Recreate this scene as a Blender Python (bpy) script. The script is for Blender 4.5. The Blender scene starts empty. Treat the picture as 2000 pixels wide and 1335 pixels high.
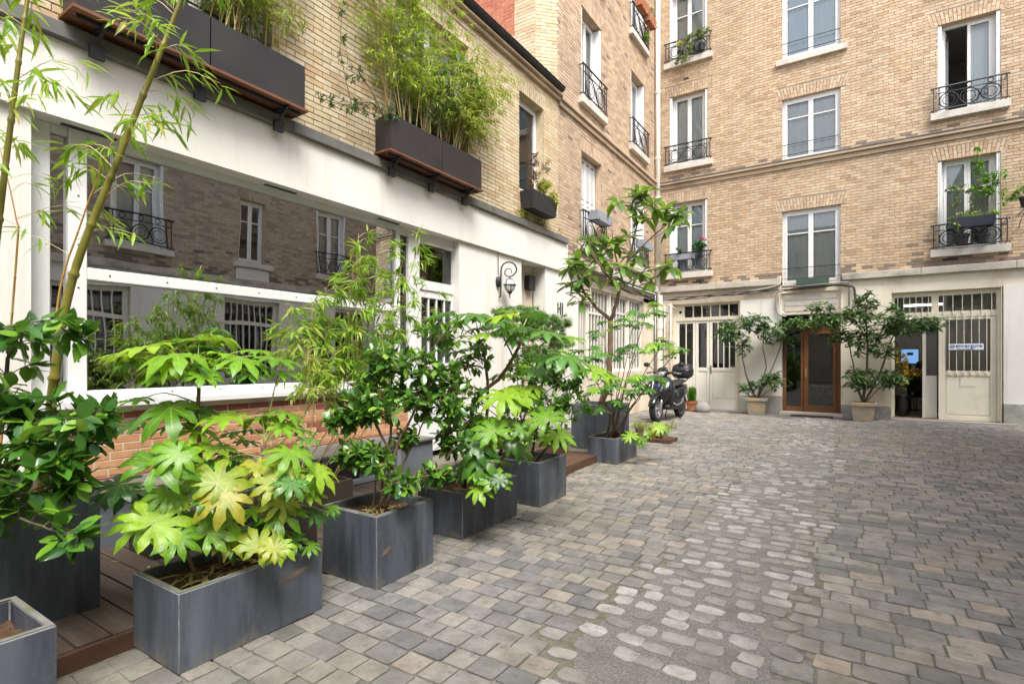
import bpy, math, random
import numpy as np
from mathutils import Vector, Matrix

random.seed(11)
np.random.seed(11)
R = random.Random(5)
SC = bpy.context.scene
COL = SC.collection

# ------------------------------------------------------------------ camera
YAW = math.radians(32.9)
CS, CC = math.sin(YAW), math.cos(YAW)
EYE = Vector((0.0, 0.0, 1.45))
FPX = 1040.0
cam_data = bpy.data.cameras.new("camera")
cam_data.sensor_fit = 'HORIZONTAL'
cam_data.sensor_width = 36.0
cam_data.lens = FPX / 2000.0 * 36.0
cam_data.shift_y = 37.5 / 2000.0
cam_data.clip_start = 0.05
cam_data.clip_end = 500.0
cam = bpy.data.objects.new("camera", cam_data)
cam.location = EYE
cam.rotation_euler = (math.radians(90), 0, YAW)
COL.objects.link(cam)
SC.camera = cam

# ------------------------------------------------------------------ sky and sun (bright overcast)
SUN_EL, SUN_AZ = math.radians(58), math.radians(128)     # azimuth clockwise from +Y
world = bpy.data.worlds.new("World")
SC.world = world
world.use_nodes = True
wn = world.node_tree
for nd in list(wn.nodes):
    wn.nodes.remove(nd)
w_out = wn.nodes.new('ShaderNodeOutputWorld')
w_bg = wn.nodes.new('ShaderNodeBackground')
w_sky = wn.nodes.new('ShaderNodeTexSky')
w_hsv = wn.nodes.new('ShaderNodeHueSaturation')
w_sky.sky_type = 'NISHITA'
w_sky.sun_disc = False
w_sky.sun_elevation = SUN_EL
w_sky.sun_rotation = SUN_AZ
w_sky.dust_density = 3.0
w_sky.air_density = 1.0
w_sky.ozone_density = 1.0
w_hsv.inputs['Saturation'].default_value = 0.45
w_bg.inputs['Strength'].default_value = 0.15
wn.links.new(w_sky.outputs[0], w_hsv.inputs['Color'])
wn.links.new(w_hsv.outputs[0], w_bg.inputs['Color'])
wn.links.new(w_bg.outputs[0], w_out.inputs['Surface'])
sun_data = bpy.data.lights.new("sun", 'SUN')
sun_data.energy = 1.5
sun_data.angle = math.radians(24)
sun_data.color = (1.0, 0.965, 0.92)
sun = bpy.data.objects.new("sun", sun_data)
sdir = Vector((math.sin(SUN_AZ) * math.cos(SUN_EL), math.cos(SUN_AZ) * math.cos(SUN_EL), math.sin(SUN_EL)))
sun.rotation_euler = sdir.to_track_quat('Z', 'Y').to_euler()
sun.location = (8, -8, 20)
COL.objects.link(sun)
SC.view_settings.view_transform = 'Standard'
SC.view_settings.look = 'None'
SC.view_settings.gamma = 1.0
SC.view_settings.use_curve_mapping = False
SC.view_settings.exposure = 1.55
SC.cycles.max_bounces = 8
SC.cycles.transparent_max_bounces = 12
SC.cycles.diffuse_bounces = 4
SC.cycles.caustics_reflective = False
SC.cycles.caustics_refractive = False
SC.cycles.sample_clamp_indirect = 6.0
SC.cycles.use_denoising = True


def at(u, v, d):
    """a point of the court seen at (u, v) of the photograph, d metres deep"""
    r = (u - 1000.0) / FPX * d
    z = 1.45 + (705.0 - v) / FPX * d
    return Vector((r * CC - d * CS, r * CS + d * CC, z))


def depth(p):
    return -p[0] * CS + p[1] * CC


# ------------------------------------------------------------------ frames of reference for walls
class Frame:
    def __init__(self, o, a, n):
        self.o, self.a, self.n = Vector(o), Vector(a).normalized(), Vector(n).normalized()
        self.z = Vector((0, 0, 1))

    def P(self, a, z, n=0.0):
        return self.o + self.a * a + self.z * z + self.n * n

    def M(self, a, z, n=0.0):
        p = self.P(a, z, n)
        return Matrix(((self.a.x, 0, self.n.x, p.x), (self.a.y, 0, self.n.y, p.y), (self.a.z, 1, self.n.z, p.z), (0, 0, 0, 1)))


FL = Frame((-5.2, 0, 0), (0, 1, 0), (1, 0, 0))           # left facades, a = Y
FB = Frame((0, 16.2, 0), (1, 0, 0), (0, -1, 0))          # back facade, a = X
FO = Frame((3.3, 0, 0), (0, -1, 0), (-1, 0, 0))          # facade opposite, a = -Y
FR = Frame((0, -10.0, 0), (-1, 0, 0), (0, 1, 0))         # facade behind the camera


# ------------------------------------------------------------------ mesh builder
class MB:
    def __init__(self):
        self.v, self.f, self.t = [], [], []

    def add(self, vs, fs, tone=0.5):
        b = len(self.v)
        self.v.extend([tuple(p) for p in vs])
        for f in fs:
            self.f.append(tuple(i + b for i in f))
            self.t.append(tone)
        return self

    def box(self, x0, x1, y0, y1, z0, z1, tone=0.5):
        vs = [(x0, y0, z0), (x1, y0, z0), (x1, y1, z0), (x0, y1, z0), (x0, y0, z1), (x1, y0, z1), (x1, y1, z1), (x0, y1, z1)]
        return self.add(vs, [(0, 3, 2, 1), (4, 5, 6, 7), (0, 1, 5, 4), (1, 2, 6, 5), (2, 3, 7, 6), (3, 0, 4, 7)], tone)

    def fbox(self, fr, a0, a1, z0, z1, n0, n1, tone=0.5, back=True):
        P = fr.P
        vs = [P(a0, z0, n0), P(a1, z0, n0), P(a1, z1, n0), P(a0, z1, n0), P(a0, z0, n1), P(a1, z0, n1), P(a1, z1, n1), P(a0, z1, n1)]
        fs = [(4, 5, 6, 7), (0, 1, 5, 4), (1, 2, 6, 5), (2, 3, 7, 6), (3, 0, 4, 7)]
        if back:
            fs.append((0, 3, 2, 1))
        return self.add(vs, fs, tone)

    def fquad(self, fr, a0, a1, z0, z1, n, tone=0.5):
        P = fr.P
        return self.add([P(a0, z0, n), P(a1, z0, n), P(a1, z1, n), P(a0, z1, n)], [(0, 1, 2, 3)], tone)

    def tube(self, pts, r, n=6, cap=True, closed=False, tone=0.5, phase=0.0):
        pts = [Vector(p) for p in pts]
        k = len(pts)
        rs = r if isinstance(r, (list, tuple)) else [r] * k
        vs = []
        prev = None
        for i, p in enumerate(pts):
            if closed:
                t = pts[(i + 1) % k] - pts[i - 1]
            else:
                t = pts[min(i + 1, k - 1)] - pts[max(i - 1, 0)]
            if t.length < 1e-9:
                t = Vector((0, 0, 1))
            t.normalize()
            if prev is None:
                ref = Vector((0, 0, 1)) if abs(t.z) < 0.9 else Vector((1, 0, 0))
                x = (ref - t * ref.dot(t)).normalized()
            else:
                x = prev - t * prev.dot(t)
                if x.length < 1e-6:
                    ref = Vector((0, 0, 1)) if abs(t.z) < 0.9 else Vector((1, 0, 0))
                    x = ref - t * ref.dot(t)
                x.normalize()
            prev = x
            y = t.cross(x)
            for j in range(n):
                an = phase + 2 * math.pi * j / n
                vs.append(p + (x * math.cos(an) + y * math.sin(an)) * rs[i])
        fs = []
        m = k if closed else k - 1
        for i in range(m):
            for j in range(n):
                a, b = i * n + j, i * n + (j + 1) % n
                c, d = ((i + 1) % k) * n + (j + 1) % n, ((i + 1) % k) * n + j
                fs.append((a, b, c, d))
        if cap and not closed:
            fs.append(tuple(range(n - 1, -1, -1)))
            fs.append(tuple((k - 1) * n + j for j in range(n)))
        return self.add(vs, fs, tone)

    def bar(self, p, q, r, n=4, tone=0.5):
        return self.tube([p, q], r, n, tone=tone, phase=math.pi / 4)

    def lathe(self, c, prof, n=16, axis='z', cap0=True, cap1=True, tone=0.5):
        c = Vector(c)
        vs, fs = [], []
        for (r, h) in prof:
            for j in range(n):
                an = 2 * math.pi * j / n
                x, y = r * math.cos(an), r * math.sin(an)
                o = {'z': (x, y, h), 'y': (x, h, y), 'x': (h, x, y)}[axis]
                vs.append(c + Vector(o))
        for i in range(len(prof) - 1):
            for j in range(n):
                fs.append((i * n + j, i * n + (j + 1) % n, (i + 1) * n + (j + 1) % n, (i + 1) * n + j))
        if cap0:
            fs.append(tuple(range(n - 1, -1, -1)))
        if cap1:
            fs.append(tuple((len(prof) - 1) * n + j for j in range(n)))
        return self.add(vs, fs, tone)

    def loft(self, rings, cap=True, tone=0.5):
        n = len(rings[0])
        vs = [p for r in rings for p in r]
        fs = []
        for i in range(len(rings) - 1):
            for j in range(n):
                fs.append((i * n + j, i * n + (j + 1) % n, (i + 1) * n + (j + 1) % n, (i + 1) * n + j))
        if cap:
            fs.append(tuple(range(n - 1, -1, -1)))
            fs.append(tuple((len(rings) - 1) * n + j for j in range(n)))
        return self.add(vs, fs, tone)

    def build(self, name, mat, origin=None, smooth=False):
        me = bpy.data.meshes.new(name)
        o = origin or Vector((0, 0, 0))
        vs = [(p[0] - o[0], p[1] - o[1], p[2] - o[2]) for p in self.v]
        me.from_pydata(vs, [], self.f)
        at_ = me.attributes.new('tone', 'FLOAT', 'FACE')
        at_.data.foreach_set('value', self.t)
        if smooth:
            me.polygons.foreach_set('use_smooth', [True] * len(me.polygons))
        me.materials.append(mat)
        me.update()
        return me


def new_obj(name, data, parent=None):
    o = bpy.data.objects.new(name, data)
    COL.objects.link(o)
    if parent is not None:
        o.parent = parent
    return o


def tag(o, label=None, cat=None, group=None, kind=None):
    if label:
        o['label'] = label
    if cat:
        o['category'] = cat
    if group:
        o['group'] = group
    if kind:
        o['kind'] = kind
    return o


ORIGIN = {}


def thing(name, loc, label, cat, group=None, rz=0.0):
    o = bpy.data.objects.new(name, None)
    o.empty_display_size = 0.1
    o.location = loc
    o.rotation_euler = (0, 0, rz)
    COL.objects.link(o)
    tag(o, label, cat, group)
    ORIGIN[o.name] = Vector(loc)
    return o


def part(name, mb, mat, parent, smooth=False, kind=None, local=False):
    """one mesh object under a thing or a part; the builder works in world metres unless local"""
    root = parent
    while root is not None and root.parent is not None:
        root = root.parent
    org = Vector((0, 0, 0)) if (local or root is None) else ORIGIN.get(root.name, Vector((0, 0, 0)))
    o = new_obj(name, mb.build(name, mat, org, smooth), parent)
    if kind:
        o['kind'] = kind
    return o


def bevel(o, w=0.006, seg=2):
    m = o.modifiers.new('bevel', 'BEVEL')
    m.width = w
    m.segments = seg
    m.limit_method = 'ANGLE'
    m.angle_limit = math.radians(40)
    return o


# ------------------------------------------------------------------ materials
class Mat:
    def __init__(self, name, rough=0.6, metal=0.0, spec=0.5):
        self.m = bpy.data.materials.new(name)
        self.m.use_nodes = True
        self.nt = self.m.node_tree
        self.b = self.nt.nodes['Principled BSDF']
        self.out = self.nt.nodes['Material Output']
        self.b.inputs['Roughness'].default_value = rough
        self.b.inputs['Metallic'].default_value = metal
        self.b.inputs['Specular IOR Level'].default_value = spec
        self._co = None

    def N(self, t, **kw):
        n = self.nt.nodes.new(t)
        for k, v in kw.items():
            setattr(n, k, v)
        return n

    def L(self, a, b):
        self.nt.links.new(a, b)

    def coord(self, scale=(1, 1, 1), world=True):
        if world:
            src = self.N('ShaderNodeNewGeometry').outputs['Position']
        else:
            src = self.N('ShaderNodeTexCoord').outputs['Object']
        mp = self.N('ShaderNodeMapping')
        mp.inputs['Scale'].default_value = scale
        self.L(src, mp.inputs['Vector'])
        return mp.outputs[0]

    def noise(self, scale, stretch=(1, 1, 1), detail=4, rough=0.6, world=True):
        n = self.N('ShaderNodeTexNoise')
        n.inputs['Scale'].default_value = scale
        n.inputs['Detail'].default_value = detail
        n.inputs['Roughness'].default_value = rough
        self.L(self.coord(stretch, world), n.inputs['Vector'])
        return n.outputs['Fac']

    def ramp(self, fac, stops, interp='LINEAR'):
        r = self.N('ShaderNodeValToRGB')
        cr = r.color_ramp
        cr.interpolation = interp
        while len(cr.elements) < len(stops):
            cr.elements.new(0.5)
        for e, (p, c) in zip(cr.elements, stops):
            e.position = p
            if isinstance(c, (int, float)):
                c = (c, c, c)
            e.color = (c[0], c[1], c[2], 1)
        self.L(fac, r.inputs[0])
        return r.outputs[0]

    def mix(self, fac, a, b, mode='MIX'):
        n = self.N('ShaderNodeMix', data_type='RGBA', blend_type=mode)
        for sock, val in ((n.inputs[0], fac), (n.inputs[6], a), (n.inputs[7], b)):
            if isinstance(val, (int, float)):
                sock.default_value = val
            elif isinstance(val, (tuple, list)):
                sock.default_value = (val[0], val[1], val[2], 1)
            else:
                self.L(val, sock)
        return n.outputs[2]

    def bump(self, fac, strength=0.3, dist=0.01):
        n = self.N('ShaderNodeBump')
        n.inputs['Strength'].default_value = strength
        n.inputs['Distance'].default_value = dist
        self.L(fac, n.inputs['Height'])
        self.L(n.outputs[0], self.b.inputs['Normal'])

    def color(self, c):
        if isinstance(c, (tuple, list)):
            self.b.inputs['Base Color'].default_value = (c[0], c[1], c[2], 1)
        else:
            self.L(c, self.b.inputs['Base Color'])
        return self

    def attr(self, name='tone'):
        return self.N('ShaderNodeAttribute', attribute_name=name).outputs['Fac']


def stained(name, c1, c2, scale=3.0, stretch=(1, 1, 1), rough=0.7, bump=0.15, fine=60.0, dirt=None, dirt_scale=1.2, dirt_lo=0.5, dirt_hi=0.75, metal=0.0, spec=0.4, dist=0.004, dstretch=None):
    m = Mat(name, rough, metal, spec)
    col = m.ramp(m.noise(scale, stretch, 6), [(0.3, c1), (0.7, c2)])
    if dirt:
        f = m.ramp(m.noise(dirt_scale, dstretch or stretch, 7, 0.65), [(dirt_lo, 0.0), (dirt_hi, 1.0)])
        col = m.mix(f, col, dirt)
    m.color(col)
    if bump:
        m.bump(m.noise(fine, (1, 1, 1), 3), bump, dist)
    return m.m


def brick_mat(name, stops, rough=0.85, speck=0.25, dark=(0.08, 0.06, 0.05), grime=0.0):
    m = Mat(name, rough, 0, 0.25)
    col = m.ramp(m.attr(), stops)
    n1 = m.ramp(m.noise(9.0, (1, 1, 1), 6, 0.7), [(0.35, 0.84), (0.65, 1.08)])
    col = m.mix(1.0, col, n1, 'MULTIPLY')
    sp = m.ramp(m.noise(70.0, (1, 1, 1), 2), [(0.62, 0.0), (0.72, speck)])
    col = m.mix(sp, col, dark)
    if grime:
        g = m.ramp(m.noise(0.8, (1, 1, 0.45), 8, 0.7), [(0.46, 0.0), (0.72, grime)])
        col = m.mix(g, col, (0.20, 0.165, 0.135))
    m.color(col)
    m.bump(m.noise(90.0, (1, 1, 1), 3), 0.35, 0.003)
    return m.m


def leaf_mat(name, stops, vein=None, rough=0.38, trans=0.35, tcol=(0.30, 0.45, 0.06), spec=0.5, spot=None):
    m = Mat(name, rough, 0, spec)
    isl = m.attr('tint')
    ob = m.N('ShaderNodeObjectInfo').outputs['Random']
    a = m.N('ShaderNodeMath', operation='ADD')
    m.L(isl, a.inputs[0])
    m.L(ob, a.inputs[1])
    f = m.N('ShaderNodeMath', operation='FRACT')
    m.L(a.outputs[0], f.inputs[0])
    col = m.ramp(f.outputs[0], stops)
    if spot:
        s = m.ramp(m.noise(14.0, (1, 1, 1), 5, world=True), [(0.5, 0.0), (0.68, 0.8)])
        col = m.mix(s, col, spot)
    if vein:
        n_ = m.ramp(m.noise(22.0, (1, 1, 1), 6, 0.7), [(0.32, 0.72), (0.68, 1.18)])
        col = m.mix(1.0, col, n_, 'MULTIPLY')
        br = m.ramp(m.noise(30.0, (1, 1, 1), 4, 0.7), [(0.66, 0.0), (0.74, 0.55)])
        col = m.mix(br, col, (0.22, 0.17, 0.05))
        m.bump(m.noise(55.0, (1, 1, 1), 3), 0.35, 0.004)
        vf = m.ramp(m.attr('vein'), [(0.88, 0.0), (0.985, 0.7)])
        col = m.mix(vf, col, vein)
    m.color(col)
    tr = m.N('ShaderNodeBsdfTranslucent')
    tc = m.mix(0.55, col, tcol)
    m.L(tc, tr.inputs['Color'])
    mx = m.N('ShaderNodeMixShader')
    mx.inputs[0].default_value = trans
    m.L(m.b.outputs[0], mx.inputs[1])
    m.L(tr.outputs[0], mx.inputs[2])
    m.L(mx.outputs[0], m.out.inputs['Surface'])
    return m.m


def glass_mat(name, base=0.06, tint=(0.85, 0.9, 0.88), wave=0.0, rough=0.0, refl=(1, 1, 1)):
    m = Mat(name)
    m.nt.nodes.remove(m.b)
    fr = m.N('ShaderNodeFresnel')
    fr.inputs['IOR'].default_value = 1.5
    a = m.N('ShaderNodeMath', operation='MULTIPLY_ADD')
    m.L(fr.outputs[0], a.inputs[0])
    a.inputs[1].default_value = 1.0 - base
    a.inputs[2].default_value = base
    t = m.N('ShaderNodeBsdfTransparent')
    t.inputs['Color'].default_value = (*tint, 1)
    g = m.N('ShaderNodeBsdfGlossy')
    g.inputs['Roughness'].default_value = rough
    g.inputs['Color'].default_value = (*refl, 1)
    if wave:
        bp = m.N('ShaderNodeBump')
        bp.inputs['Strength'].default_value = wave
        bp.inputs['Distance'].default_value = 0.02
        m.L(m.noise(1.4, (1, 1, 1), 1), bp.inputs['Height'])
        m.L(bp.outputs[0], g.inputs['Normal'])
    mx = m.N('ShaderNodeMixShader')
    m.L(a.outputs[0], mx.inputs[0])
    m.L(t.outputs[0], mx.inputs[1])
    m.L(g.outputs[0], mx.inputs[2])
    m.L(mx.outputs[0], m.out.inputs['Surface'])
    return m.m


def emit_mat(name, col, strength):
    m = Mat(name)
    m.b.inputs['Base Color'].default_value = (*col, 1)
    m.b.inputs['Emission Color'].default_value = (*col, 1)
    m.b.inputs['Emission Strength'].default_value = strength
    return m.m


BRICK_BACK = brick_mat('tan_brick', [(0.0, (0.43, 0.29, 0.175)), (0.12, (0.50, 0.36, 0.23)), (0.5, (0.56, 0.423, 0.282)), (0.80, (0.61, 0.475, 0.325)), (0.89, (0.53, 0.34, 0.205)), (0.93, (0.30, 0.22, 0.17)), (0.97, (0.17, 0.14, 0.12)), (1.0, (0.15, 0.125, 0.11))], speck=0.3, grime=0.25)
BRICK_WING = brick_mat('pinkish_brick', [(0.0, (0.40, 0.28, 0.195)), (0.3, (0.49, 0.36, 0.245)), (0.6, (0.54, 0.405, 0.28)), (0.83, (0.58, 0.445, 0.31)), (0.90, (0.46, 0.295, 0.21)), (0.96, (0.20, 0.165, 0.145)), (1.0, (0.17, 0.14, 0.12))], speck=0.3, grime=0.25)
BRICK_ANNEX = brick_mat('cream_brick', [(0.0, (0.54, 0.40, 0.22)), (0.3, (0.60, 0.485, 0.31)), (0.75, (0.64, 0.54, 0.37)), (0.90, (0.60, 0.45, 0.27)), (0.96, (0.52, 0.35, 0.215)), (1.0, (0.48, 0.31, 0.20))], speck=0.2, grime=0.3)
BRICK_LOW = brick_mat('orange_brick', [(0.0, (0.48, 0.24, 0.115)), (0.4, (0.55, 0.295, 0.145)), (0.8, (0.60, 0.34, 0.175)), (0.9, (0.35, 0.115, 0.07)), (1.0, (0.29, 0.09, 0.06))], rough=0.55, speck=0.1)
BRICK_RED = brick_mat('red_brick', [(0.0, (0.42, 0.13, 0.07)), (1.0, (0.52, 0.19, 0.10))], speck=0.1)
BRICK_OPP = brick_mat('grey_tan_brick', [(0.0, (0.30, 0.23, 0.17)), (0.5, (0.42, 0.34, 0.26)), (0.88, (0.47, 0.385, 0.30)), (0.93, (0.22, 0.18, 0.15)), (1.0, (0.13, 0.115, 0.10))], speck=0.3)
MORTAR_TAN = stained('tan_mortar', (0.24, 0.20, 0.15), (0.36, 0.30, 0.23), 5, bump=0.4)
MORTAR_DARK = stained('dark_mortar', (0.16, 0.13, 0.10), (0.26, 0.21, 0.15), 5, bump=0.4)
MORTAR_WHITE = stained('white_mortar', (0.60, 0.57, 0.52), (0.70, 0.68, 0.63), 5, bump=0.4)
MORTAR_RED = stained('pale_mortar', (0.50, 0.42, 0.34), (0.58, 0.50, 0.42), 5, bump=0.4)
PLASTER_WHITE = stained('white_plaster', (0.71, 0.685, 0.625), (0.775, 0.752, 0.695), 1.6, (1, 1, 0.5), 0.8, 0.15, 90, dirt=(0.58, 0.525, 0.435), dirt_scale=2.2, dirt_lo=0.55, dirt_hi=0.82, dstretch=(2.2, 2.2, 0.16))
PLASTER_CREAM = stained('cream_plaster', (0.74, 0.67, 0.52), (0.80, 0.745, 0.61), 1.8, (1, 1, 0.6), 0.8, 0.15, 70, dirt=(0.55, 0.43, 0.32), dirt_scale=1.5, dirt_lo=0.52, dirt_hi=0.75)
PLASTER_BEIGE = stained('beige_plaster', (0.62, 0.54, 0.42), (0.70, 0.62, 0.50), 1.8, rough=0.8, bump=0.15, dirt=(0.45, 0.34, 0.25), dirt_scale=2.0)
PLINTH = stained('grey_plinth', (0.34, 0.33, 0.31), (0.44, 0.43, 0.41), 3, rough=0.85, bump=0.25, dirt=(0.18, 0.19, 0.12), dirt_scale=1.4, dirt_lo=0.5, dirt_hi=0.7)
STONE = stained('pale_stone', (0.52, 0.48, 0.42), (0.62, 0.58, 0.51), 4, rough=0.8, bump=0.2, dirt=(0.30, 0.27, 0.24), dirt_scale=2.2, dirt_lo=0.55, dirt_hi=0.8)
STONE_BAND = stained('weathered_stone', (0.44, 0.40, 0.34), (0.54, 0.49, 0.41), 4, rough=0.85, bump=0.3, dirt=(0.17, 0.16, 0.14), dirt_scale=1.6, dirt_lo=0.47, dirt_hi=0.7, dstretch=(1, 1, 2))
CORNICE = stained('tan_stone', (0.44, 0.33, 0.22), (0.52, 0.40, 0.28), 3, rough=0.8, bump=0.2, dirt=(0.26, 0.20, 0.15), dirt_scale=1.4)
ZINC = stained('grey_zinc', (0.10, 0.10, 0.095), (0.17, 0.165, 0.15), 2.5, rough=0.6, bump=0.1, dirt=(0.24, 0.22, 0.18), dirt_scale=1.6)
ZINC_ROOF = stained('zinc_roof', (0.22, 0.24, 0.26), (0.30, 0.32, 0.34), 2.0, rough=0.5, bump=0.05, metal=0.3)
WHITE_FRAME = stained('white_paint', (0.70, 0.70, 0.68), (0.77, 0.77, 0.75), 1.5, rough=0.45, bump=0.04, dirt=(0.62, 0.60, 0.55), dirt_scale=2.5, dirt_lo=0.6, dirt_hi=0.85)
CREAM_PAINT = stained('cream_paint', (0.70, 0.65, 0.51), (0.76, 0.71, 0.57), 1.5, rough=0.5, bump=0.05, dirt=(0.55, 0.48, 0.33), dirt_scale=2.0, dirt_lo=0.58, dirt_hi=0.85)
DOOR_WHITE = stained('off_white_paint', (0.72, 0.69, 0.60), (0.77, 0.74, 0.66), 1.5, rough=0.5, bump=0.05, dirt=(0.58, 0.53, 0.44), dirt_scale=2.0, dirt_lo=0.6, dirt_hi=0.85)
BROWN_WOOD = stained('varnished_wood', (0.115, 0.045, 0.016), (0.18, 0.075, 0.027), 3, (1, 1, 0.15), 0.35, 0.05, 40)
IRON = stained('black_iron', (0.018, 0.018, 0.022), (0.035, 0.033, 0.036), 8, rough=0.5, bump=0.1)
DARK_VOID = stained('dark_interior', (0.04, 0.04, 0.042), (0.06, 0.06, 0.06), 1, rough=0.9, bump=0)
ROOM_GREY = stained('dim_room', (0.42, 0.41, 0.39), (0.52, 0.50, 0.47), 1, rough=0.9, bump=0)
CURTAIN = stained('sheer_curtain', (0.66, 0.68, 0.67), (0.80, 0.82, 0.81), 9, (1, 1, 0.05), 0.9, 0.1, 30)
CURTAIN_GREY = stained('grey_blind', (0.60, 0.59, 0.575), (0.70, 0.69, 0.675), 5, (1, 1, 0.1), 0.9, 0.0)
CURTAIN_AND_SKY_BLUE = stained('blue_curtain_and_sky', (0.62, 0.74, 0.88), (0.74, 0.84, 0.93), 9, (1, 1, 0.05), 0.9, 0.1, 30)  # pale blue curtain; behind the top stair window it paints reflected sky
GLASS = glass_mat('window_glass', 0.05)
GLASS_BIG = glass_mat('mirror_glass', 0.54, (0.55, 0.56, 0.55), 0.10, refl=(0.90, 0.94, 1.0))
GLASS_DARK = glass_mat('dark_glass', 0.05, (0.5, 0.52, 0.52))


def slate_mat():
    m = Mat('slate_fibre_cement', 0.5, 0, 0.4)
    c = m.ramp(m.noise(3.2, (1.6, 1.6, 0.30), 7), [(0.3, (0.052, 0.060, 0.077)), (0.7, (0.125, 0.142, 0.172))])
    f = m.ramp(m.noise(2.6, (1.6, 1.6, 0.22), 8, 0.7), [(0.46, 0.0), (0.66, 0.9)])
    c = m.mix(f, c, (0.026, 0.029, 0.036))
    w = m.ramp(m.noise(9.0, (1.5, 1.5, 0.5), 7, 0.75), [(0.60, 0.0), (0.72, 0.45)])
    c = m.mix(w, c, (0.20, 0.215, 0.235))
    # dust and moss splashed on the foot of the boxes
    sx = m.N('ShaderNodeSeparateXYZ')
    m.L(m.N('ShaderNodeNewGeometry').outputs['Position'], sx.inputs[0])
    hr = m.N('ShaderNodeMapRange')
    hr.inputs['From Min'].default_value = 0.02
    hr.inputs['From Max'].default_value = 0.14
    hr.inputs['To Min'].default_value = 0.22
    hr.inputs['To Max'].default_value = 0.0
    m.L(sx.outputs[2], hr.inputs['Value'])
    ad = m.N('ShaderNodeMath', operation='ADD')
    m.L(hr.outputs[0], ad.inputs[0])
    m.L(m.noise(11.0, (1, 1, 0.6), 7, 0.75), ad.inputs[1])
    sp = m.ramp(ad.outputs[0], [(0.62, 0.0), (0.78, 0.7)])
    c = m.mix(sp, c, (0.17, 0.16, 0.115))
    m.color(c)
    m.bump(m.noise(90, (1, 1, 1), 4), 0.25, 0.003)
    rr_ = m.ramp(m.noise(4.0, (1.5, 1.5, 0.4), 5), [(0.3, 0.38), (0.7, 0.68)])
    m.L(rr_, m.b.inputs['Roughness'])
    return m.m


SLATE = slate_mat()
SLATE_EDGE = stained('worn_cement_edge', (0.08, 0.09, 0.105), (0.22, 0.23, 0.235), 14, rough=0.8, bump=0.3)
SLATE_RIM = stained('mossy_rim', (0.13, 0.13, 0.12), (0.21, 0.20, 0.18), 9, rough=0.8, bump=0.3, dirt=(0.11, 0.12, 0.055), dirt_scale=6, dirt_lo=0.45, dirt_hi=0.65)
SLATE_CHIP = stained('chipped_cement', (0.13, 0.10, 0.075), (0.20, 0.15, 0.11), 20, rough=0.95, bump=0.8, dist=0.01)
SOIL = stained('dry_mulch', (0.045, 0.026, 0.014), (0.12, 0.065, 0.032), 30, rough=0.95, bump=0.9, fine=80, dist=0.02)
DECK = stained('weathered_deck_wood', (0.062, 0.040, 0.030), (0.105, 0.075, 0.058), 3.0, (0.5, 6, 6), 0.75, 0.3, 50, dirt=(0.15, 0.12, 0.095), dirt_scale=2.5, dirt_lo=0.5, dirt_hi=0.8)
DECK_RED = stained('reddish_deck_wood', (0.07, 0.034, 0.020), (0.13, 0.065, 0.038), 4.0, (6, 0.6, 3), 0.7, 0.3, 50, dirt=(0.045, 0.03, 0.022), dirt_scale=3)
PLANK_ORANGE = stained('orange_plank_wood', (0.13, 0.050, 0.024), (0.22, 0.090, 0.045), 3.0, (6, 0.5, 6), 0.65, 0.15, 50)
BOX_DARK = stained('dark_brown_panel', (0.022, 0.019, 0.019), (0.036, 0.031, 0.030), 2.0, rough=0.5, bump=0.05)
BLUE_GREY = stained('blue_grey_render', (0.13, 0.145, 0.17), (0.18, 0.195, 0.22), 2.0, (1, 1, 0.6), 0.6, 0.08, 60, dirt=(0.10, 0.105, 0.12), dirt_scale=2)
GREY_FRAME = stained('grey_window_paint', (0.26, 0.28, 0.32), (0.33, 0.35, 0.39), 3, rough=0.5, bump=0.03)
TERRACOTTA = stained('terracotta', (0.36, 0.12, 0.055), (0.46, 0.17, 0.085), 7, rough=0.8, bump=0.15, dirt=(0.42, 0.30, 0.22), dirt_scale=5, dirt_lo=0.5, dirt_hi=0.75)
POT_CLAY = stained('aged_yellow_clay', (0.40, 0.29, 0.15), (0.50, 0.385, 0.22), 3, rough=0.8, bump=0.25, dirt=(0.31, 0.275, 0.24), dirt_scale=4.5, dirt_lo=0.42, dirt_hi=0.56)
CONCRETE = stained('grey_concrete', (0.26, 0.25, 0.235), (0.36, 0.35, 0.33), 6, rough=0.9, bump=0.4)
BLACK_RUBBER = stained('black_rubber', (0.014, 0.014, 0.015), (0.022, 0.022, 0.023), 10, rough=0.8, bump=0.1)
CABLE = stained('black_cable', (0.03, 0.028, 0.026), (0.06, 0.055, 0.05), 9, rough=0.6, bump=0)
PIPE_WHITE = stained('cream_pipe', (0.66, 0.62, 0.53), (0.74, 0.70, 0.62), 3, rough=0.5, bump=0.05, dirt=(0.48, 0.43, 0.36), dirt_scale=3, dirt_lo=0.55, dirt_hi=0.8)
BARK = stained('brown_bark', (0.10, 0.065, 0.04), (0.20, 0.135, 0.085), 14, (1, 1, 0.35), 0.85, 0.5, 60, dist=0.006)
BARK_DARK = stained('dark_bark', (0.055, 0.042, 0.032), (0.105, 0.085, 0.062), 14, (1, 1, 0.35), 0.85, 0.4, 60, dist=0.006)
STEM_GREEN = stained('green_stem', (0.20, 0.24, 0.06), (0.30, 0.32, 0.10), 8, rough=0.5, bump=0.05)
CULM = stained('bamboo_culm', (0.12, 0.125, 0.018), (0.22, 0.19, 0.032), 3.2, (2, 2, 1), 0.35, 0.03, 30, dirt=(0.13, 0.10, 0.03), dirt_scale=5, dirt_lo=0.5, dirt_hi=0.8)
CULM_THIN = stained('orange_bamboo_cane', (0.36, 0.17, 0.05), (0.45, 0.28, 0.08), 6, rough=0.4, bump=0)
CULM_STRAW = stained('straw_cane', (0.34, 0.25, 0.09), (0.46, 0.36, 0.15), 7, rough=0.5, bump=0)
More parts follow.
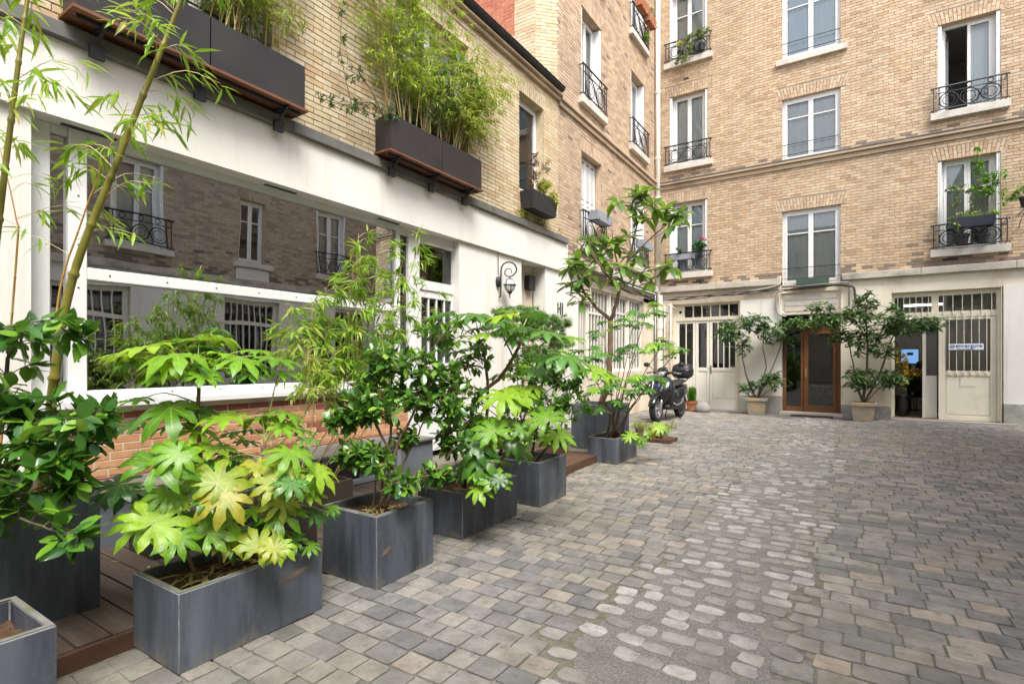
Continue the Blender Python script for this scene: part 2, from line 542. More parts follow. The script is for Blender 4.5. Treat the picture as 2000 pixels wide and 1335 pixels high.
FROSTED = stained('frosted_glass', (0.78, 0.78, 0.76), (0.84, 0.84, 0.82), 4, rough=0.3, bump=0)
BLACK_GLOSS = stained('black_bodywork', (0.012, 0.013, 0.016), (0.018, 0.019, 0.023), 3, rough=0.18, bump=0, spec=0.6)
BLACK_SATIN = stained('black_plastic', (0.02, 0.02, 0.022), (0.032, 0.032, 0.034), 6, rough=0.5, bump=0.1)
SILVER = stained('silver_metal', (0.50, 0.50, 0.51), (0.62, 0.62, 0.63), 5, rough=0.3, bump=0, metal=0.8)
BLUE_BADGE = stained('blue_badge', (0.015, 0.04, 0.13), (0.025, 0.06, 0.18), 9, rough=0.2, bump=0)

L_FATSIA = leaf_mat('fatsia_leaf', [(0.0, (0.09, 0.25, 0.012)), (0.35, (0.16, 0.36, 0.018)), (0.7, (0.24, 0.45, 0.022)), (1.0, (0.32, 0.50, 0.03))], (0.42, 0.50, 0.14), 0.4, 0.36, (0.42, 0.58, 0.03))
L_FATSIA_Y = leaf_mat('yellowing_fatsia_leaf', [(0.0, (0.25, 0.37, 0.025)), (0.5, (0.36, 0.41, 0.035)), (1.0, (0.47, 0.41, 0.05))], (0.55, 0.50, 0.20), 0.45, 0.36, (0.6, 0.55, 0.05), spot=(0.22, 0.30, 0.03))
L_FATSIA_D = leaf_mat('dark_fatsia_leaf', [(0.0, (0.035, 0.12, 0.018)), (0.5, (0.06, 0.19, 0.025)), (1.0, (0.10, 0.26, 0.03))], (0.22, 0.34, 0.10), 0.34, 0.28, (0.16, 0.36, 0.04), 0.55)
L_CAM = leaf_mat('camellia_leaf', [(0.0, (0.020, 0.080, 0.014)), (0.40, (0.040, 0.135, 0.018)), (0.70, (0.080, 0.225, 0.024)), (0.88, (0.16, 0.33, 0.03)), (1.0, (0.25, 0.42, 0.045))], None, 0.24, 0.28, (0.20, 0.38, 0.04), 0.6)
L_CAM2 = leaf_mat('glossy_shrub_leaf', [(0.0, (0.032, 0.105, 0.018)), (0.4, (0.065, 0.175, 0.025)), (0.7, (0.13, 0.28, 0.034)), (1.0, (0.26, 0.43, 0.05))], None, 0.26, 0.25, (0.18, 0.36, 0.04), 0.55)
L_BAMBOO = leaf_mat('bamboo_leaf', [(0.0, (0.13, 0.29, 0.02)), (0.5, (0.23, 0.42, 0.03)), (0.85, (0.36, 0.52, 0.05)), (0.95, (0.48, 0.48, 0.09)), (1.0, (0.55, 0.48, 0.16))], None, 0.4, 0.4, (0.42, 0.60, 0.05))
L_BAMBOO_Y = leaf_mat('pale_bamboo_leaf', [(0.0, (0.17, 0.27, 0.03)), (0.5, (0.30, 0.41, 0.05)), (0.8, (0.42, 0.48, 0.08)), (1.0, (0.56, 0.48, 0.15))], None, 0.45, 0.4, (0.50, 0.58, 0.08))
L_BAMBOO_L = leaf_mat('lime_bamboo_leaf', [(0.0, (0.20, 0.34, 0.025)), (0.5, (0.31, 0.47, 0.035)), (0.85, (0.42, 0.50, 0.06)), (1.0, (0.50, 0.46, 0.12))], None, 0.45, 0.40, (0.5, 0.63, 0.05))
L_LOQUAT = leaf_mat('long_tree_leaf', [(0.0, (0.05, 0.12, 0.03)), (0.35, (0.09, 0.20, 0.035)), (0.7, (0.20, 0.38, 0.04)), (0.9, (0.34, 0.52, 0.06)), (1.0, (0.26, 0.22, 0.04))], (0.30, 0.38, 0.14), 0.38, 0.3, (0.34, 0.52, 0.06))
L_MAPLE = leaf_mat('lace_maple_leaf', [(0.0, (0.09, 0.20, 0.05)), (0.5, (0.15, 0.28, 0.07)), (1.0, (0.24, 0.36, 0.10))], None, 0.5, 0.35, (0.30, 0.45, 0.10))
L_LAUREL = leaf_mat('dark_laurel_leaf', [(0.0, (0.034, 0.078, 0.030)), (0.5, (0.062, 0.130, 0.042)), (0.82, (0.11, 0.21, 0.055)), (1.0, (0.21, 0.33, 0.08))], None, 0.42, 0.22, (0.18, 0.30, 0.06))
L_OLIVE = leaf_mat('olive_leaf', [(0.0, (0.10, 0.16, 0.05)), (0.5, (0.18, 0.25, 0.08)), (1.0, (0.28, 0.34, 0.13))], None, 0.5, 0.3, (0.3, 0.4, 0.1))
L_MID = leaf_mat('mid_green_leaf', [(0.0, (0.06, 0.17, 0.02)), (0.5, (0.11, 0.27, 0.03)), (1.0, (0.20, 0.40, 0.05))], None, 0.45, 0.33, (0.28, 0.48, 0.05))
L_RUST = leaf_mat('rust_leaf', [(0.0, (0.10, 0.055, 0.035)), (0.5, (0.17, 0.09, 0.055)), (1.0, (0.24, 0.14, 0.08))], None, 0.6, 0.25, (0.3, 0.15, 0.06))
L_YELLOW = leaf_mat('yellow_petal', [(0.0, (0.62, 0.42, 0.02)), (1.0, (0.78, 0.60, 0.04))], None, 0.6, 0.35, (0.8, 0.65, 0.05))
L_PINK = leaf_mat('pink_petal', [(0.0, (0.60, 0.04, 0.14)), (1.0, (0.72, 0.10, 0.24))], None, 0.6, 0.3, (0.8, 0.1, 0.25))
L_DRY = leaf_mat('dry_leaf', [(0.0, (0.30, 0.20, 0.08)), (0.5, (0.42, 0.32, 0.12)), (1.0, (0.50, 0.44, 0.14))], None, 0.7, 0.2, (0.5, 0.4, 0.1))

# ------------------------------------------------------------------ walls of bricks
def wall_sheet(fr, a0, a1, z0, z1, holes, depth=0.25, n=0.0):
    """front face with openings and the reveals that run back from them"""
    mb = MB()
    As = sorted({a0, a1, *[min(max(h[i], a0), a1) for h in holes for i in (0, 1)]})
    Zs = sorted({z0, z1, *[min(max(h[i], z0), z1) for h in holes for i in (2, 3)]})
    for i in range(len(As) - 1):
        for j in range(len(Zs) - 1):
            ca, cz = (As[i] + As[i + 1]) / 2, (Zs[j] + Zs[j + 1]) / 2
            if any(h[0] < ca < h[1] and h[2] < cz < h[3] for h in holes):
                continue
            mb.fquad(fr, As[i], As[i + 1], Zs[j], Zs[j + 1], n)
    return mb


def reveals(fr, holes, depth=0.25, n=0.0):
    mb = MB()
    P = fr.P
    for (a0, a1, z0, z1) in holes:
        b = n - depth
        f = n - 0.001
        mb.add([P(a0, z0, f), P(a0, z0, b), P(a0, z1, b), P(a0, z1, f)], [(0, 1, 2, 3)])
        mb.add([P(a1, z0, b), P(a1, z0, f), P(a1, z1, f), P(a1, z1, b)], [(0, 1, 2, 3)])
        mb.add([P(a0, z0, f), P(a1, z0, f), P(a1, z0, b), P(a0, z0, b)], [(0, 1, 2, 3)])
        mb.add([P(a0, z1, b), P(a1, z1, b), P(a1, z1, f), P(a0, z1, f)], [(0, 1, 2, 3)])
    return mb


def brick_field(root, fr, a0, a1, z0, z1, holes, mat, bl=0.225, course=0.075, joint=0.011, n=0.0, proud=0.007, limit=300, arches=True, arch_h=0.31, tone_fn=None, skip=None):
    """running bond of single bricks; those that show largest become objects, the rest one part"""
    rr = random.Random(int((a0 * 131 + z0 * 17 + a1 * 7) * 10))
    bricks = []
    blocks = list(holes)
    arch = []
    if arches:
        for (h0, h1, hz0, hz1) in holes:
            if hz1 + arch_h < z1:
                arch.append((h0 - 0.13, h1 + 0.13, hz1, hz1 + arch_h))
    blocks = blocks + arch
    row = 0
    z = z0
    while z < z1 - 0.02:
        zt = min(z + course - joint, z1)
        zc = (z + zt) / 2
        segs = [(a0, a1)]
        for h in blocks:
            if h[2] < zc < h[3]:
                ns = []
                for s in segs:
                    if h[1] <= s[0] or h[0] >= s[1]:
                        ns.append(s)
                        continue
                    if h[0] > s[0]:
                        ns.append((s[0], h[0]))
                    if h[1] < s[1]:
                        ns.append((h[1], s[1]))
                segs = ns
        off = (row % 2) * bl * 0.5 + rr.uniform(-0.012, 0.012)
        for (s0, s1) in segs:
            k = math.floor((s0 - off) / bl)
            x = off + k * bl
            while x < s1:
                b0, b1 = max(x, s0), min(x + bl - joint, s1)
                if b1 - b0 > 0.03:
                    full = abs((b1 - b0) - (bl - joint)) < 1e-4 and abs((zt - z) - (course - joint)) < 1e-4
                    t = rr.random()
                    if tone_fn:
                        t = tone_fn(t, (b0 + b1) / 2, zc, rr)
                    else:
                        t *= 0.96
                    bricks.append((b0, b1, z, zt, t, full))
                x += bl
        z += course
        row += 1
    mb = MB()
    cand = []
    for i, (b0, b1, q0, q1, t, full) in enumerate(bricks):
        if full:
            p = fr.P((b0 + b1) / 2, (q0 + q1) / 2, n)
            dv = EYE - p
            d = dv.length
            dp = depth(p)
            uu = ((p.x * CC + p.y * CS) / dp) if dp > 0.2 else 9
            vv = (p.z - 1.45) / dp if dp > 0.2 else 9
            if abs(uu) < 0.99 and -0.62 < vv < 0.70:
                cand.append((-(abs(dv.dot(fr.n)) / d) / (d * d), i))
    cand.sort()
    chosen = {i for _, i in cand[:limit]}
    NV = 10
    var = [None] * NV
    oroot = ORIGIN.get(root.name, Vector((0, 0, 0)))
    for i, (b0, b1, q0, q1, t, full) in enumerate(bricks):
        pr = proud + rr.uniform(-0.002, 0.003)
        if i in chosen:
            v = min(NV - 1, int(t * NV))
            if var[v] is None:
                m2 = MB()
                w, h = (bl - joint) / 2, (course - joint) / 2
                c = 0.003
                m2.add([(-w, -h, -0.004), (w, -h, -0.004), (w, h, -0.004), (-w, h, -0.004), (-w, -h, proud - c), (w, -h, proud - c), (w, h, proud - c), (-w, h, proud - c),
                        (-w + c, -h + c, proud), (w - c, -h + c, proud), (w - c, h - c, proud), (-w + c, h - c, proud)],
                       [(8, 9, 10, 11), (4, 5, 9, 8), (5, 6, 10, 9), (6, 7, 11, 10), (7, 4, 8, 11), (0, 1, 5, 4), (1, 2, 6, 5), (2, 3, 7, 6), (3, 0, 4, 7)], (v + 0.5) / NV)
                var[v] = m2.build('brick', mat)
            o = bpy.data.objects.new('brick', var[v])
            mt = fr.M((b0 + b1) / 2, (q0 + q1) / 2, n + rr.uniform(-0.0015, 0.002))
            mt.translation = mt.translation - oroot
            o.matrix_basis = mt
            o.parent = root
            COL.objects.link(o)
        else:
            mb.fbox(fr, b0, b1, q0, q1, n - 0.004, n + pr, t, back=False)
    # soldier courses over the openings
    for (h0, h1, hz0, hz1) in arch:
        x = h0
        w = 0.072
        k = 0
        cx = (h0 + h1) / 2
        while x < h1 - 0.03:
            xe = min(x + w - joint, h1)
            lean = ((x + xe) / 2 - cx) * 0.12
            if k % 2 == 0:
                parts_ = [(hz0 + 0.002, hz0 + arch_h * 0.66), (hz0 + arch_h * 0.66 + joint, hz1 - joint)]
            else:
                parts_ = [(hz0 + 0.002, hz0 + arch_h * 0.33), (hz0 + arch_h * 0.33 + joint, hz1 - joint)]
            for (q0, q1) in parts_:
                l0, l1 = lean * (q0 - hz0) / arch_h, lean * (q1 - hz0) / arch_h
                t = rr.random() * 0.9
                P = fr.P
                a_, b_ = n - 0.004, n + proud + 0.002
                mb.add([P(x + l0, q0, a_), P(xe + l0, q0, a_), P(xe + l1, q1, a_), P(x + l1, q1, a_), P(x + l0, q0, b_), P(xe + l0, q0, b_), P(xe + l1, q1, b_), P(x + l1, q1, b_)],
                       [(4, 5, 6, 7), (0, 1, 5, 4), (1, 2, 6, 5), (2, 3, 7, 6), (3, 0, 4, 7)], t)
            x += w
            k += 1
    part('brickwork', mb, mat, root, kind='stuff')
    return bricks


def window(root, fr, a0, a1, z0, z1, n=-0.2, bar=0.68, curtain=None, frame=None, glass=None, fw=0.05, leaves=2, curtain_n=-0.07, shutters=True, open_leaf=None):
    frame = frame or WHITE_FRAME
    glass = glass or GLASS
    mb = MB()
    i0, i1 = a0, a1
    if shutters:
        i0, i1 = a0 + 0.075, a1 - 0.075
    mb.fbox(fr, i0, i1, z1 - fw * 1.3, z1, n - 0.03, n + 0.03)
    mb.fbox(fr, i0, i1, z0, z0 + fw * 1.1, n - 0.03, n + 0.03)
    mb.fbox(fr, i0, i0 + fw, z0 + fw * 1.1, z1 - fw * 1.3, n - 0.03, n + 0.03)
    mb.fbox(fr, i1 - fw, i1, z0 + fw * 1.1, z1 - fw * 1.3, n - 0.03, n + 0.03)
    b0, b1, q0, q1 = i0 + fw, i1 - fw, z0 + fw * 1.1, z1 - fw * 1.3
    w = (b1 - b0) / leaves
    panes = []
    for k in range(leaves):
        l0, l1 = b0 + k * w + 0.002, b0 + (k + 1) * w - 0.002
        if open_leaf == k:
            continue
        s = 0.055
        mb.fbox(fr, l0, l1, q0, q0 + s * 1.3, n - 0.02, n + 0.042)
        mb.fbox(fr, l0, l1, q1 - s, q1, n - 0.02, n + 0.042)
        mb.fbox(fr, l0, l0 + s, q0 + s * 1.3, q1 - s, n - 0.02, n + 0.042)
        mb.fbox(fr, l1 - s, l1, q0 + s * 1.3, q1 - s, n - 0.02, n + 0.042)
        p0, p1, y0, y1 = l0 + s, l1 - s, q0 + s * 1.3, q1 - s
        if bar:
            zb = y0 + (y1 - y0) * bar
            mb.fbox(fr, p0, p1, zb - 0.014, zb + 0.014, n - 0.01, n + 0.036)
            panes += [(p0, p1, y0, zb - 0.014), (p0, p1, zb + 0.014, y1)]
        else:
            panes.append((p0, p1, y0, y1))
    w_ = part('window', mb, frame, root)
    for p in panes:
        part('pane', MB().fquad(fr, *p, n + 0.01), glass, w_)
    if curtain:
        cm = MB()
        k = 26
        P = fr.P
        rr = random.Random(int(a0 * 100 + z0 * 10))
        ph = rr.uniform(0, 6)
        vs = []
        for i in range(k + 1):
            aa = i0 + (i1 - i0) * i / k
            dn = 0.018 * math.sin(i * 1.9 + ph) + 0.01 * math.sin(i * 0.7)
            vs += [P(aa, z0 + 0.02, n + curtain_n + dn), P(aa, z1 - 0.02, n + curtain_n + dn * 0.6)]
        cm.add(vs, [(2 * i, 2 * i + 2, 2 * i + 3, 2 * i + 1) for i in range(k)])
        part('curtain', cm, curtain, w_, smooth=True)
    if shutters:
        for (s0, s1) in ((a0 + 0.002, a0 + 0.036), (a0 + 0.04, a0 + 0.072), (a1 - 0.036, a1 - 0.002), (a1 - 0.072, a1 - 0.04)):
            part('folded_shutter', MB().fbox(fr, s0, s1, z0 + 0.02, z1 - 0.02, n + 0.01, -0.012), frame, w_)
    return w_


def sill(root, fr, a0, a1, z, h=0.14, out=0.13, mat=None, ext=0.15):
    o = part('window_sill', MB().fbox(fr, a0 - ext, a1 + ext, z - h, z, -0.2, out), mat or STONE, root)
    return bevel(o, 0.008, 1)


def iron_railing(root, fr, a0, a1, zb, zt, n=0.12, circles=3):
    """wrought iron guard with rings and S scrolls between two rails"""
    mb = MB()
    P = fr.P
    e = 0.14
    for z, r in ((zt, 0.020), (zb, 0.015)):
        mb.tube([P(a0 - e, z - 0.035, n), P(a0 - e + 0.015, z, n), P(a0, z, n), P(a1, z, n), P(a1 + e - 0.015, z, n), P(a1 + e, z - 0.035, n)], r, 5)
    zr = zb + (zt - zb) * 0.74
    mb.bar(P(a0 - e + 0.06, zr, n), P(a1 + e - 0.06, zr, n), 0.012)
    for a in (a0 - e + 0.05, a0 + 0.01, a1 - 0.01, a1 + e - 0.05):
        mb.bar(P(a, zb, n), P(a, zt, n), 0.013)
    for a in (a0 - e + 0.05, a1 + e - 0.05):           # stays back to the wall
        mb.bar(P(a, zt - 0.01, n), P(a, zt - 0.01, 0.0), 0.013)
        mb.bar(P(a, zb, n), P(a, zb, 0.0), 0.013)
    h = zr - zb
    w = (a1 - a0) / circles
    zc = zb + h * 0.5
    for k in range(circles):
        ac = a0 + w * (k + 0.5)
        for rad, th in ((min(h, w) * 0.46, 0.013), (min(h, w) * 0.29, 0.008)):
            mb.tube([P(ac + rad * math.cos(t), zc + rad * math.sin(t), n) for t in [2 * math.pi * i / 16 for i in range(16)]], th, 4, closed=True)
        rs = (zt - zr) * 0.36
        mb.tube([P(ac + rs * math.cos(t), (zt + zr) / 2 + rs * math.sin(t), n) for t in [2 * math.pi * i / 8 for i in range(8)]], 0.010, 4, closed=True)
        if k < circles - 1:
            am = a0 + w * (k + 1)
            mb.tube([P(am - w * 0.22, zc + h * 0.30, n), P(am - w * 0.06, zc + h * 0.18, n), P(am, zc, n), P(am + w * 0.06, zc - h * 0.18, n), P(am + w * 0.22, zc - h * 0.30, n)], 0.013, 4)
    return part('railing', mb, IRON, root)


def ring_pts(c, u, v, r, k=12, a0=0.0, a1=2 * math.pi):
    return [c + u * (r * math.cos(a0 + (a1 - a0) * i / (k - 1))) + v * (r * math.sin(a0 + (a1 - a0) * i / (k - 1))) for i in range(k)]


# ------------------------------------------------------------------ leaves and plants
def leaf_oval(w=0.25, fold=0.05, droop=0.12, stations=((0, 0.08), (0.25, 0.8), (0.52, 1.0), (0.8, 0.62), (1.0, 0.0))):
    vs, fs = [], []
    for (t, k) in stations:
        z = -droop * t * t + 0.02 * math.sin(t * 9)
        vs += [(-w * k, t, z + fold * k), (0, t, z), (w * k, t, z + fold * k)]
    for i in range(len(stations) - 1):
        a = i * 3
        fs += [(a, a + 1, a + 4, a + 3), (a + 1, a + 2, a + 5, a + 4)]
    return vs, fs, [0.0] * len(vs)


def leaf_lance(w=0.075, droop=0.25):
    vs, fs = [], []
    st = ((0, 0.15), (0.3, 1.0), (0.65, 0.75), (1.0, 0.0))
    for (t, k) in st:
        z = -droop * t * t
        vs += [(-w * k, t, z + 0.015 * k), (0, t, z - 0.01 * k), (w * k, t, z + 0.015 * k)]
    for i in range(len(st) - 1):
        a = i * 3
        fs += [(a, a + 1, a + 4, a + 3), (a + 1, a + 2, a + 5, a + 4)]
    return vs, fs, [0.0] * len(vs)


def leaf_palm(lobes=8, seed=0, droop=0.22, width=0.20, notch=0.34, span=148):
    """a hand-shaped leaf: petiole at the origin, lobes fanned round it"""
    rr = random.Random(seed)
    vs, fs, vein = [(0, 0, 0)], [], [1.0]
    A = [math.radians(-span + 2 * span * i / (lobes - 1) + rr.uniform(-4, 4)) for i in range(lobes)]
    Ln = [(0.62 + 0.38 * math.cos(a * 0.55)) * rr.uniform(0.9, 1.06) for a in A]

    def pt(r, an, side=0.0, up=0.0):
        x, y = r * math.sin(an) + side * math.cos(an), r * math.cos(an) - side * math.sin(an)
        rad = math.hypot(x, y)
        return (x, y, -droop * rad * rad + up)
    nidx = []
    half = (A[1] - A[0]) / 2
    for i in range(lobes + 1):
        an = A[0] - half if i == 0 else (A[-1] + half if i == lobes else (A[i - 1] + A[i]) / 2)
        rn = notch * (0.55 if i in (0, lobes) else 1.0)
        nidx.append(len(vs))
        vs.append(pt(rn, an, 0, -0.015))
        vein.append(0.0)
    for i in range(lobes):
        a, L = A[i], Ln[i]
        tw = rr.uniform(-0.05, 0.05)
        b = len(vs)
        for (r, s, up, ve) in ((0.42, 0, 0.0, 1), (0.68, 0, 0.015, 1), (0.88, 0, 0.0, 0.8), (1.0, 0, -0.05, 0.3),
                               (0.50, -width * 0.80, 0.035, 0), (0.70, -width, 0.03, 0), (0.87, -width * 0.55, 0.0, 0),
                               (0.50, width * 0.80, 0.035, 0), (0.70, width, 0.03, 0), (0.87, width * 0.55, 0.0, 0)):
            vs.append(pt(L * r * (1 if s == 0 else rr.uniform(0.93, 1.07)), a + tw * r, s * L * rr.uniform(0.8, 1.15), up + rr.uniform(-0.03, 0.03)))
            vein.append(ve)
        m1, m2, m3, tip, l1, l2, l3, r1, r2, r3 = range(b, b + 10)
        nl, nr = nidx[i], nidx[i + 1]
        fs += [(0, m1, nl), (0, nr, m1), (nl, m1, l1), (nr, r1, m1), (l1, m1, m2, l2), (r1, r2, m2, m1), (l2, m2, m3, l3), (r2, r3, m3, m2), (l3, m3, tip), (r3, tip, m3)]
    return vs, fs, vein


def leaf_small_palm(lobes=5, w=0.09, droop=0.1):
    vs, fs = [(0, 0, 0)], []
    for i in range(lobes):
        a = math.radians(-95 + 190 * i / (lobes - 1))
        L = 1.0 if i == lobes // 2 else 0.8
        b = len(vs)
        for (r, s) in ((0.45, -w), (0.45, w), (1.0, 0)):
            x, y = L * r * math.sin(a) + s * math.cos(a), L * r * math.cos(a) - s * math.sin(a)
            vs.append((x, y, -droop * r * r))
        fs += [(0, b + 1, b + 2, b)]
    return vs, fs, [0.0] * len(vs)


def leaf_M(pos, d, up, size):
    y = Vector(d).normalized()
    z = Vector(up)
    z = z - y * z.dot(y)
    if z.length < 1e-4:
        z = Vector((1, 0, 0)) - y * y.x
    z.normalize()
    x = y.cross(z)
    s = size
    return Matrix(((x.x * s, y.x * s, z.x * s, pos[0]), (x.y * s, y.y * s, z.y * s, pos[1]), (x.z * s, y.z * s, z.z * s, pos[2]), (0, 0, 0, 1)))


def leaf_mesh(shape, mat, tint=0.0):
    me = bpy.data.meshes.new('leaf')
    me.from_pydata(shape[0], [], shape[1])
    a = me.attributes.new('vein', 'FLOAT', 'POINT')
    a.data.foreach_set('value', shape[2])
    me.polygons.foreach_set('use_smooth', [True] * len(me.polygons))
    me.materials.append(mat)
    return me


def emit_leaves(root, shapes, mat, xf, limit=300, name='leaf', rest='foliage'):
    """xf: world matrices. The ones that show largest become leaf objects, the rest one part"""
    if not xf:
        return
    oroot = ORIGIN[root.name]
    items = []
    for i, m in enumerate(xf):
        p = m.translation
        dp = max(depth(p), 0.3)
        uu, vv = (p.x * CC + p.y * CS) / dp, (p.z - 1.45) / dp
        inv = 1.0 if abs(uu) < 1.0 and -0.64 < vv < 0.72 else 0.05
        face = abs((EYE - p).normalized().dot(Vector((m[0][2], m[1][2], m[2][2])).normalized())) + 0.25
        items.append((-(m.col[1].length / dp) * inv * face, i))
    items.sort()
    meshes = [leaf_mesh(s, mat) for s in shapes]
    for _, i in items[:limit]:
        o = bpy.data.objects.new(name, meshes[i % len(meshes)])
        m = xf[i].copy()
        m.translation = m.translation - oroot
        o.matrix_basis = m
        o.parent = root
        COL.objects.link(o)
    left = [i for _, i in items[limit:]]
    if left:
        V, F, VE, TI = [], [], [], []
        b = 0
        arr = [np.array(s[0], dtype=float) for s in shapes]
        for i in left:
            s = shapes[i % len(shapes)]
            m = np.array(xf[i])
            V.append(arr[i % len(shapes)] @ m[:3, :3].T + m[:3, 3] - np.array(oroot))
            F += [tuple(j + b for j in f) for f in s[1]]
            VE += s[2]
            TI += [R.random()] * len(s[0])
            b += len(s[0])
        me = bpy.data.meshes.new(rest)
        me.from_pydata(np.concatenate(V).tolist(), [], F)
        for nm, dat in (('vein', VE), ('tint', TI)):
            a = me.attributes.new(nm, 'FLOAT', 'POINT')
            a.data.foreach_set('value', dat)
        me.polygons.foreach_set('use_smooth', [True] * len(me.polygons))
        me.materials.append(mat)
        o = new_obj(rest, me, root)
        o['kind'] = 'stuff'


def curve(pts, k=10):
    """smooth polyline through points (Catmull-Rom)"""
    pts = [Vector(p) for p in pts]
    if len(pts) == 2:
        return [pts[0].lerp(pts[1], i / k) for i in range(k + 1)]
    P = [pts[0] * 2 - pts[1]] + pts + [pts[-1] * 2 - pts[-2]]
    out = []
    per = max(2, k // (len(pts) - 1))
    for i in range(1, len(P) - 2):
        for j in range(per):
            t = j / per
            p0, p1, p2, p3 = P[i - 1], P[i], P[i + 1], P[i + 2]
            out.append(0.5 * ((2 * p1) + (p2 - p0) * t + (2 * p0 - 5 * p1 + 4 * p2 - p3) * t * t + (3 * p1 - p0 - 3 * p2 + p3) * t ** 3))
    out.append(pts[-1])
    return out


def wobble(pts, amp, rr):
    return [p + Vector((rr.uniform(-amp, amp), rr.uniform(-amp, amp), rr.uniform(-amp, amp) * 0.3)) if 0 < i < len(pts) - 1 else p for i, p in enumerate(pts)]


def in_ball(rr, surf=0.0):
    while True:
        v = Vector((rr.uniform(-1, 1), rr.uniform(-1, 1), rr.uniform(-1, 1)))
        if 0.02 < v.length <= 1:
            if surf and v.length < surf and rr.random() < 0.7:
                continue
            return v


def shrub(root, stems, blobs, shapes, mat, size=(0.06, 0.09), per_tip=(4, 7), stem_mat=None, twig_mat=None, seed=1, limit=300, upness=0.7, droop=0.1, twig_r=0.003, whorl=False, stem_name='stem', spread=0.9):
    """woody plant: stems [(points, r0, r1)], blobs [(centre, radii, tips)]"""
    rr = random.Random(seed)
    stem_mat = stem_mat or BARK
    samples = []
    for (pts, r0, r1) in stems:
        c = wobble(curve(pts, 14), r0 * 0.8, rr)
        k = len(c)
        part(stem_name, MB().tube(c, [r0 + (r1 - r0) * i / (k - 1) for i in range(k)], 7), stem_mat, root, smooth=True)
        samples += [(p, i / (k - 1)) for i, p in enumerate(c) if i / (k - 1) > 0.25]
    tw = MB()
    xf = []
    for (c, rad, ntips) in blobs:
        c = Vector(c)
        if isinstance(rad, (int, float)):
            rad = (rad, rad, rad)
        for _ in range(ntips):
            o = in_ball(rr, 0.55)
            tip = c + Vector((o.x * rad[0], o.y * rad[1], o.z * rad[2]))
            if samples:
                best = min(samples, key=lambda s: (s[0] - tip).length + 0.9 * max(0.0, s[0].z - tip.z + 0.03) + rr.uniform(0, 0.05))
                st = best[0]
            else:
                st = c - Vector((0, 0, rad[2]))
            mid = st.lerp(tip, 0.55) + Vector((rr.uniform(-1, 1), rr.uniform(-1, 1), rr.uniform(0.0, 1.2))) * (tip - st).length * 0.10
            tc = curve([st, mid, tip], 6)
            L = (tip - st).length
            tw.tube(tc, [twig_r * (1.6 if L > 0.3 else 1.2), *[twig_r] * (len(tc) - 2), twig_r * 0.5], 4, cap=False)
            if len(samples) < 900 and L > 0.12:
                samples.append((tc[len(tc) // 2], 0.6))
                samples.append((tc[-2], 0.9))
            td = (tc[-1] - tc[-2]).normalized()
            nl = rr.randint(*per_tip)
            a = rr.uniform(0, 6.28)
            ax = td.cross(Vector((0, 0, 1)))
            ax = ax.normalized() if ax.length > 1e-3 else Vector((1, 0, 0))
            bx = td.cross(ax)
            for k in range(nl):
                f = 1.0 if whorl else 1.0 - 0.55 * k / nl
                seg = f * (len(tc) - 1)
                i0 = min(int(seg), len(tc) - 2)
                pos = tc[i0].lerp(tc[i0 + 1], seg - i0)
                a += 2.4 + rr.uniform(-0.4, 0.4)
                side = ax * math.cos(a) + bx * math.sin(a)
                d = td * rr.uniform(0.25, 0.8) + side * spread + Vector((0, 0, rr.uniform(-droop * 3, 0.35 - droop)))
                up = Vector((rr.uniform(-1, 1), rr.uniform(-1, 1), 0)) * (1 - upness) + Vector((0, 0, 1)) * upness + td * 0.3
                xf.append(leaf_M(pos, d, up, rr.uniform(*size)))
    if tw.v:
        part('twigs', tw, twig_mat or stem_mat, root, kind='stuff')
    emit_leaves(root, shapes, mat, xf, limit)
    return xf


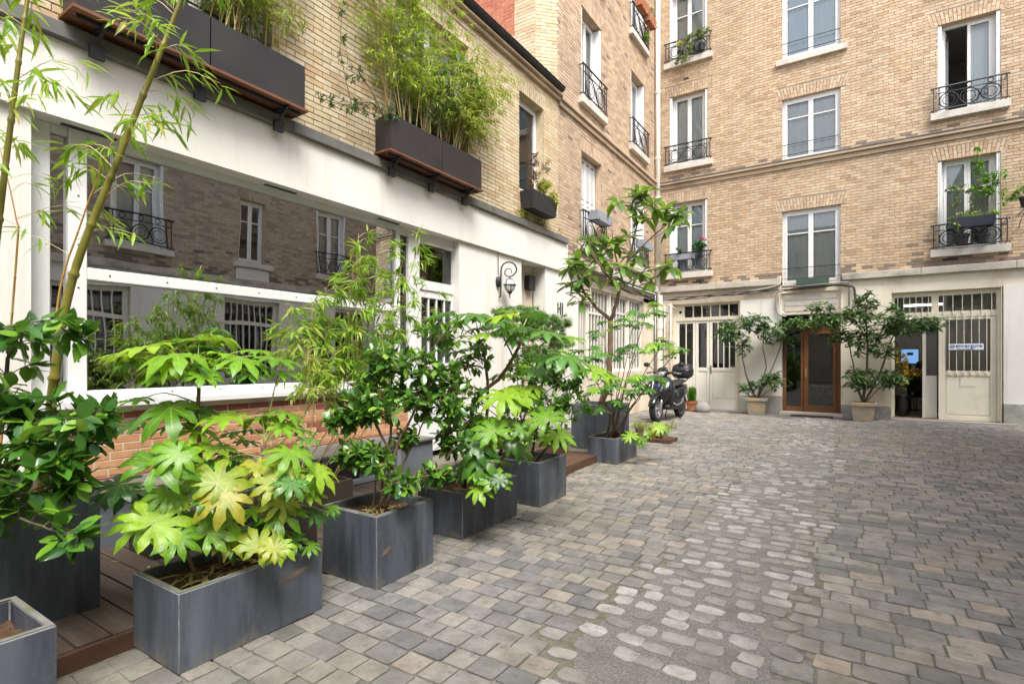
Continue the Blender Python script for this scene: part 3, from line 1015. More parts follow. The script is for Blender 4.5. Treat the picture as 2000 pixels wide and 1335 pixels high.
def bamboo(root, culms, shapes, mat, size=(0.08, 0.13), sprays=14, per=(4, 7), start=0.35, culm_mat=None, seed=1, limit=300, branch=0.35, node_gap=0.22, twig_mat=None, droop=0.5, spread=1.0):
    """culms [(points, radius)]: jointed canes with side branches that carry fans of narrow leaves"""
    rr = random.Random(seed)
    xf = []
    tw = MB()
    for (pts, r) in culms:
        c = curve(pts, 36)
        L = sum((c[i + 1] - c[i]).length for i in range(len(c) - 1))
        rs, out = [], []
        acc, nxt = 0.0, node_gap * 0.6
        k = len(c)
        for i, p in enumerate(c):
            f = i / (k - 1)
            rad = r * (1 - 0.72 * f)
            if i and acc + (p - c[i - 1]).length > nxt:
                q = c[i - 1].lerp(p, 0.5)
                for w_, dz in ((1.0, -0.02), (1.28, -0.006), (1.28, 0.004), (0.93, 0.018)):
                    out.append(q + (p - c[i - 1]).normalized() * dz * min(1, r / 0.02))
                    rs.append(rad * w_)
                nxt += node_gap
            if i:
                acc += (p - c[i - 1]).length
            out.append(p)
            rs.append(rad)
        # keep the points in order along the cane
        part('culm', MB().tube(out, rs, 8 if r > 0.012 else 5), culm_mat or CULM, root, smooth=True)
        for s in range(sprays):
            f = start + (1 - start) * (s + rr.random()) / sprays
            i0 = min(int(f * (k - 1)), k - 2)
            st = c[i0].lerp(c[i0 + 1], f * (k - 1) - i0)
            an = rr.uniform(0, 6.28)
            bl = branch * rr.uniform(0.5, 1.15) * (1.15 - 0.5 * f)
            d = Vector((math.cos(an), math.sin(an), rr.uniform(0.15, 0.9))) * spread
            tip = st + d.normalized() * bl
            tip.z -= bl * droop * 0.35
            mid = st.lerp(tip, 0.5) + Vector((0, 0, bl * 0.18))
            tc = curve([st, mid, tip], 6)
            tw.tube(tc, [max(r * 0.10, 0.0016)] * (len(tc) - 1) + [0.0008], 3, cap=False)
            for q in range(2 + (bl > 0.2) + (bl > 0.3)):
                ff = 1.0 - q * 0.25
                j = min(int(ff * (len(tc) - 1)), len(tc) - 2)
                p = tc[j].lerp(tc[j + 1], ff * (len(tc) - 1) - j)
                td = (tc[-1] - tc[0]).normalized()
                for _ in range(rr.randint(*per)):
                    dd = td * rr.uniform(0.3, 1.0) + Vector((rr.uniform(-1, 1), rr.uniform(-1, 1), rr.uniform(-1.0, 0.45))) * 0.8
                    dd.z -= droop * rr.uniform(0, 0.7)
                    up = Vector((rr.uniform(-0.6, 0.6), rr.uniform(-0.6, 0.6), 1))
                    xf.append(leaf_M(p + Vector((rr.uniform(-1, 1), rr.uniform(-1, 1), rr.uniform(-1, 1))) * 0.02, dd, up, rr.uniform(*size)))
    part('twigs', tw, twig_mat or CULM_STRAW, root, kind='stuff')
    emit_leaves(root, shapes, mat, xf, limit)
    return xf


SH_OVAL = [leaf_oval(0.27, 0.06, 0.10), leaf_oval(0.24, 0.10, 0.20), leaf_oval(0.29, 0.03, 0.05)]
SH_LANCE = [leaf_lance(0.075, 0.15), leaf_lance(0.065, 0.45), leaf_lance(0.085, 0.3)]
SH_LONG = [leaf_oval(0.215, 0.05, 0.25, ((0, 0.12), (0.3, 0.7), (0.6, 1.0), (0.85, 0.7), (1.0, 0.0))), leaf_oval(0.19, 0.08, 0.45, ((0, 0.12), (0.3, 0.7), (0.6, 1.0), (0.85, 0.7), (1.0, 0.0)))]
SH_NARROW = [leaf_oval(0.15, 0.04, 0.15), leaf_oval(0.17, 0.06, 0.3)]
SH_PALM = [leaf_palm(9, 1, 0.24, 0.165, 0.33), leaf_palm(9, 2, 0.34, 0.155, 0.30), leaf_palm(8, 3, 0.44, 0.18, 0.36), leaf_palm(9, 4, 0.16, 0.165, 0.34)]
SH_MAPLE = [leaf_small_palm(7, 0.05, 0.2), leaf_small_palm(5, 0.06, 0.3)]

# ================================================================== GROUND
def ground_material():
    m = Mat('sandy_joint_ground', 0.95, 0, 0.2)
    c = m.ramp(m.noise(26.0, (1, 1, 1), 6, 0.7), [(0.3, (0.085, 0.078, 0.062)), (0.7, (0.27, 0.25, 0.205))])
    f = m.ramp(m.noise(0.9, (1, 1, 1), 6, 0.7), [(0.46, 0.0), (0.66, 0.75)])
    c = m.mix(f, c, (0.13, 0.128, 0.075))
    m.color(c)
    m.bump(m.noise(110.0, (1, 1, 1), 4), 0.8, 0.006)
    return m.m


def cobble_material(name, stops, gloss=0.75, blot=(0.10, 0.10, 0.10)):
    m = Mat(name, gloss, 0, 0.35)
    c = m.ramp(m.attr(), stops)
    n1 = m.ramp(m.noise(7.0, (1, 1, 1), 7, 0.7), [(0.3, 0.58), (0.7, 1.25)])
    c = m.mix(1.0, c, n1, 'MULTIPLY')
    n2 = m.ramp(m.noise(17.0, (1, 1, 1), 5, 0.7), [(0.56, 0.0), (0.68, 0.6)])
    c = m.mix(n2, c, blot)
    n4 = m.ramp(m.noise(150.0, (1, 1, 1), 4, 0.8), [(0.56, 0.0), (0.72, 0.5)])
    c = m.mix(n4, c, (0.42, 0.39, 0.34))
    # moss and damp patches in the court
    n3 = m.ramp(m.noise(0.55, (1, 1, 1), 7, 0.7), [(0.45, 0.0), (0.66, 0.55)])
    c = m.mix(n3, c, (0.155, 0.150, 0.095))
    m.color(c)
    m.bump(m.noise(48.0, (1, 1, 1), 7, 0.75), 0.8, 0.008)
    return m.m


GROUND_MAT = ground_material()
COBBLE = cobble_material('sandstone_cobble', [(0.0, (0.142, 0.138, 0.138)), (0.25, (0.195, 0.188, 0.183)), (0.5, (0.25, 0.236, 0.22)), (0.72, (0.29, 0.266, 0.236)), (0.86, (0.33, 0.285, 0.240)), (0.95, (0.385, 0.310, 0.240)), (1.0, (0.40, 0.37, 0.32))])
GUTTER = cobble_material('pale_granite_cobble', [(0.0, (0.22, 0.21, 0.19)), (0.6, (0.34, 0.325, 0.30)), (1.0, (0.46, 0.445, 0.415))], 0.8, (0.15, 0.145, 0.14))
GUTTER_BED = stained('gutter_mortar', (0.10, 0.096, 0.086), (0.30, 0.288, 0.26), 75, rough=0.95, bump=1.0, fine=120, dist=0.008, dirt=(0.13, 0.125, 0.095), dirt_scale=3)

g = MB()
g.add([(-60, -60, 0.011), (60, -60, 0.011), (60, 60, 0.011), (-60, 60, 0.011)], [(0, 1, 2, 3)])
ground = new_obj('ground', g.build('ground', GROUND_MAT))
ground['kind'] = 'structure'
pav = bpy.data.objects.new('cobbled_paving', None)
COL.objects.link(pav)
pav['kind'] = 'structure'
ORIGIN[pav.name] = Vector((0, 0, 0))
bed = MB()
vs = []
rr = random.Random(3)
ys = [-6 + 0.25 * i for i in range(89)]
for y in ys:
    vs += [(-1.16 + rr.uniform(-0.07, 0.07), y, 0.0145), (-0.30 + rr.uniform(-0.07, 0.07), y, 0.0145)]
bed.add(vs, [(2 * i, 2 * i + 1, 2 * i + 3, 2 * i + 2) for i in range(len(ys) - 1)])
part('gutter_bed', bed, GUTTER_BED, pav)


def stone_shape(seed, tone, lx, ly, rnd=0.16, h=0.022, dome=0.007, irr=0.0):
    """a worn sett with rounded corners, about 40 triangles"""
    q = random.Random(seed)
    mb = MB()
    vs = []
    out = []
    for (sx, sy, a0) in ((1, 1, 0), (-1, 1, 90), (-1, -1, 180), (1, -1, 270)):
        r_ = rnd * q.uniform(0.6, 1.5)
        jx, jy = q.uniform(-0.022, 0.014), q.uniform(-0.03, 0.018)
        for k in range(3):
            a = math.radians(a0 + 45 * k)
            out.append((lx * (sx * (0.5 - r_ + jx) + r_ * math.cos(a)), ly * (sy * (0.5 - r_ + jy) + r_ * math.sin(a))))
    out = [(x * (1 + q.uniform(-irr, irr * 0.6)), y * (1 + q.uniform(-irr, irr * 0.6))) for (x, y) in out]
    n = len(out)
    for (s, z) in ((1.0, -0.6 * h), (0.992, h * 0.72), (0.935, h)):
        for (x, y) in out:
            vs.append((x * s, y * s, z + (q.uniform(-0.14, 0.14) * h if s < 0.95 else 0)))
    c = len(vs)
    vs.append((q.uniform(-0.1, 0.1) * lx, q.uniform(-0.1, 0.1) * ly, h + dome * q.uniform(-0.4, 1)))
    fs = []
    for r_ in range(2):
        for k in range(n):
            fs.append((r_ * n + k, r_ * n + (k + 1) % n, (r_ + 1) * n + (k + 1) % n, (r_ + 1) * n + k))
    for k in range(n):
        fs.append((2 * n + k, 2 * n + (k + 1) % n, c))
    mb.add(vs, fs, tone)
    return mb


def lay_stones():
    rr = random.Random(77)
    row_h = 0.142
    setts, pale = [], []
    y, row = -4.2, 0
    while y < 16.12:
        left = -5.15 if y > 8.9 else (-3.6 if y > 6.2 else -3.02)
        if y < 0.4:
            left = -4.0
        x = left + rr.uniform(0, 0.12)
        slip = 0.0
        while x < 3.25:
            L = rr.choice((0.155, 0.17, 0.185, 0.20, 0.21)) if x > -0.25 else rr.choice((0.14, 0.155, 0.17, 0.185))
            cx = x + L / 2
            edge0 = -1.22 + 0.08 * math.sin(y * 1.7) + rr.uniform(-0.09, 0.09)
            edge1 = -0.27 + 0.06 * math.sin(y * 2.3 + 1) + rr.uniform(-0.09, 0.09)
            yy = y + 0.006 * math.sin(x * 3 + row) + 0.05 * math.sin(x * 0.8 + y * 0.35)
            if edge0 < cx < edge1:
                if rr.random() < (0.95 if y < 5 else 0.98):
                    s = rr.uniform(0.78, 1.03)
                    pale.append((cx + rr.uniform(-0.02, 0.02), yy + rr.uniform(-0.02, 0.02), L * s, row_h * rr.uniform(0.66, 0.95), rr.uniform(-0.16, 0.16), rr.random()))
                x += L * rr.uniform(0.98, 1.12)
                continue
            t = rr.random()
            patch = 0.5 + 0.5 * math.sin(cx * 0.9 + 1.0) * math.sin(y * 0.7)
            t = min(0.999, max(0.0, t * 0.8 + 0.2 * patch))
            setts.append((cx, yy, L, row_h, rr.uniform(-0.025, 0.025), t))
            x += L + rr.uniform(0.001, 0.004)
        y += row_h
        row += 1
    for (lst, nm, mat, rnd, gap, h, dome, rest) in ((setts, 'cobble', COBBLE, 0.075, 0.004, 0.008, 0.0015, 'cobbles'), (pale, 'gutter_stone', GUTTER, 0.22, 0.010, 0.007, 0.0025, 'gutter_stones')):
        rank = []
        for i, s in enumerate(lst):
            p = Vector((s[0], s[1], 0.02))
            dp = depth(p)
            if dp < 0.8:
                continue
            uu, vv = (p.x * CC + p.y * CS) / dp, (p.z - 1.45) / dp
            if abs(uu) < 0.99 and vv > -0.63:
                hid = -3.06 < p.x < -2.55 and 0.2 < p.y < 5.1
                if not hid:
                    rank.append((dp, i))
        rank.sort()
        chosen = {i for _, i in rank[:300]}
        NV = 24
        protos = [stone_shape(100 + k, (k + 0.5) / NV, 1.0, 1.0, rnd, 1.0, dome / h, 0.13 if nm == 'gutter_stone' else 0.012) for k in range(NV)]
        meshes = [None] * NV
        big = MB()
        for i, (cx, cy, L, W, rot, t) in enumerate(lst):
            k = min(NV - 1, int(t * NV))
            lift = rr.uniform(-0.002, 0.003)
            sx, sy, sz = L - gap, W - gap, h
            tx, ty = rr.uniform(-0.012, 0.012), rr.uniform(-0.012, 0.012)
            flip = rr.random() < 0.5
            rz = rot + (math.pi if flip else 0)
            M_ = Matrix.Translation((cx, cy, 0.0125 + lift * 0.7)) @ Matrix.Rotation(rz, 4, 'Z') @ Matrix.Rotation(tx, 4, 'X') @ Matrix.Rotation(ty, 4, 'Y') @ Matrix.Diagonal((sx, sy, sz, 1))
            if i in chosen:
                if meshes[k] is None:
                    meshes[k] = protos[k].build(nm, mat)
                o = bpy.data.objects.new(nm, meshes[k])
                o.matrix_basis = M_
                o.parent = pav
                COL.objects.link(o)
            else:
                big.add([M_ @ Vector(v) for v in protos[k].v], protos[k].f, (k + 0.5) / NV)
        part(rest, big, mat, pav, kind='stuff')


lay_stones()

# ================================================================== ANNEX (long low building on the left)
annex = thing('annex_building', (-5.2, 3.0, 0), 'long low cream brick annex with a mirror window under a white beam', 'building')
# --- ground floor
part('white_beam', MB().fbox(FL, -4.0, 10.19, 3.335, 3.93, -0.30, 0.03), PLASTER_WHITE, annex)
for k, (s0, s1) in enumerate(((-4.0, 1.2), (1.204, 3.55), (3.554, 6.0), (6.004, 8.45), (8.454, 9.45), (9.454, 10.12))):
    o = part('ledge_slab', MB().fbox(FL, s0, s1, 3.932, 4.055, -0.16, 0.085), ZINC, annex)
    bevel(o, 0.008, 1)
    part('ledge_slab', MB().fbox(FL, s0, s1, 4.055, 4.075, -0.15, 0.03), ZINC, annex)
part('wall', MB().fbox(FL, -4.0, 1.40, 0, 3.335, -0.30, -0.02), PLASTER_WHITE, annex)
part('wall', MB().fbox(FL, 6.55, 8.39, 0, 3.335, -0.30, -0.02), PLASTER_WHITE, annex)
part('wall', MB().fbox(FL, 9.30, 10.80, 0, 3.335, -0.30, -0.02), PLASTER_WHITE, annex)
part('wall', MB().fbox(FL, 10.19, 10.80, 3.335, 3.60, -0.30, -0.02), PLASTER_BEIGE, annex)
part('wall', MB().fbox(FL, 5.33, 5.60, 0, 1.15, -0.34, -0.14), PLASTER_WHITE, annex)
# recess with the dark narrow window
nm_ = MB()
nm_.fbox(FL, 8.39, 9.30, 0, 1.9, -0.42, -0.32)
nm_.fbox(FL, 8.86, 9.30, 1.9, 3.335, -0.42, -0.32)
nm_.fbox(FL, 8.39, 9.30, 3.2, 3.335, -0.32, -0.30)
part('recess_wall', nm_, PLASTER_BEIGE, annex)
w_ = part('window', MB().fbox(FL, 8.39, 8.44, 1.9, 3.2, -0.40, -0.30).fbox(FL, 8.80, 8.86, 1.9, 3.2, -0.40, -0.30).fbox(FL, 8.44, 8.80, 3.14, 3.2, -0.40, -0.30).fbox(FL, 8.44, 8.80, 1.9, 1.96, -0.40, -0.30), WHITE_FRAME, annex)
part('pane', MB().fquad(FL, 8.44, 8.80, 1.96, 3.14, -0.35), GLASS_DARK, w_)
part('vent_box', MB().fbox(FL, 8.98, 9.20, 2.86, 3.14, -0.32, -0.20), BLACK_SATIN, annex)
# big mirror window
fm = MB()
N0, N1 = -0.24, -0.16
A0, A1 = 1.40, 6.62
fm.fbox(FL, 1.415, 1.555, 1.13, 3.335, N0, N1)                 # left post
fm.fbox(FL, 1.665, 1.790, 1.13, 3.335, N0, N1 + 0.02)          # post between narrow pane and big glass
fm.fbox(FL, 5.33, 5.41, 1.13, 3.335, N0, N1)
fm.fbox(FL, 1.790, 5.33, 3.265, 3.335, N0, N1)
fm.fbox(FL, 1.555, 1.665, 3.265, 3.335, N0, N1)
fm.fbox(FL, 1.790, 5.33, 2.125, 2.225, N0, N1 + 0.015)         # middle rail
fm.fbox(FL, 1.555, 5.33, 1.13, 1.205, N0, N1)
big = part('mirror_window', fm, WHITE_FRAME, annex)
bevel(big, 0.006, 1)
part('pane', MB().fquad(FL, 1.79, 5.33, 2.225, 3.265, -0.20), GLASS_BIG, big)
part('pane', MB().fquad(FL, 1.79, 5.33, 1.205, 2.125, -0.20), GLASS_BIG, big)
part('pane', MB().fquad(FL, 1.555, 1.665, 1.205, 3.265, -0.20), GLASS_BIG, big)
scr = MB()
for a in [1.95 + 0.45 * i for i in range(8)]:
    scr.lathe(FL.P(a, 2.175, -0.145), [(0.008, 0), (0.006, 0.004)], 8, 'x')
    scr.lathe(FL.P(a + 0.05, 1.170, -0.16), [(0.008, 0), (0.006, 0.004)], 8, 'x')
for z in (1.45, 1.75, 2.05, 2.4, 2.8):
    scr.lathe(FL.P(1.73, z, -0.14), [(0.008, 0), (0.006, 0.004)], 8, 'x')
part('frame_screws', scr, IRON, big, kind='stuff')
o = part('window_ledge', MB().fbox(FL, 1.40, 5.45, 1.07, 1.128, -0.24, 0.03), WHITE_FRAME, annex)
bevel(o, 0.006, 1)
o = part('window_ledge', MB().fbox(FL, 1.40, 5.45, 1.030, 1.068, -0.24, -0.03), PLASTER_BEIGE, annex)
# narrow side light and glazed door
fd = MB()
fd.fbox(FL, 5.56, 5.62, 0.1, 3.335, -0.24, -0.15)
fd.fbox(FL, 5.41, 5.56, 3.22, 3.335, -0.24, -0.16)
fd.fbox(FL, 5.41, 5.56, 1.15, 1.25, -0.24, -0.16)
sl = part('side_light', fd, WHITE_FRAME, annex)
part('pane', MB().fquad(FL, 5.41, 5.56, 1.25, 3.22, -0.20), GLASS_DARK, sl)
dm = MB()
dm.fbox(FL, 5.62, 5.78, 0.1, 3.335, -0.24, -0.14)
dm.fbox(FL, 6.60, 6.655, 0.1, 3.335, -0.24, -0.14)
dm.fbox(FL, 5.78, 6.60, 3.18, 3.335, -0.24, -0.14)
dm.fbox(FL, 5.78, 6.60, 2.50, 2.64, -0.24, -0.14)
dm.fbox(FL, 5.78, 5.84, 0.1, 2.495, -0.225, -0.16)
dm.fbox(FL, 6.53, 6.597, 0.1, 2.495, -0.225, -0.16)
dm.fbox(FL, 5.84, 6.53, 2.39, 2.495, -0.225, -0.16)
dm.fbox(FL, 5.84, 6.53, 0.1, 1.42, -0.225, -0.165)
for a in (6.01, 6.19, 6.37):
    dm.fbox(FL, a - 0.012, a + 0.012, 1.42, 2.39, -0.22, -0.165)
dr = part('glazed_door', dm, WHITE_FRAME, annex)
bevel(dr, 0.004, 1)
for a0_, a1_ in ((5.84, 5.998), (6.022, 6.178), (6.202, 6.358), (6.382, 6.53)):
    part('pane', MB().fquad(FL, a0_, a1_, 1.42, 2.39, -0.195), GLASS_DARK, dr)
part('pane', MB().fquad(FL, 5.78, 6.60, 2.64, 3.18, -0.19), GLASS_DARK, dr)
hd = MB()
hd.fbox(FL, 5.795, 5.825, 1.05, 1.25, -0.16, -0.15)
hd.bar(FL.P(5.81, 1.18, -0.15), FL.P(5.81, 1.18, -0.10), 0.008)
hd.bar(FL.P(5.81, 1.18, -0.10), FL.P(5.92, 1.18, -0.10), 0.008)
part('handle', hd, SILVER, dr)
for a in (1.62, 3.35, 4.95):
    vm = MB()
    for k in range(7):
        vm.add([FL.P(a + 0.05 * k, 3.334, -0.10), FL.P(a + 0.05 * k + 0.035, 3.334, -0.10), FL.P(a + 0.05 * k + 0.035, 3.334, -0.085), FL.P(a + 0.05 * k, 3.334, -0.085)], [(0, 1, 2, 3)])
    vm.fbox(FL, a - 0.02, a + 0.36, 3.327, 3.333, -0.115, -0.070)
    part('soffit_vent', vm, BLACK_SATIN, annex)
# low orange brick wall under the window
part('mortar', MB().fbox(FL, 1.40, 5.45, 0.42, 1.030, -0.24, -0.06), MORTAR_WHITE, annex)


def low_tone(t, a, z, rr):
    if z > 0.955 or z < 0.50:
        return 0.90 + 0.1 * t
    return 0.86 * t if rr.random() < 0.9 else 0.92


low = thing('brick_apron', (-5.2, 3.4, 0.42), 'low orange brick apron wall with white joints under the mirror window', 'wall')
brick_field(low, FL, 1.40, 5.45, 0.425, 1.028, [], BRICK_LOW, 0.225, 0.067, 0.009, n=-0.06, proud=0.005, arches=False, tone_fn=low_tone)
# light well casing along the foot of the wall
well = thing('light_well', (-4.9, 2.6, 0), 'blue grey light well casing with a small grey framed window along the deck', 'light well')
wm = MB()
wm.fbox(FL, 0.2, 3.50, 0, 0.45, 0.0, 0.62)
wm.fbox(FL, 4.62, 5.2, 0, 0.45, 0.0, 0.62)
wm.fbox(FL, 3.50, 4.62, 0, 0.11, 0.0, 0.62)
part('casing', wm, BLUE_GREY, well)
part('coping', MB().fbox(FL, 0.18, 5.22, 0.452, 0.475, 0.0, 0.66), ZINC, well)
wf = MB()
for a0_, a1_, z0_, z1_ in ((3.50, 3.56, 0.11, 0.45), (4.03, 4.09, 0.11, 0.45), (4.56, 4.62, 0.11, 0.45), (3.56, 4.03, 0.11, 0.16), (4.09, 4.56, 0.11, 0.16), (3.56, 4.03, 0.40, 0.45), (4.09, 4.56, 0.40, 0.45)):
    wf.fbox(FL, a0_, a1_, z0_, z1_, 0.55, 0.635)
wf_ = part('window', wf, GREY_FRAME, well)
part('pane', MB().fquad(FL, 3.56, 4.03, 0.16, 0.40, 0.59), GLASS_DARK, wf_)
part('pane', MB().fquad(FL, 4.09, 4.56, 0.16, 0.40, 0.59), GLASS_DARK, wf_)
part('inner_lining', MB().fbox(FL, 3.50, 4.62, 0.11, 0.45, 0.0, 0.1), DARK_VOID, well)
# --- upper floor
UW = [(1.95, 3.35, 4.30, 6.45), (5.15, 6.75, 4.30, 6.45), (8.27, 9.18, 4.60, 6.42)]
NB = 0.0
UWf = UW
def annex_tone(t, a, z, rr):
    # rust run-off below the window box
    if z < 4.62 and (8.2 < a < 8.5 or 8.85 < a < 9.15) and rr.random() < 0.75:
        return 0.985
    return t * 0.96


part('mortar', wall_sheet(FL, -4.0, 9.80, 4.0, 6.86, UWf, n=NB), MORTAR_DARK, annex)
for h_ in UWf:
    part('reveal', reveals(FL, [h_], 0.24, NB), BRICK_ANNEX, annex)
brick_field(annex, FL, -4.0, 9.80, 4.075, 6.86, UWf, BRICK_ANNEX, 0.235, 0.066, 0.009, n=NB, proud=0.006, arch_h=0.24, tone_fn=annex_tone)
for (a0_, a1_, z0_, z1_) in UW[:2]:
    window(annex, FL, a0_, a1_, z0_, z1_, n=NB - 0.2, curtain=CURTAIN_GREY if a0_ < 3 else CURTAIN, shutters=False, bar=0.7)
    rb = MB()
    for z in (4.62, 4.80, 4.98):
        rb.bar(FL.P(a0_, z, NB - 0.03), FL.P(a1_, z, NB - 0.03), 0.010)
    part('guard_bar', rb, IRON, annex)
window(annex, FL, 8.27, 9.18, 4.60, 6.42, n=NB - 0.2, leaves=1, bar=None, curtain=None, shutters=False)
o = part('cornice', MB().fbox(FL, -4.0, 9.80, 6.82, 6.90, -0.3, 0.07).fbox(FL, -4.0, 9.80, 6.902, 6.95, -0.3, 0.13), CORNICE, annex)
bevel(o, 0.01, 1)
gu = MB()
vs = []
for a in (-4.0, 9.75):
    for k in range(9):
        t = math.pi * k / 8
        vs.append(FL.P(a, 7.04 - 0.075 * math.sin(t), 0.125 - 0.075 * math.cos(t)))
gu.add(vs, [(k, k + 1, 9 + k + 1, 9 + k) for k in range(8)])
for k in range(30):
    a = -3.8 + k * 0.46
    gu.tube([FL.P(a, 7.05 - 0.085 * math.sin(t), 0.125 - 0.085 * math.cos(t)) for t in [math.pi * i / 6 for i in range(7)]], 0.008, 4)
gu.tube([FL.P(-4.0, 7.045, 0.202), FL.P(9.75, 7.045, 0.202)], 0.012, 6)
part('gutter', gu, IRON, annex)
rf = MB()
P = FL.P
rf.add([P(-4.0, 7.0, 0.05), P(9.80, 7.0, 0.05), P(9.80, 8.3, -3.4), P(-4.0, 8.3, -3.4)], [(0, 1, 2, 3)])
part('roof', rf, ZINC_ROOF, annex)
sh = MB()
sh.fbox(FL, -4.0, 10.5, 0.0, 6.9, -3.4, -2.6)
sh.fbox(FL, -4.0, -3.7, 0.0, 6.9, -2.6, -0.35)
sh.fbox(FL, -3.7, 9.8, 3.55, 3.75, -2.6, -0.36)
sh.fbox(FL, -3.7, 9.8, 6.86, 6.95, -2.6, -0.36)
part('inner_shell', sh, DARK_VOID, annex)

# ================================================================== WING (tall building behind the annex, left)
wing = thing('wing_building', (-5.2, 13.0, 0), 'tall pinkish brick wing with iron window guards between annex and back facade', 'building')
WCOL = [(10.90, 12.02), (14.03, 15.14)]
WROW = [(4.10, 6.20), (7.36, 9.46), (10.50, 12.60)]
WH = [(a0_, a1_, z0_, z1_) for (a0_, a1_) in WCOL for (z0_, z1_) in WROW]


def wing_tone(t, a, z, rr):
    if z < 4.0 and rr.random() < 0.5:
        return 0.97
    return t * 0.90 if rr.random() < 0.985 else 0.96


part('mortar', wall_sheet(FL, 9.80, 16.2, 3.55, 14.5, WH, n=-0.0), MORTAR_TAN, wing)
for h_ in WH:
    part('reveal', reveals(FL, [h_], 0.26), BRICK_WING, wing)
brick_field(wing, FL, 9.80, 16.2, 3.72, 14.5, WH, BRICK_WING, 0.230, 0.072, 0.010, proud=0.006, tone_fn=wing_tone)
for ci, (a0_, a1_) in enumerate(WCOL):
    for ri, (z0_, z1_) in enumerate(WROW):
        cur = [CURTAIN_GREY, CURTAIN, CURTAIN][ri]
        if ci == 0 and ri == 0:
            # closed white slatted shutters
            fr_ = MB()
            n = -0.18
            mid_ = (a0_ + a1_) / 2
            for (s0, s1) in ((a0_ + 0.02, mid_ - 0.005), (mid_ + 0.005, a1_ - 0.02)):
                for (x0, x1) in ((s0, s0 + 0.05), ((s0 + s1) / 2 - 0.025, (s0 + s1) / 2 + 0.025), (s1 - 0.05, s1)):
                    fr_.fbox(FL, x0, x1, z0_ + 0.02, z1_ - 0.02, n - 0.02, n + 0.02)
                for zz in (z0_ + 0.02, (z0_ + z1_) / 2 - 0.04, z1_ - 0.10):
                    fr_.fbox(FL, s0 + 0.05, (s0 + s1) / 2 - 0.025, zz, zz + 0.08, n - 0.018, n + 0.018)
                    fr_.fbox(FL, (s0 + s1) / 2 + 0.025, s1 - 0.05, zz, zz + 0.08, n - 0.018, n + 0.018)
            shp = part('shutter', fr_, WHITE_FRAME, wing)
            slat = MB()
            slat.add([FL.P(-0.095, -0.014, -0.016) - FL.P(0, 0, 0), FL.P(0.095, -0.014, -0.016) - FL.P(0, 0, 0), FL.P(0.095, 0.020, -0.002) - FL.P(0, 0, 0), FL.P(-0.095, 0.020, -0.002) - FL.P(0, 0, 0),
                      FL.P(-0.095, -0.020, 0.006) - FL.P(0, 0, 0), FL.P(0.095, -0.020, 0.006) - FL.P(0, 0, 0), FL.P(0.095, 0.014, 0.014) - FL.P(0, 0, 0), FL.P(-0.095, 0.014, 0.014) - FL.P(0, 0, 0)],
                     [(4, 5, 6, 7), (0, 1, 5, 4), (1, 2, 6, 5), (2, 3, 7, 6), (3, 0, 4, 7), (0, 3, 2, 1)])
            sme = slat.build('slat', WHITE_FRAME)
            for (s0, s1) in ((a0_ + 0.02, mid_ - 0.005), (mid_ + 0.005, a1_ - 0.02)):
                hw = (s1 - s0) / 2
                for x in (s0 + 0.05 + (hw - 0.075) / 2, s1 - 0.05 - (hw - 0.075) / 2):
                    zz = z0_ + 0.14
                    while zz < z1_ - 0.14:
                        if abs(zz - (z0_ + z1_) / 2) > 0.06:
                            o = bpy.data.objects.new('slat', sme)
                            o.location = FL.P(x, zz, n) - ORIGIN[wing.name]
                            o.parent = shp
                            COL.objects.link(o)
                        zz += 0.042
        else:
            window(wing, FL, a0_, a1_, z0_, z1_, n=-0.22, curtain=cur, bar=None if ri else 0.7)
        sill(wing, FL, a0_, a1_, z0_, 0.16, 0.12)
        iron_railing(wing, FL, a0_, a1_, z0_ + 0.07, z0_ + 0.72, 0.10, 2)
o = part('string_course', MB().fbox(FL, 9.80, 16.195, 6.74, 6.85, 0.0, 0.06).fbox(FL, 9.80, 16.195, 6.852, 6.93, 0.0, 0.11), CORNICE, wing)
bevel(o, 0.01, 1)
o = part('ledge', MB().fbox(FL, 10.20, 16.195, 3.52, 3.70, 0.0, 0.14), STONE_BAND, wing)
bevel(o, 0.015, 1)
# cut corner and end wall above the annex roof
d2 = math.sqrt(0.5)
FC = Frame((-5.546, 9.454, 0), (d2, d2, 0), (d2, -d2, 0))
FE = Frame((0, 9.454, 0), (1, 0, 0), (0, -1, 0))
for fr_, e0, e1, z0_ in ((FC, 0.0, 0.489, 6.90), (FE, -11.5, -5.546, 6.70)):
    part('mortar', wall_sheet(fr_, e0, e1, z0_, 14.5, []), MORTAR_TAN if fr_ is FC else MORTAR_RED, wing)
brick_field(wing, FC, 0.0, 0.489, 6.92, 14.5, [], BRICK_ANNEX, 0.235, 0.072, 0.010, proud=0.006, limit=0, arches=False)
RH = [(-11.2, -6.05, 8.30, 13.9)]
brick_field(wing, FE, -8.6, -5.546, 7.3, 14.5, RH, BRICK_ANNEX, 0.235, 0.072, 0.010, proud=0.006, limit=0, arches=False)
brick_field(wing, FE, -8.6, -6.05, 8.30, 13.9, [], BRICK_RED, 0.235, 0.072, 0.010, proud=0.004, limit=0, arches=False)
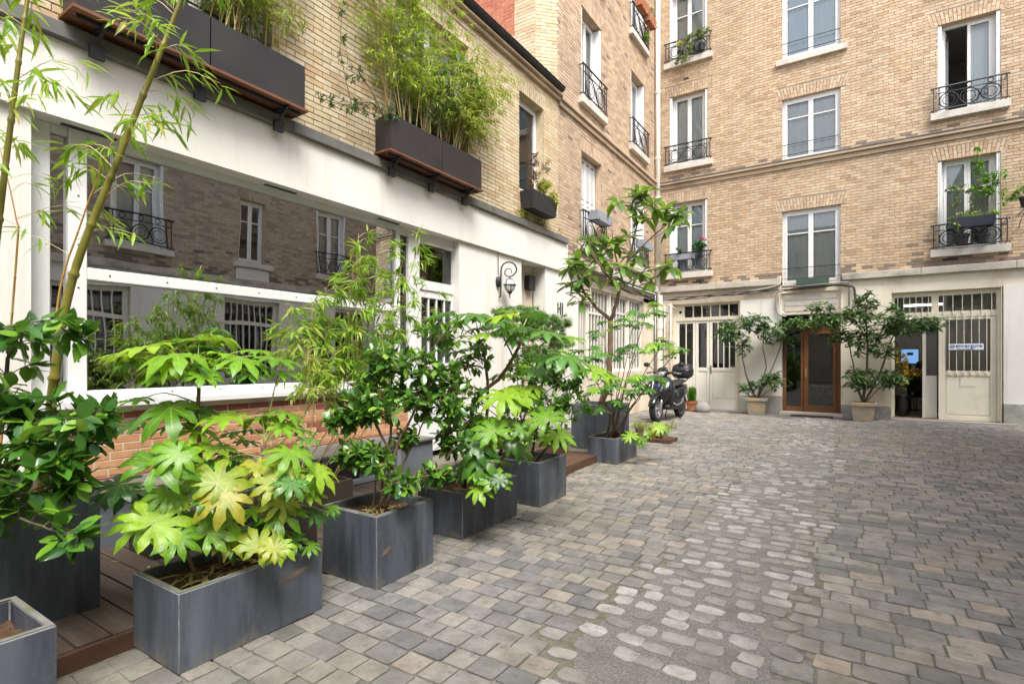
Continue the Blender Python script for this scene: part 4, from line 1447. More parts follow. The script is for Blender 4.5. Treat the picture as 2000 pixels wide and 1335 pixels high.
# ground floor of the wing: bays of narrow panes
gb = MB()
gb.fbox(FL, 10.80, 16.2, 0, 1.18, -0.30, -0.02)
gb.fbox(FL, 15.16, 16.2, 1.18, 3.30, -0.30, -0.02)
gb.fbox(FL, 10.80, 16.2, 3.18, 3.52, -0.30, -0.02)
gb.fbox(FL, 10.80, 11.48, 2.80, 3.18, -0.30, -0.02)
part('wall', gb, PLASTER_BEIGE, wing)
part('pilaster_cap', MB().fbox(FL, 15.30, 15.95, 2.55, 2.68, -0.02, 0.03), PLASTER_CREAM, wing)
for (b0, b1, zt, zm, k) in ((10.80, 11.46, 2.80, None, 4), (11.50, 12.74, 3.18, 2.60, 6), (12.84, 14.02, 3.18, 2.72, 5), (14.14, 15.16, 3.18, None, 4)):
    m_ = MB()
    n0, n1 = -0.20, -0.12
    m_.fbox(FL, b0, b0 + 0.06, 1.18, zt, n0, n1)
    m_.fbox(FL, b1 - 0.06, b1, 1.18, zt, n0, n1)
    m_.fbox(FL, b0 + 0.06, b1 - 0.06, 1.18, 1.25, n0, n1)
    m_.fbox(FL, b0 + 0.06, b1 - 0.06, zt - 0.06, zt, n0, n1)
    if zm:
        m_.fbox(FL, b0 + 0.06, b1 - 0.06, zm - 0.025, zm + 0.025, n0, n1)
    wdt = (b1 - b0 - 0.12) / k
    for q in range(1, k):
        a = b0 + 0.06 + q * wdt
        zz = [(1.25, zm - 0.025), (zm + 0.025, zt - 0.06)] if zm else [(1.25, zt - 0.06)]
        for (y0, y1) in zz:
            m_.fbox(FL, a - 0.02, a + 0.02, y0, y1, n0 + 0.02, n1 - 0.005)
    w_ = part('window', m_, DOOR_WHITE, wing)
    for q in range(k):
        a = b0 + 0.06 + q * wdt
        zz = [(1.25, zm - 0.025), (zm + 0.025, zt - 0.06)] if zm else [(1.25, zt - 0.06)]
        for (y0, y1) in zz:
            part('pane', MB().fquad(FL, a + (0.02 if q else 0), a + wdt - (0.02 if q < k - 1 else 0), y0, y1, -0.165), GLASS_DARK, w_)
for b in (11.46, 12.74, 14.02):
    w2 = {11.46: 0.04, 12.74: 0.10, 14.02: 0.12}[b]
    part('mullion', MB().fbox(FL, b + 0.001, b + w2 - 0.001, 1.18, 3.18, -0.22, -0.08), DOOR_WHITE, wing)
sh = MB()
sh.fbox(FL, 10.5, 16.2, 0.0, 14.5, -2.4, -1.6)
sh.fbox(FL, 10.2, 10.5, 0.0, 14.5, -1.6, -0.31)
for z in (3.3, 6.9, 10.0, 13.6):
    sh.fbox(FL, 10.5, 16.2, z, z + 0.15, -1.6, -0.31)
part('inner_shell', sh, ROOM_GREY, wing)
part('roof', MB().fbox(FL, 9.454, 16.2, 14.5, 14.7, -6.3, 0.15), ZINC_ROOF, wing)

# ================================================================== BACK BUILDING
back = thing('back_building', (-1.0, 16.2, 0), 'tan brick apartment facade with brown glass entrance across the end of the court', 'building')
BC = [(-4.77, -3.66), (-1.70, -0.345), (1.63, 2.755), (4.9, 6.0)]
BROW = [(4.09, 6.22), (7.34, 9.45), (10.45, 12.55)]
SROW = [(3.50, 5.52), (6.86, 8.56), (9.62, 11.65)]
BH = [(a0_, a1_, z0_, z1_) for i, (a0_, a1_) in enumerate(BC) for (z0_, z1_) in (SROW if i == 1 else BROW)]


def back_tone(t, a, z, rr):
    if z < 3.96 and rr.random() < (0.55 if z < 3.86 else 0.16):
        return 0.97
    if 6.9 < z < 7.02 and rr.random() < 0.45:
        return 0.95
    if z < 4.4 and rr.random() < 0.05:
        return 0.96
    return t * 0.89


part('mortar', wall_sheet(FB, -5.2, 7.0, 3.60, 14.5, BH), MORTAR_TAN, back)
for h_ in BH:
    part('reveal', reveals(FB, [h_], 0.26), BRICK_BACK, back)
brick_field(back, FB, -5.195, 7.0, 3.72, 14.5, BH, BRICK_BACK, 0.228, 0.074, 0.011, proud=0.006, tone_fn=back_tone)
cur_of = {(0, 0): CURTAIN_AND_SKY_BLUE, (0, 1): CURTAIN, (0, 2): CURTAIN_GREY, (1, 0): CURTAIN_GREY, (1, 1): CURTAIN_GREY, (1, 2): CURTAIN_AND_SKY_BLUE, (2, 0): CURTAIN, (2, 1): CURTAIN, (2, 2): CURTAIN_GREY, (3, 0): CURTAIN, (3, 1): CURTAIN, (3, 2): CURTAIN}  # blue of the top stair window is painted sky reflection
for i, (a0_, a1_) in enumerate(BC):
    for j, (z0_, z1_) in enumerate(SROW if i == 1 else BROW):
        if i == 1:
            window(back, FB, a0_, a1_, z0_, z1_, n=-0.12, curtain=cur_of[(i, j)], shutters=False, bar=0.72, fw=0.06)
            rb = MB()
            for z in (z0_ + 0.18, z0_ + 0.46):
                rb.bar(FB.P(a0_, z, -0.02), FB.P(a1_, z, -0.02), 0.010)
            part('guard_bar', rb, IRON, back)
            if j == 2:
                sill(back, FB, a0_, a1_, z0_, 0.15, 0.10)
        else:
            if (i, j) == (2, 1):
                w_ = window(back, FB, a0_, a1_, z0_, z1_, n=-0.20, curtain=None, bar=None, open_leaf=0)
                cm = MB()
                k = 20
                vs = []
                for q in range(k + 1):
                    aa = 2.24 + 0.42 * q / k
                    dn = 0.015 * math.sin(q * 2.1)
                    vs += [FB.P(aa, z0_ + 0.02, -0.34 + dn), FB.P(aa, z1_ - 0.02, -0.34 + dn)]
                cm.add(vs, [(2 * q, 2 * q + 2, 2 * q + 3, 2 * q + 1) for q in range(k)])
                part('curtain', cm, CURTAIN, w_, smooth=True)
                # the left casement stands open into the room
                ol = MB()
                FO_ = Frame(FB.P(1.77, 0, -0.22), (0.25, 0.97, 0), (0.97, -0.25, 0))
                for x0, x1, y0, y1 in ((0, 0.055, z0_ + 0.06, z1_ - 0.07), (0.40, 0.455, z0_ + 0.06, z1_ - 0.07), (0.055, 0.40, z0_ + 0.06, z0_ + 0.13), (0.055, 0.40, z1_ - 0.13, z1_ - 0.07)):
                    ol.fbox(FO_, x0, x1, y0, y1, -0.02, 0.02)
                part('open_casement', ol, WHITE_FRAME, w_)
            else:
                window(back, FB, a0_, a1_, z0_, z1_, n=-0.20, curtain=cur_of[(i, j)], bar=0.70 if (i, j) != (0, 1) else None)
            sill(back, FB, a0_, a1_, z0_, 0.17, 0.12)
            iron_railing(back, FB, a0_, a1_, z0_ + 0.06, z0_ + 0.58, 0.11, 3)
o = part('string_course', MB().fbox(FB, -5.085, 7.0, 6.66, 6.78, 0.0, 0.05).fbox(FB, -5.085, 7.0, 6.782, 6.86, 0.0, 0.11), CORNICE, back)
bevel(o, 0.01, 1)
part('string_cap', MB().fbox(FB, -5.085, 7.0, 6.861, 6.885, 0.0, 0.125), ZINC, back)
for (s0, s1) in ((-5.05, -3.4), (-3.396, -1.735), (-0.32, 1.3), (1.304, 3.0), (3.004, 4.6)):
    o = part('ledge_stone', MB().fbox(FB, s0, s1, 3.53, 3.70, -0.05, 0.10), STONE_BAND, back)
    bevel(o, 0.012, 1)
part('vent_slot', MB().fbox(FB, 1.72, 2.0, 3.83, 3.88, 0.0, 0.012), BLACK_SATIN, back)
part('vent_slot', MB().fbox(FB, -4.1, -3.85, 3.76, 3.81, 0.0, 0.012), BLACK_SATIN, back)
part('vent_slot', MB().fbox(FB, -4.35, -4.2, 9.86, 9.91, 0.0, 0.012), BLACK_SATIN, back)
# --- ground floor
wb = MB()
wb.fbox(FB, -5.2, -4.68, 0, 3.53, -0.30, -0.01)
wb.fbox(FB, -4.68, -2.77, 3.16, 3.53, -0.30, -0.01)
wb.fbox(FB, -2.77, -1.715, 3.17, 3.53, -0.30, -0.01)
part('wall', wb, PLASTER_BEIGE, back)
wb = MB()
wb.fbox(FB, -2.77, -1.715, 0.50, 3.17, -0.30, 0.005)
part('wall', wb, PLASTER_WHITE, back)
wb = MB()
wb.fbox(FB, -0.34, 0.72, 0.33, 3.53, -0.30, 0.0)
wb.fbox(FB, 0.72, 2.78, 3.14, 3.53, -0.30, 0.0)
wb.fbox(FB, 2.78, 7.0, 3.16, 3.53, -0.30, -0.01)
part('wall', wb, PLASTER_CREAM, back)
part('wall', MB().fbox(FB, 2.80, 7.0, 0.485, 3.16, -0.30, 0.012), PLASTER_WHITE, back)
part('plinth', MB().fbox(FB, -2.77, -1.715, 0, 0.50, -0.30, 0.035), PLINTH, back)
part('plinth', MB().fbox(FB, -0.34, 0.72, 0, 0.33, -0.30, 0.03), PLINTH, back)
part('plinth', MB().fbox(FB, 2.80, 7.0, 0, 0.485, -0.30, 0.05), PLINTH, back)
part('pier', MB().fbox(FB, -5.0, -4.74, 0, 3.16, -0.01, 0.10), PLASTER_BEIGE, back)
# left cream doors with a row of fanlight panes
n0, n1 = -0.22, -0.14
dm = MB()
dm.fbox(FB, -4.68, -4.60, 0.05, 3.16, n0, n1)
dm.fbox(FB, -2.85, -2.77, 0.05, 3.16, n0, n1)
dm.fbox(FB, -4.60, -2.85, 3.10, 3.16, n0, n1)
dm.fbox(FB, -4.60, -2.85, 2.66, 2.76, n0, n1 + 0.01)
dm.fbox(FB, -4.60, -4.36, 2.76, 3.10, n0, n1)
for q in range(1, 6):
    a = -4.36 + q * 0.252
    dm.fbox(FB, a - 0.016, a + 0.016, 2.76, 3.10, n0 + 0.01, n1 - 0.005)
cd = part('door_frame', dm, CREAM_PAINT, back)
for q in range(6):
    a = -4.36 + q * 0.252
    part('pane', MB().fquad(FB, a + 0.016 * (q > 0), min(a + 0.252 - 0.016, -2.85), 2.76, 3.10, -0.185), GLASS_DARK, cd)
part('vent_hole', MB().lathe(FB.P(-4.48, 2.93, -0.14), [(0.045, 0.0), (0.045, -0.004), (0.03, -0.004)], 12, 'y'), BLACK_SATIN, cd)


def glazed_leaf(a0, a1, bars, z0=0.05, zt=2.655, zmid=1.26, mat=DOOR_WHITE, nn=-0.18, panel=True, handle=None):
    m_ = MB()
    s = 0.075
    m_.fbox(FB, a0, a0 + s, z0, zt, nn - 0.022, nn + 0.022)
    m_.fbox(FB, a1 - s, a1, z0, zt, nn - 0.022, nn + 0.022)
    m_.fbox(FB, a0 + s, a1 - s, zt - s, zt, nn - 0.022, nn + 0.022)
    m_.fbox(FB, a0 + s, a1 - s, zmid - 0.10, zmid, nn - 0.022, nn + 0.022)
    m_.fbox(FB, a0 + s, a1 - s, z0, z0 + 0.28, nn - 0.022, nn + 0.022)
    m_.fbox(FB, a0 + s, a1 - s, z0 + 0.28, zmid - 0.10, nn - 0.015, nn + 0.004)
    g0, g1 = a0 + s, a1 - s
    w = (g1 - g0) / (bars + 1)
    for q in range(1, bars + 1):
        m_.fbox(FB, g0 + q * w - 0.015, g0 + q * w + 0.015, zmid, zt - s, nn - 0.015, nn + 0.018)
    d = part('door_leaf', m_, mat, back)
    bevel(d, 0.004, 1)
    for q in range(bars + 1):
        part('pane', MB().fquad(FB, g0 + q * w + 0.015 * (q > 0), g0 + (q + 1) * w - 0.015 * (q < bars), zmid, zt - s, nn), GLASS_DARK, d)
    if panel:
        pw = (g1 - g0 - 0.06) / 2
        for q in range(2):
            x = g0 + 0.01 + q * (pw + 0.04)
            part('door_panel', MB().fbox(FB, x, x + pw, z0 + 0.32, zmid - 0.14, nn + 0.004, nn + 0.014), mat, d)
    if handle:
        h = MB()
        h.fbox(FB, handle - 0.015, handle + 0.015, 1.08, 1.32, nn + 0.022, nn + 0.030)
        h.bar(FB.P(handle, 1.24, nn + 0.03), FB.P(handle, 1.24, nn + 0.07), 0.008)
        h.bar(FB.P(handle, 1.24, nn + 0.07), FB.P(handle - 0.09, 1.24, nn + 0.07), 0.008)
        part('handle', h, IRON, d)
    return d


glazed_leaf(-4.60, -4.045, 1)
glazed_leaf(-4.035, -3.645, 0, panel=False)
glazed_leaf(-3.635, -2.855, 3, handle=-3.60)
part('door_step', MB().box(-4.3, -2.70, 15.98, 16.40, 0.0, 0.05), CONCRETE, back)
# panel and brown entrance
pm = MB()
pm.fbox(FB, -1.715, -0.34, 2.72, 3.30, -0.30, -0.06)
part('lintel_panel', pm, PLASTER_BEIGE, back)
pm = MB()
for z in (2.80, 2.95, 3.10):
    pm.fbox(FB, -1.64, -0.42, z, z + 0.13, -0.06, -0.045)
part('lintel_board', pm, STONE, back)
part('lintel_edge', MB().fbox(FB, -1.715, -0.34, 2.70, 2.73, -0.30, 0.0), STONE_BAND, back)
part('lintel_top', MB().fbox(FB, -1.715, -0.34, 3.30, 3.48, -0.30, -0.02), PLASTER_BEIGE, back)
part('recess', MB().fbox(FB, -1.715, -0.34, 2.46, 2.70, -0.50, -0.34), DARK_VOID, back)
bm = MB()
n0, n1 = -0.26, -0.17
bm.fbox(FB, -1.715, -1.62, 0.09, 2.46, n0, n1)
bm.fbox(FB, -0.435, -0.34, 0.09, 2.46, n0, n1)
bm.fbox(FB, -1.62, -0.435, 2.27, 2.46, n0, n1)
bm.fbox(FB, -1.62, -1.27, 0.09, 0.22, n0, n1)
bm.fbox(FB, -1.27, -1.20, 0.09, 2.27, n0, n1)
ent = part('entrance_frame', bm, BROWN_WOOD, back)
bevel(ent, 0.006, 1)
part('pane', MB().fquad(FB, -1.62, -1.27, 0.22, 2.27, -0.21), GLASS_DARK, ent)
bm = MB()
bm.fbox(FB, -1.195, -1.09, 0.09, 2.265, n0 + 0.01, n1 + 0.015)
bm.fbox(FB, -0.52, -0.44, 0.09, 2.265, n0 + 0.01, n1 + 0.015)
bm.fbox(FB, -1.09, -0.52, 2.17, 2.265, n0 + 0.01, n1 + 0.015)
bm.fbox(FB, -1.09, -0.52, 0.09, 0.26, n0 + 0.01, n1 + 0.015)
ed = part('entrance_door', bm, BROWN_WOOD, back)
bevel(ed, 0.006, 1)
part('pane', MB().fquad(FB, -1.09, -0.52, 0.26, 2.17, -0.205), GLASS_DARK, ed)
hm = MB()
hm.fbox(FB, -1.165, -1.125, 1.02, 1.26, n1 + 0.015, n1 + 0.022)
hm.tube([FB.P(-1.145, 1.22, n1 + 0.02), FB.P(-1.145, 1.22, n1 + 0.07), FB.P(-1.145, 1.06, n1 + 0.07), FB.P(-1.145, 1.06, n1 + 0.02)], 0.010, 6)
part('handle', hm, stained('brass', (0.5, 0.36, 0.12), (0.6, 0.45, 0.18), 8, rough=0.3, bump=0, metal=0.8), ed)
part('threshold', MB().box(-1.75, -0.30, 15.98, 16.5, 0.0, 0.085), STONE, back)
# office opening on the right
n0, n1 = -0.20, -0.11
om = MB()
om.fbox(FB, 0.72, 0.80, 0.06, 3.14, n0, n1)
om.fbox(FB, 2.70, 2.78, 0.06, 3.14, n0, n1)
om.fbox(FB, 0.80, 2.70, 3.02, 3.14, n0, n1)
om.fbox(FB, 0.80, 2.70, 2.50, 2.64, n0, n1 + 0.01)
om.fbox(FB, 1.52, 1.66, 2.64, 3.02, n0, n1)
of = part('door_frame', om, CREAM_PAINT, back)
part('jamb', MB().fbox(FB, 0.722, 0.735, 0, 3.14, n1, -0.001), CREAM_PAINT, of)
part('jamb', MB().fbox(FB, 2.765, 2.778, 0, 3.14, n1, -0.001), CREAM_PAINT, of)
part('pane', MB().fquad(FB, 0.80, 1.52, 2.64, 3.02, -0.155), GLASS, of)
part('pane', MB().fquad(FB, 1.66, 2.70, 2.64, 3.02, -0.155), GLASS, of)
for (x0, x1, k) in ((0.80, 1.52, 6), (1.66, 2.70, 6)):
    for q in range(k):
        a = x0 + (x1 - x0) * (q + 0.5) / k
        part('window_bar', MB().bar(FB.P(a, 2.58, -0.085), FB.P(a, 3.06, -0.085), 0.009).lathe(FB.P(a, 2.575, -0.085), [(0.014, -0.01), (0.014, 0.01)], 8), CREAM_PAINT, of)
bm = MB()
a0_, a1_ = 1.655, 2.695
nn = -0.135
bm.fbox(FB, a0_, a0_ + 0.13, 0.05, 2.495, nn - 0.025, nn + 0.025)
bm.fbox(FB, a1_ - 0.10, a1_, 0.05, 2.495, nn - 0.025, nn + 0.025)
bm.fbox(FB, a0_ + 0.13, a1_ - 0.10, 2.43, 2.495, nn - 0.025, nn + 0.025)
bm.fbox(FB, a0_ + 0.13, a1_ - 0.10, 1.10, 1.22, nn - 0.025, nn + 0.025)
bm.fbox(FB, a0_ + 0.13, a1_ - 0.10, 0.05, 0.16, nn - 0.025, nn + 0.025)
bm.fbox(FB, a0_ + 0.13, a1_ - 0.10, 0.16, 1.10, nn - 0.02, nn + 0.006)
ol = part('barred_door_leaf', bm, CREAM_PAINT, back)
bevel(ol, 0.005, 1)
part('door_panel', MB().fbox(FB, a0_ + 0.15, a1_ - 0.12, 0.20, 1.06, nn + 0.006, nn + 0.018), CREAM_PAINT, ol)
part('letter_flap', MB().fbox(FB, a0_ + 0.40, a0_ + 0.68, 0.86, 1.08, nn + 0.018, nn + 0.026), CREAM_PAINT, ol)
part('pane', MB().fquad(FB, a0_ + 0.13, a1_ - 0.10, 1.22, 2.43, nn), GLASS, ol)
for q in range(6):
    a = a0_ + 0.13 + (a1_ - a0_ - 0.23) * (q + 0.5) / 6
    bb = MB().bar(FB.P(a, 1.13, nn + 0.055), FB.P(a, 2.60, nn + 0.055), 0.009)
    bb.fbox(FB, a - 0.02, a + 0.02, 1.13, 1.18, nn + 0.025, nn + 0.05)
    bb.fbox(FB, a - 0.02, a + 0.02, 2.44, 2.48, nn + 0.025, nn + 0.05)
    part('window_bar', bb, CREAM_PAINT, ol)
# inner leaf folded half open
im = MB()
im.fbox(FB, 1.36, 1.43, 0.06, 2.49, -0.30, -0.25)
im.fbox(FB, 1.43, 1.64, 0.06, 1.10, -0.295, -0.26)
im.fbox(FB, 1.43, 1.64, 2.42, 2.49, -0.295, -0.25)
il = part('inner_leaf', im, DOOR_WHITE, back)
part('pane', MB().fquad(FB, 1.43, 1.64, 1.10, 2.42, -0.28), GLASS_DARK, il)
part('office_step', MB().box(0.70, 3.0, 15.92, 16.4, 0.0, 0.045), CONCRETE, back)
# --- rooms behind
sh = MB()
sh.fbox(FB, -5.2, 7.0, 3.60, 14.5, -3.3, -2.6)
for z in (6.62, 9.6, 13.0):
    sh.fbox(FB, -5.2, 7.0, z, z + 0.12, -2.6, -0.31)
for a in (-3.0, -2.0, 0.3, 3.5):
    sh.fbox(FB, a, a + 0.1, 3.72, 14.5, -2.6, -0.31)
part('inner_shell', sh, ROOM_GREY, back)
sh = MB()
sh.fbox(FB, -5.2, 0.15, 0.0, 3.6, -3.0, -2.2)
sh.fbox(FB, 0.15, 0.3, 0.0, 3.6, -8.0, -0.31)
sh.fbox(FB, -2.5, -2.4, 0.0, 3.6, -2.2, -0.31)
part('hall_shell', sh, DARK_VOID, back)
OFFICE_WALL = stained('office_wall', (0.62, 0.60, 0.56), (0.66, 0.64, 0.60), 1, rough=0.9, bump=0)
sh = MB()
sh.fbox(FB, 0.3, 6.0, 0.0, 3.6, -8.2, -8.0)
sh.fbox(FB, 6.0, 6.2, 0.0, 3.6, -8.0, -0.31)
sh.fbox(FB, 0.3, 6.0, 3.35, 3.55, -8.0, -0.31)
part('office_shell', sh, OFFICE_WALL, back)
part('office_floor', MB().fbox(FB, 0.3, 6.0, 0.0, 0.05, -8.0, -0.05), stained('office_floor_wood', (0.22, 0.15, 0.10), (0.30, 0.21, 0.14), 4, (1, 6, 1), 0.5, 0.05), back)
part('partition', MB().fbox(FB, 1.95, 2.05, 0.05, 3.3, -3.4, -2.2), OFFICE_WALL, back)
part('roof', MB().fbox(FB, -5.2, 7.0, 14.5, 14.7, -6.0, 0.2), ZINC_ROOF, back)

# ================================================================== BUILDING OPPOSITE (seen mirrored in the big window)
opp = thing('opposite_building', (3.3, 6.0, 0), 'brick building opposite the annex, mirrored in the big window', 'building')
OWIN = [(-6.30, -5.15, 4.15, 6.2), (-8.90, -8.15, 4.15, 5.9), (-11.75, -10.65, 4.15, 6.2), (-3.2, -2.1, 4.15, 6.2)]
OD = [(-5.55, -3.65, 0.0, 3.15), (-9.3, -7.7, 0.0, 3.15), (-12.7, -11.3, 0.0, 3.15), (-1.6, -0.2, 0.0, 3.15)]
part('mortar', wall_sheet(FO, -13.0, 6.0, 3.55, 8.6, OWIN), MORTAR_TAN, opp)
for h_ in OWIN:
    part('reveal', reveals(FO, [h_], 0.25), BRICK_BACK, opp)
brick_field(opp, FO, -13.0, 6.0, 3.72, 8.6, OWIN, BRICK_OPP, 0.228, 0.074, 0.011, proud=0.006, limit=0, tone_fn=back_tone)
part('wall', wall_sheet(FO, -13.0, 6.0, 0.0, 3.55, OD), PLASTER_WHITE, opp)
for h_ in OD:
    part('reveal', reveals(FO, [h_], 0.22), PLASTER_BEIGE, opp)
part('ledge', MB().fbox(FO, -13.0, 6.0, 3.53, 3.70, 0.0, 0.10), STONE_BAND, opp)
part('cornice', MB().fbox(FO, -13.0, 6.0, 6.70, 6.88, 0.0, 0.10), CORNICE, opp)
for k, h in enumerate(OWIN):
    window(opp, FO, *h, n=-0.2, shutters=k != 1, curtain=CURTAIN_GREY if k != 1 else None)
    sill(opp, FO, h[0], h[1], h[2], 0.15, 0.12)
    if k != 1:
        iron_railing(opp, FO, h[0], h[1], h[2] + 0.06, h[2] + 0.70, 0.11, 3)
vm = MB()
vm.fbox(FO, -8.95, -8.10, 3.40, 3.98, 0.01, 0.03)
for (x0, x1) in ((-8.90, -8.55), (-8.50, -8.15)):
    for q in range(8):
        vm.fbox(FO, x0, x1, 3.45 + q * 0.064, 3.48 + q * 0.064, 0.03, 0.05)
part('louvre_vent', vm, WHITE_FRAME, opp)
for h in OD:
    m_ = MB()
    n0, n1 = -0.20, -0.14
    m_.fbox(FO, h[0], h[0] + 0.1, 0, h[3], n0, n1)
    m_.fbox(FO, h[1] - 0.1, h[1], 0, h[3], n0, n1)
    m_.fbox(FO, h[0] + 0.1, h[1] - 0.1, 3.05, 3.15, n0, n1)
    m_.fbox(FO, h[0] + 0.1, h[1] - 0.1, 2.45, 2.55, n0, n1)
    m_.fbox(FO, h[0] + 0.1, h[1] - 0.1, 0, 1.0, n0, n1)
    k = int((h[1] - h[0]) / 0.2)
    for q in range(1, k):
        a = h[0] + 0.1 + (h[1] - h[0] - 0.2) * q / k
        m_.fbox(FO, a - 0.012, a + 0.012, 1.0, 2.45, n0 + 0.01, n1)
        m_.fbox(FO, a - 0.012, a + 0.012, 2.55, 3.05, n0 + 0.01, n1)
    d_ = part('glazed_door', m_, DOOR_WHITE, opp)
    part('pane', MB().fquad(FO, h[0] + 0.1, h[1] - 0.1, 1.0, 3.05, -0.18), GLASS_DARK, d_)
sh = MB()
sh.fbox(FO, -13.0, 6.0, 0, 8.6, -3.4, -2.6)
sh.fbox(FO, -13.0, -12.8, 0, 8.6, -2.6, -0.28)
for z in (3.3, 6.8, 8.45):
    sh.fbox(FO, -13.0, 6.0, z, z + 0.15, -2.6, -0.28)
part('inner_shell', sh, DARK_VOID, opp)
rt = MB()
P = FO.P
rt.add([P(-13.0, 8.605, 0.04), P(6.0, 8.605, 0.04), P(6.0, 9.9, -3.4), P(-13.0, 9.9, -3.4), P(-13.0, 8.5, 0.04), P(6.0, 8.5, 0.04)], [(0, 1, 2, 3), (4, 5, 1, 0)])
part('roof', rt, BRICK_RED, opp)
# behind the camera: a plain plastered house closes the court
rear = thing('rear_building', (-1.0, -10.0, 0), 'plain plastered building closing the court behind the viewer', 'building')
RWIN = [(a, a + 1.1, z, z + 1.9) for a in (-2.5, 0.4, 3.2) for z in (1.1, 4.3, 7.4)]
part('wall', wall_sheet(FR, -6.0, 8.0, 0, 10.5, RWIN), PLASTER_BEIGE, rear)
for h_ in RWIN:
    part('reveal', reveals(FR, [h_], 0.2), PLASTER_BEIGE, rear)
for h in RWIN:
    window(rear, FR, *h, n=-0.15, shutters=False, curtain=CURTAIN_GREY)
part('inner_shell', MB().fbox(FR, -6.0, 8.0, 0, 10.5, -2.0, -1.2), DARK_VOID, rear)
part('roof', MB().fbox(FR, -6.0, 8.0, 10.5, 10.7, -4.0, 0.2), ZINC_ROOF, rear)

# ================================================================== DECK
deck = thing('wooden_deck', (-3.8, 2.5, 0), 'low dark brown wooden deck along the foot of the annex', 'deck')
rr = random.Random(21)
DX0, DX1 = -4.54, -3.075
bme = []
for q in range(4):
    b = MB()
    b.box(-(DX1 - DX0) / 2, (DX1 - DX0) / 2, -0.0675, 0.0675, -0.012, 0.012)
    bme.append(b.build('deck_board', DECK))
y = -0.4
k = 0
while y < 6.0:
    o = bpy.data.objects.new('deck_board', bme[k % 4])
    o.location = Vector(((DX0 + DX1) / 2 + rr.uniform(-0.004, 0.004), y, 0.093 + rr.uniform(-0.002, 0.002))) - ORIGIN[deck.name]
    o.rotation_euler = (0, 0, rr.uniform(-0.004, 0.004))
    o.parent = deck
    COL.objects.link(o)
    y += 0.146
    k += 1
part('fascia_board', MB().box(-3.07, -3.045, -0.48, 6.0, 0.0, 0.100), DECK_RED, deck)
part('joist', MB().box(-4.5, -4.45, -0.48, 6.0, 0.0, 0.079).box(-3.8, -3.75, -0.48, 6.0, 0.0, 0.079).box(-3.13, -3.08, -0.48, 6.0, 0.0, 0.079), DECK, deck)
stp = thing('wooden_step', (-3.6, 6.5, 0), 'two level reddish wooden step between the dark tall planter and small planter', 'step')
y = 6.02
b = MB()
b.box(-0.60, 0.60, -0.065, 0.065, -0.012, 0.012)
sme = b.build('tread_board', DECK_RED)
b = MB()
b.box(-0.55, 0.55, -0.065, 0.065, -0.012, 0.012)
sme2 = b.build('tread_board', DECK_RED)
while y < 7.0:
    o = bpy.data.objects.new('tread_board', sme)
    o.location = Vector((-3.70, y + 0.065, 0.112)) - ORIGIN[stp.name]
    o.parent = stp
    COL.objects.link(o)
    o = bpy.data.objects.new('tread_board', sme2)
    o.location = Vector((-4.12, y + 0.065, 0.262)) - ORIGIN[stp.name]
    o.parent = stp
    COL.objects.link(o)
    y += 0.138
part('riser_board', MB().box(-3.10, -3.075, 6.02, 7.0, 0.0, 0.124).box(-3.57, -3.545, 6.02, 7.0, 0.125, 0.274), DECK_RED, stp)
part('side_board', MB().box(-4.66, -3.10, 6.99, 7.02, 0.0, 0.10), DECK_RED, stp)

# ================================================================== SLATE PLANTERS
PG = 'slate grey planters along the deck'


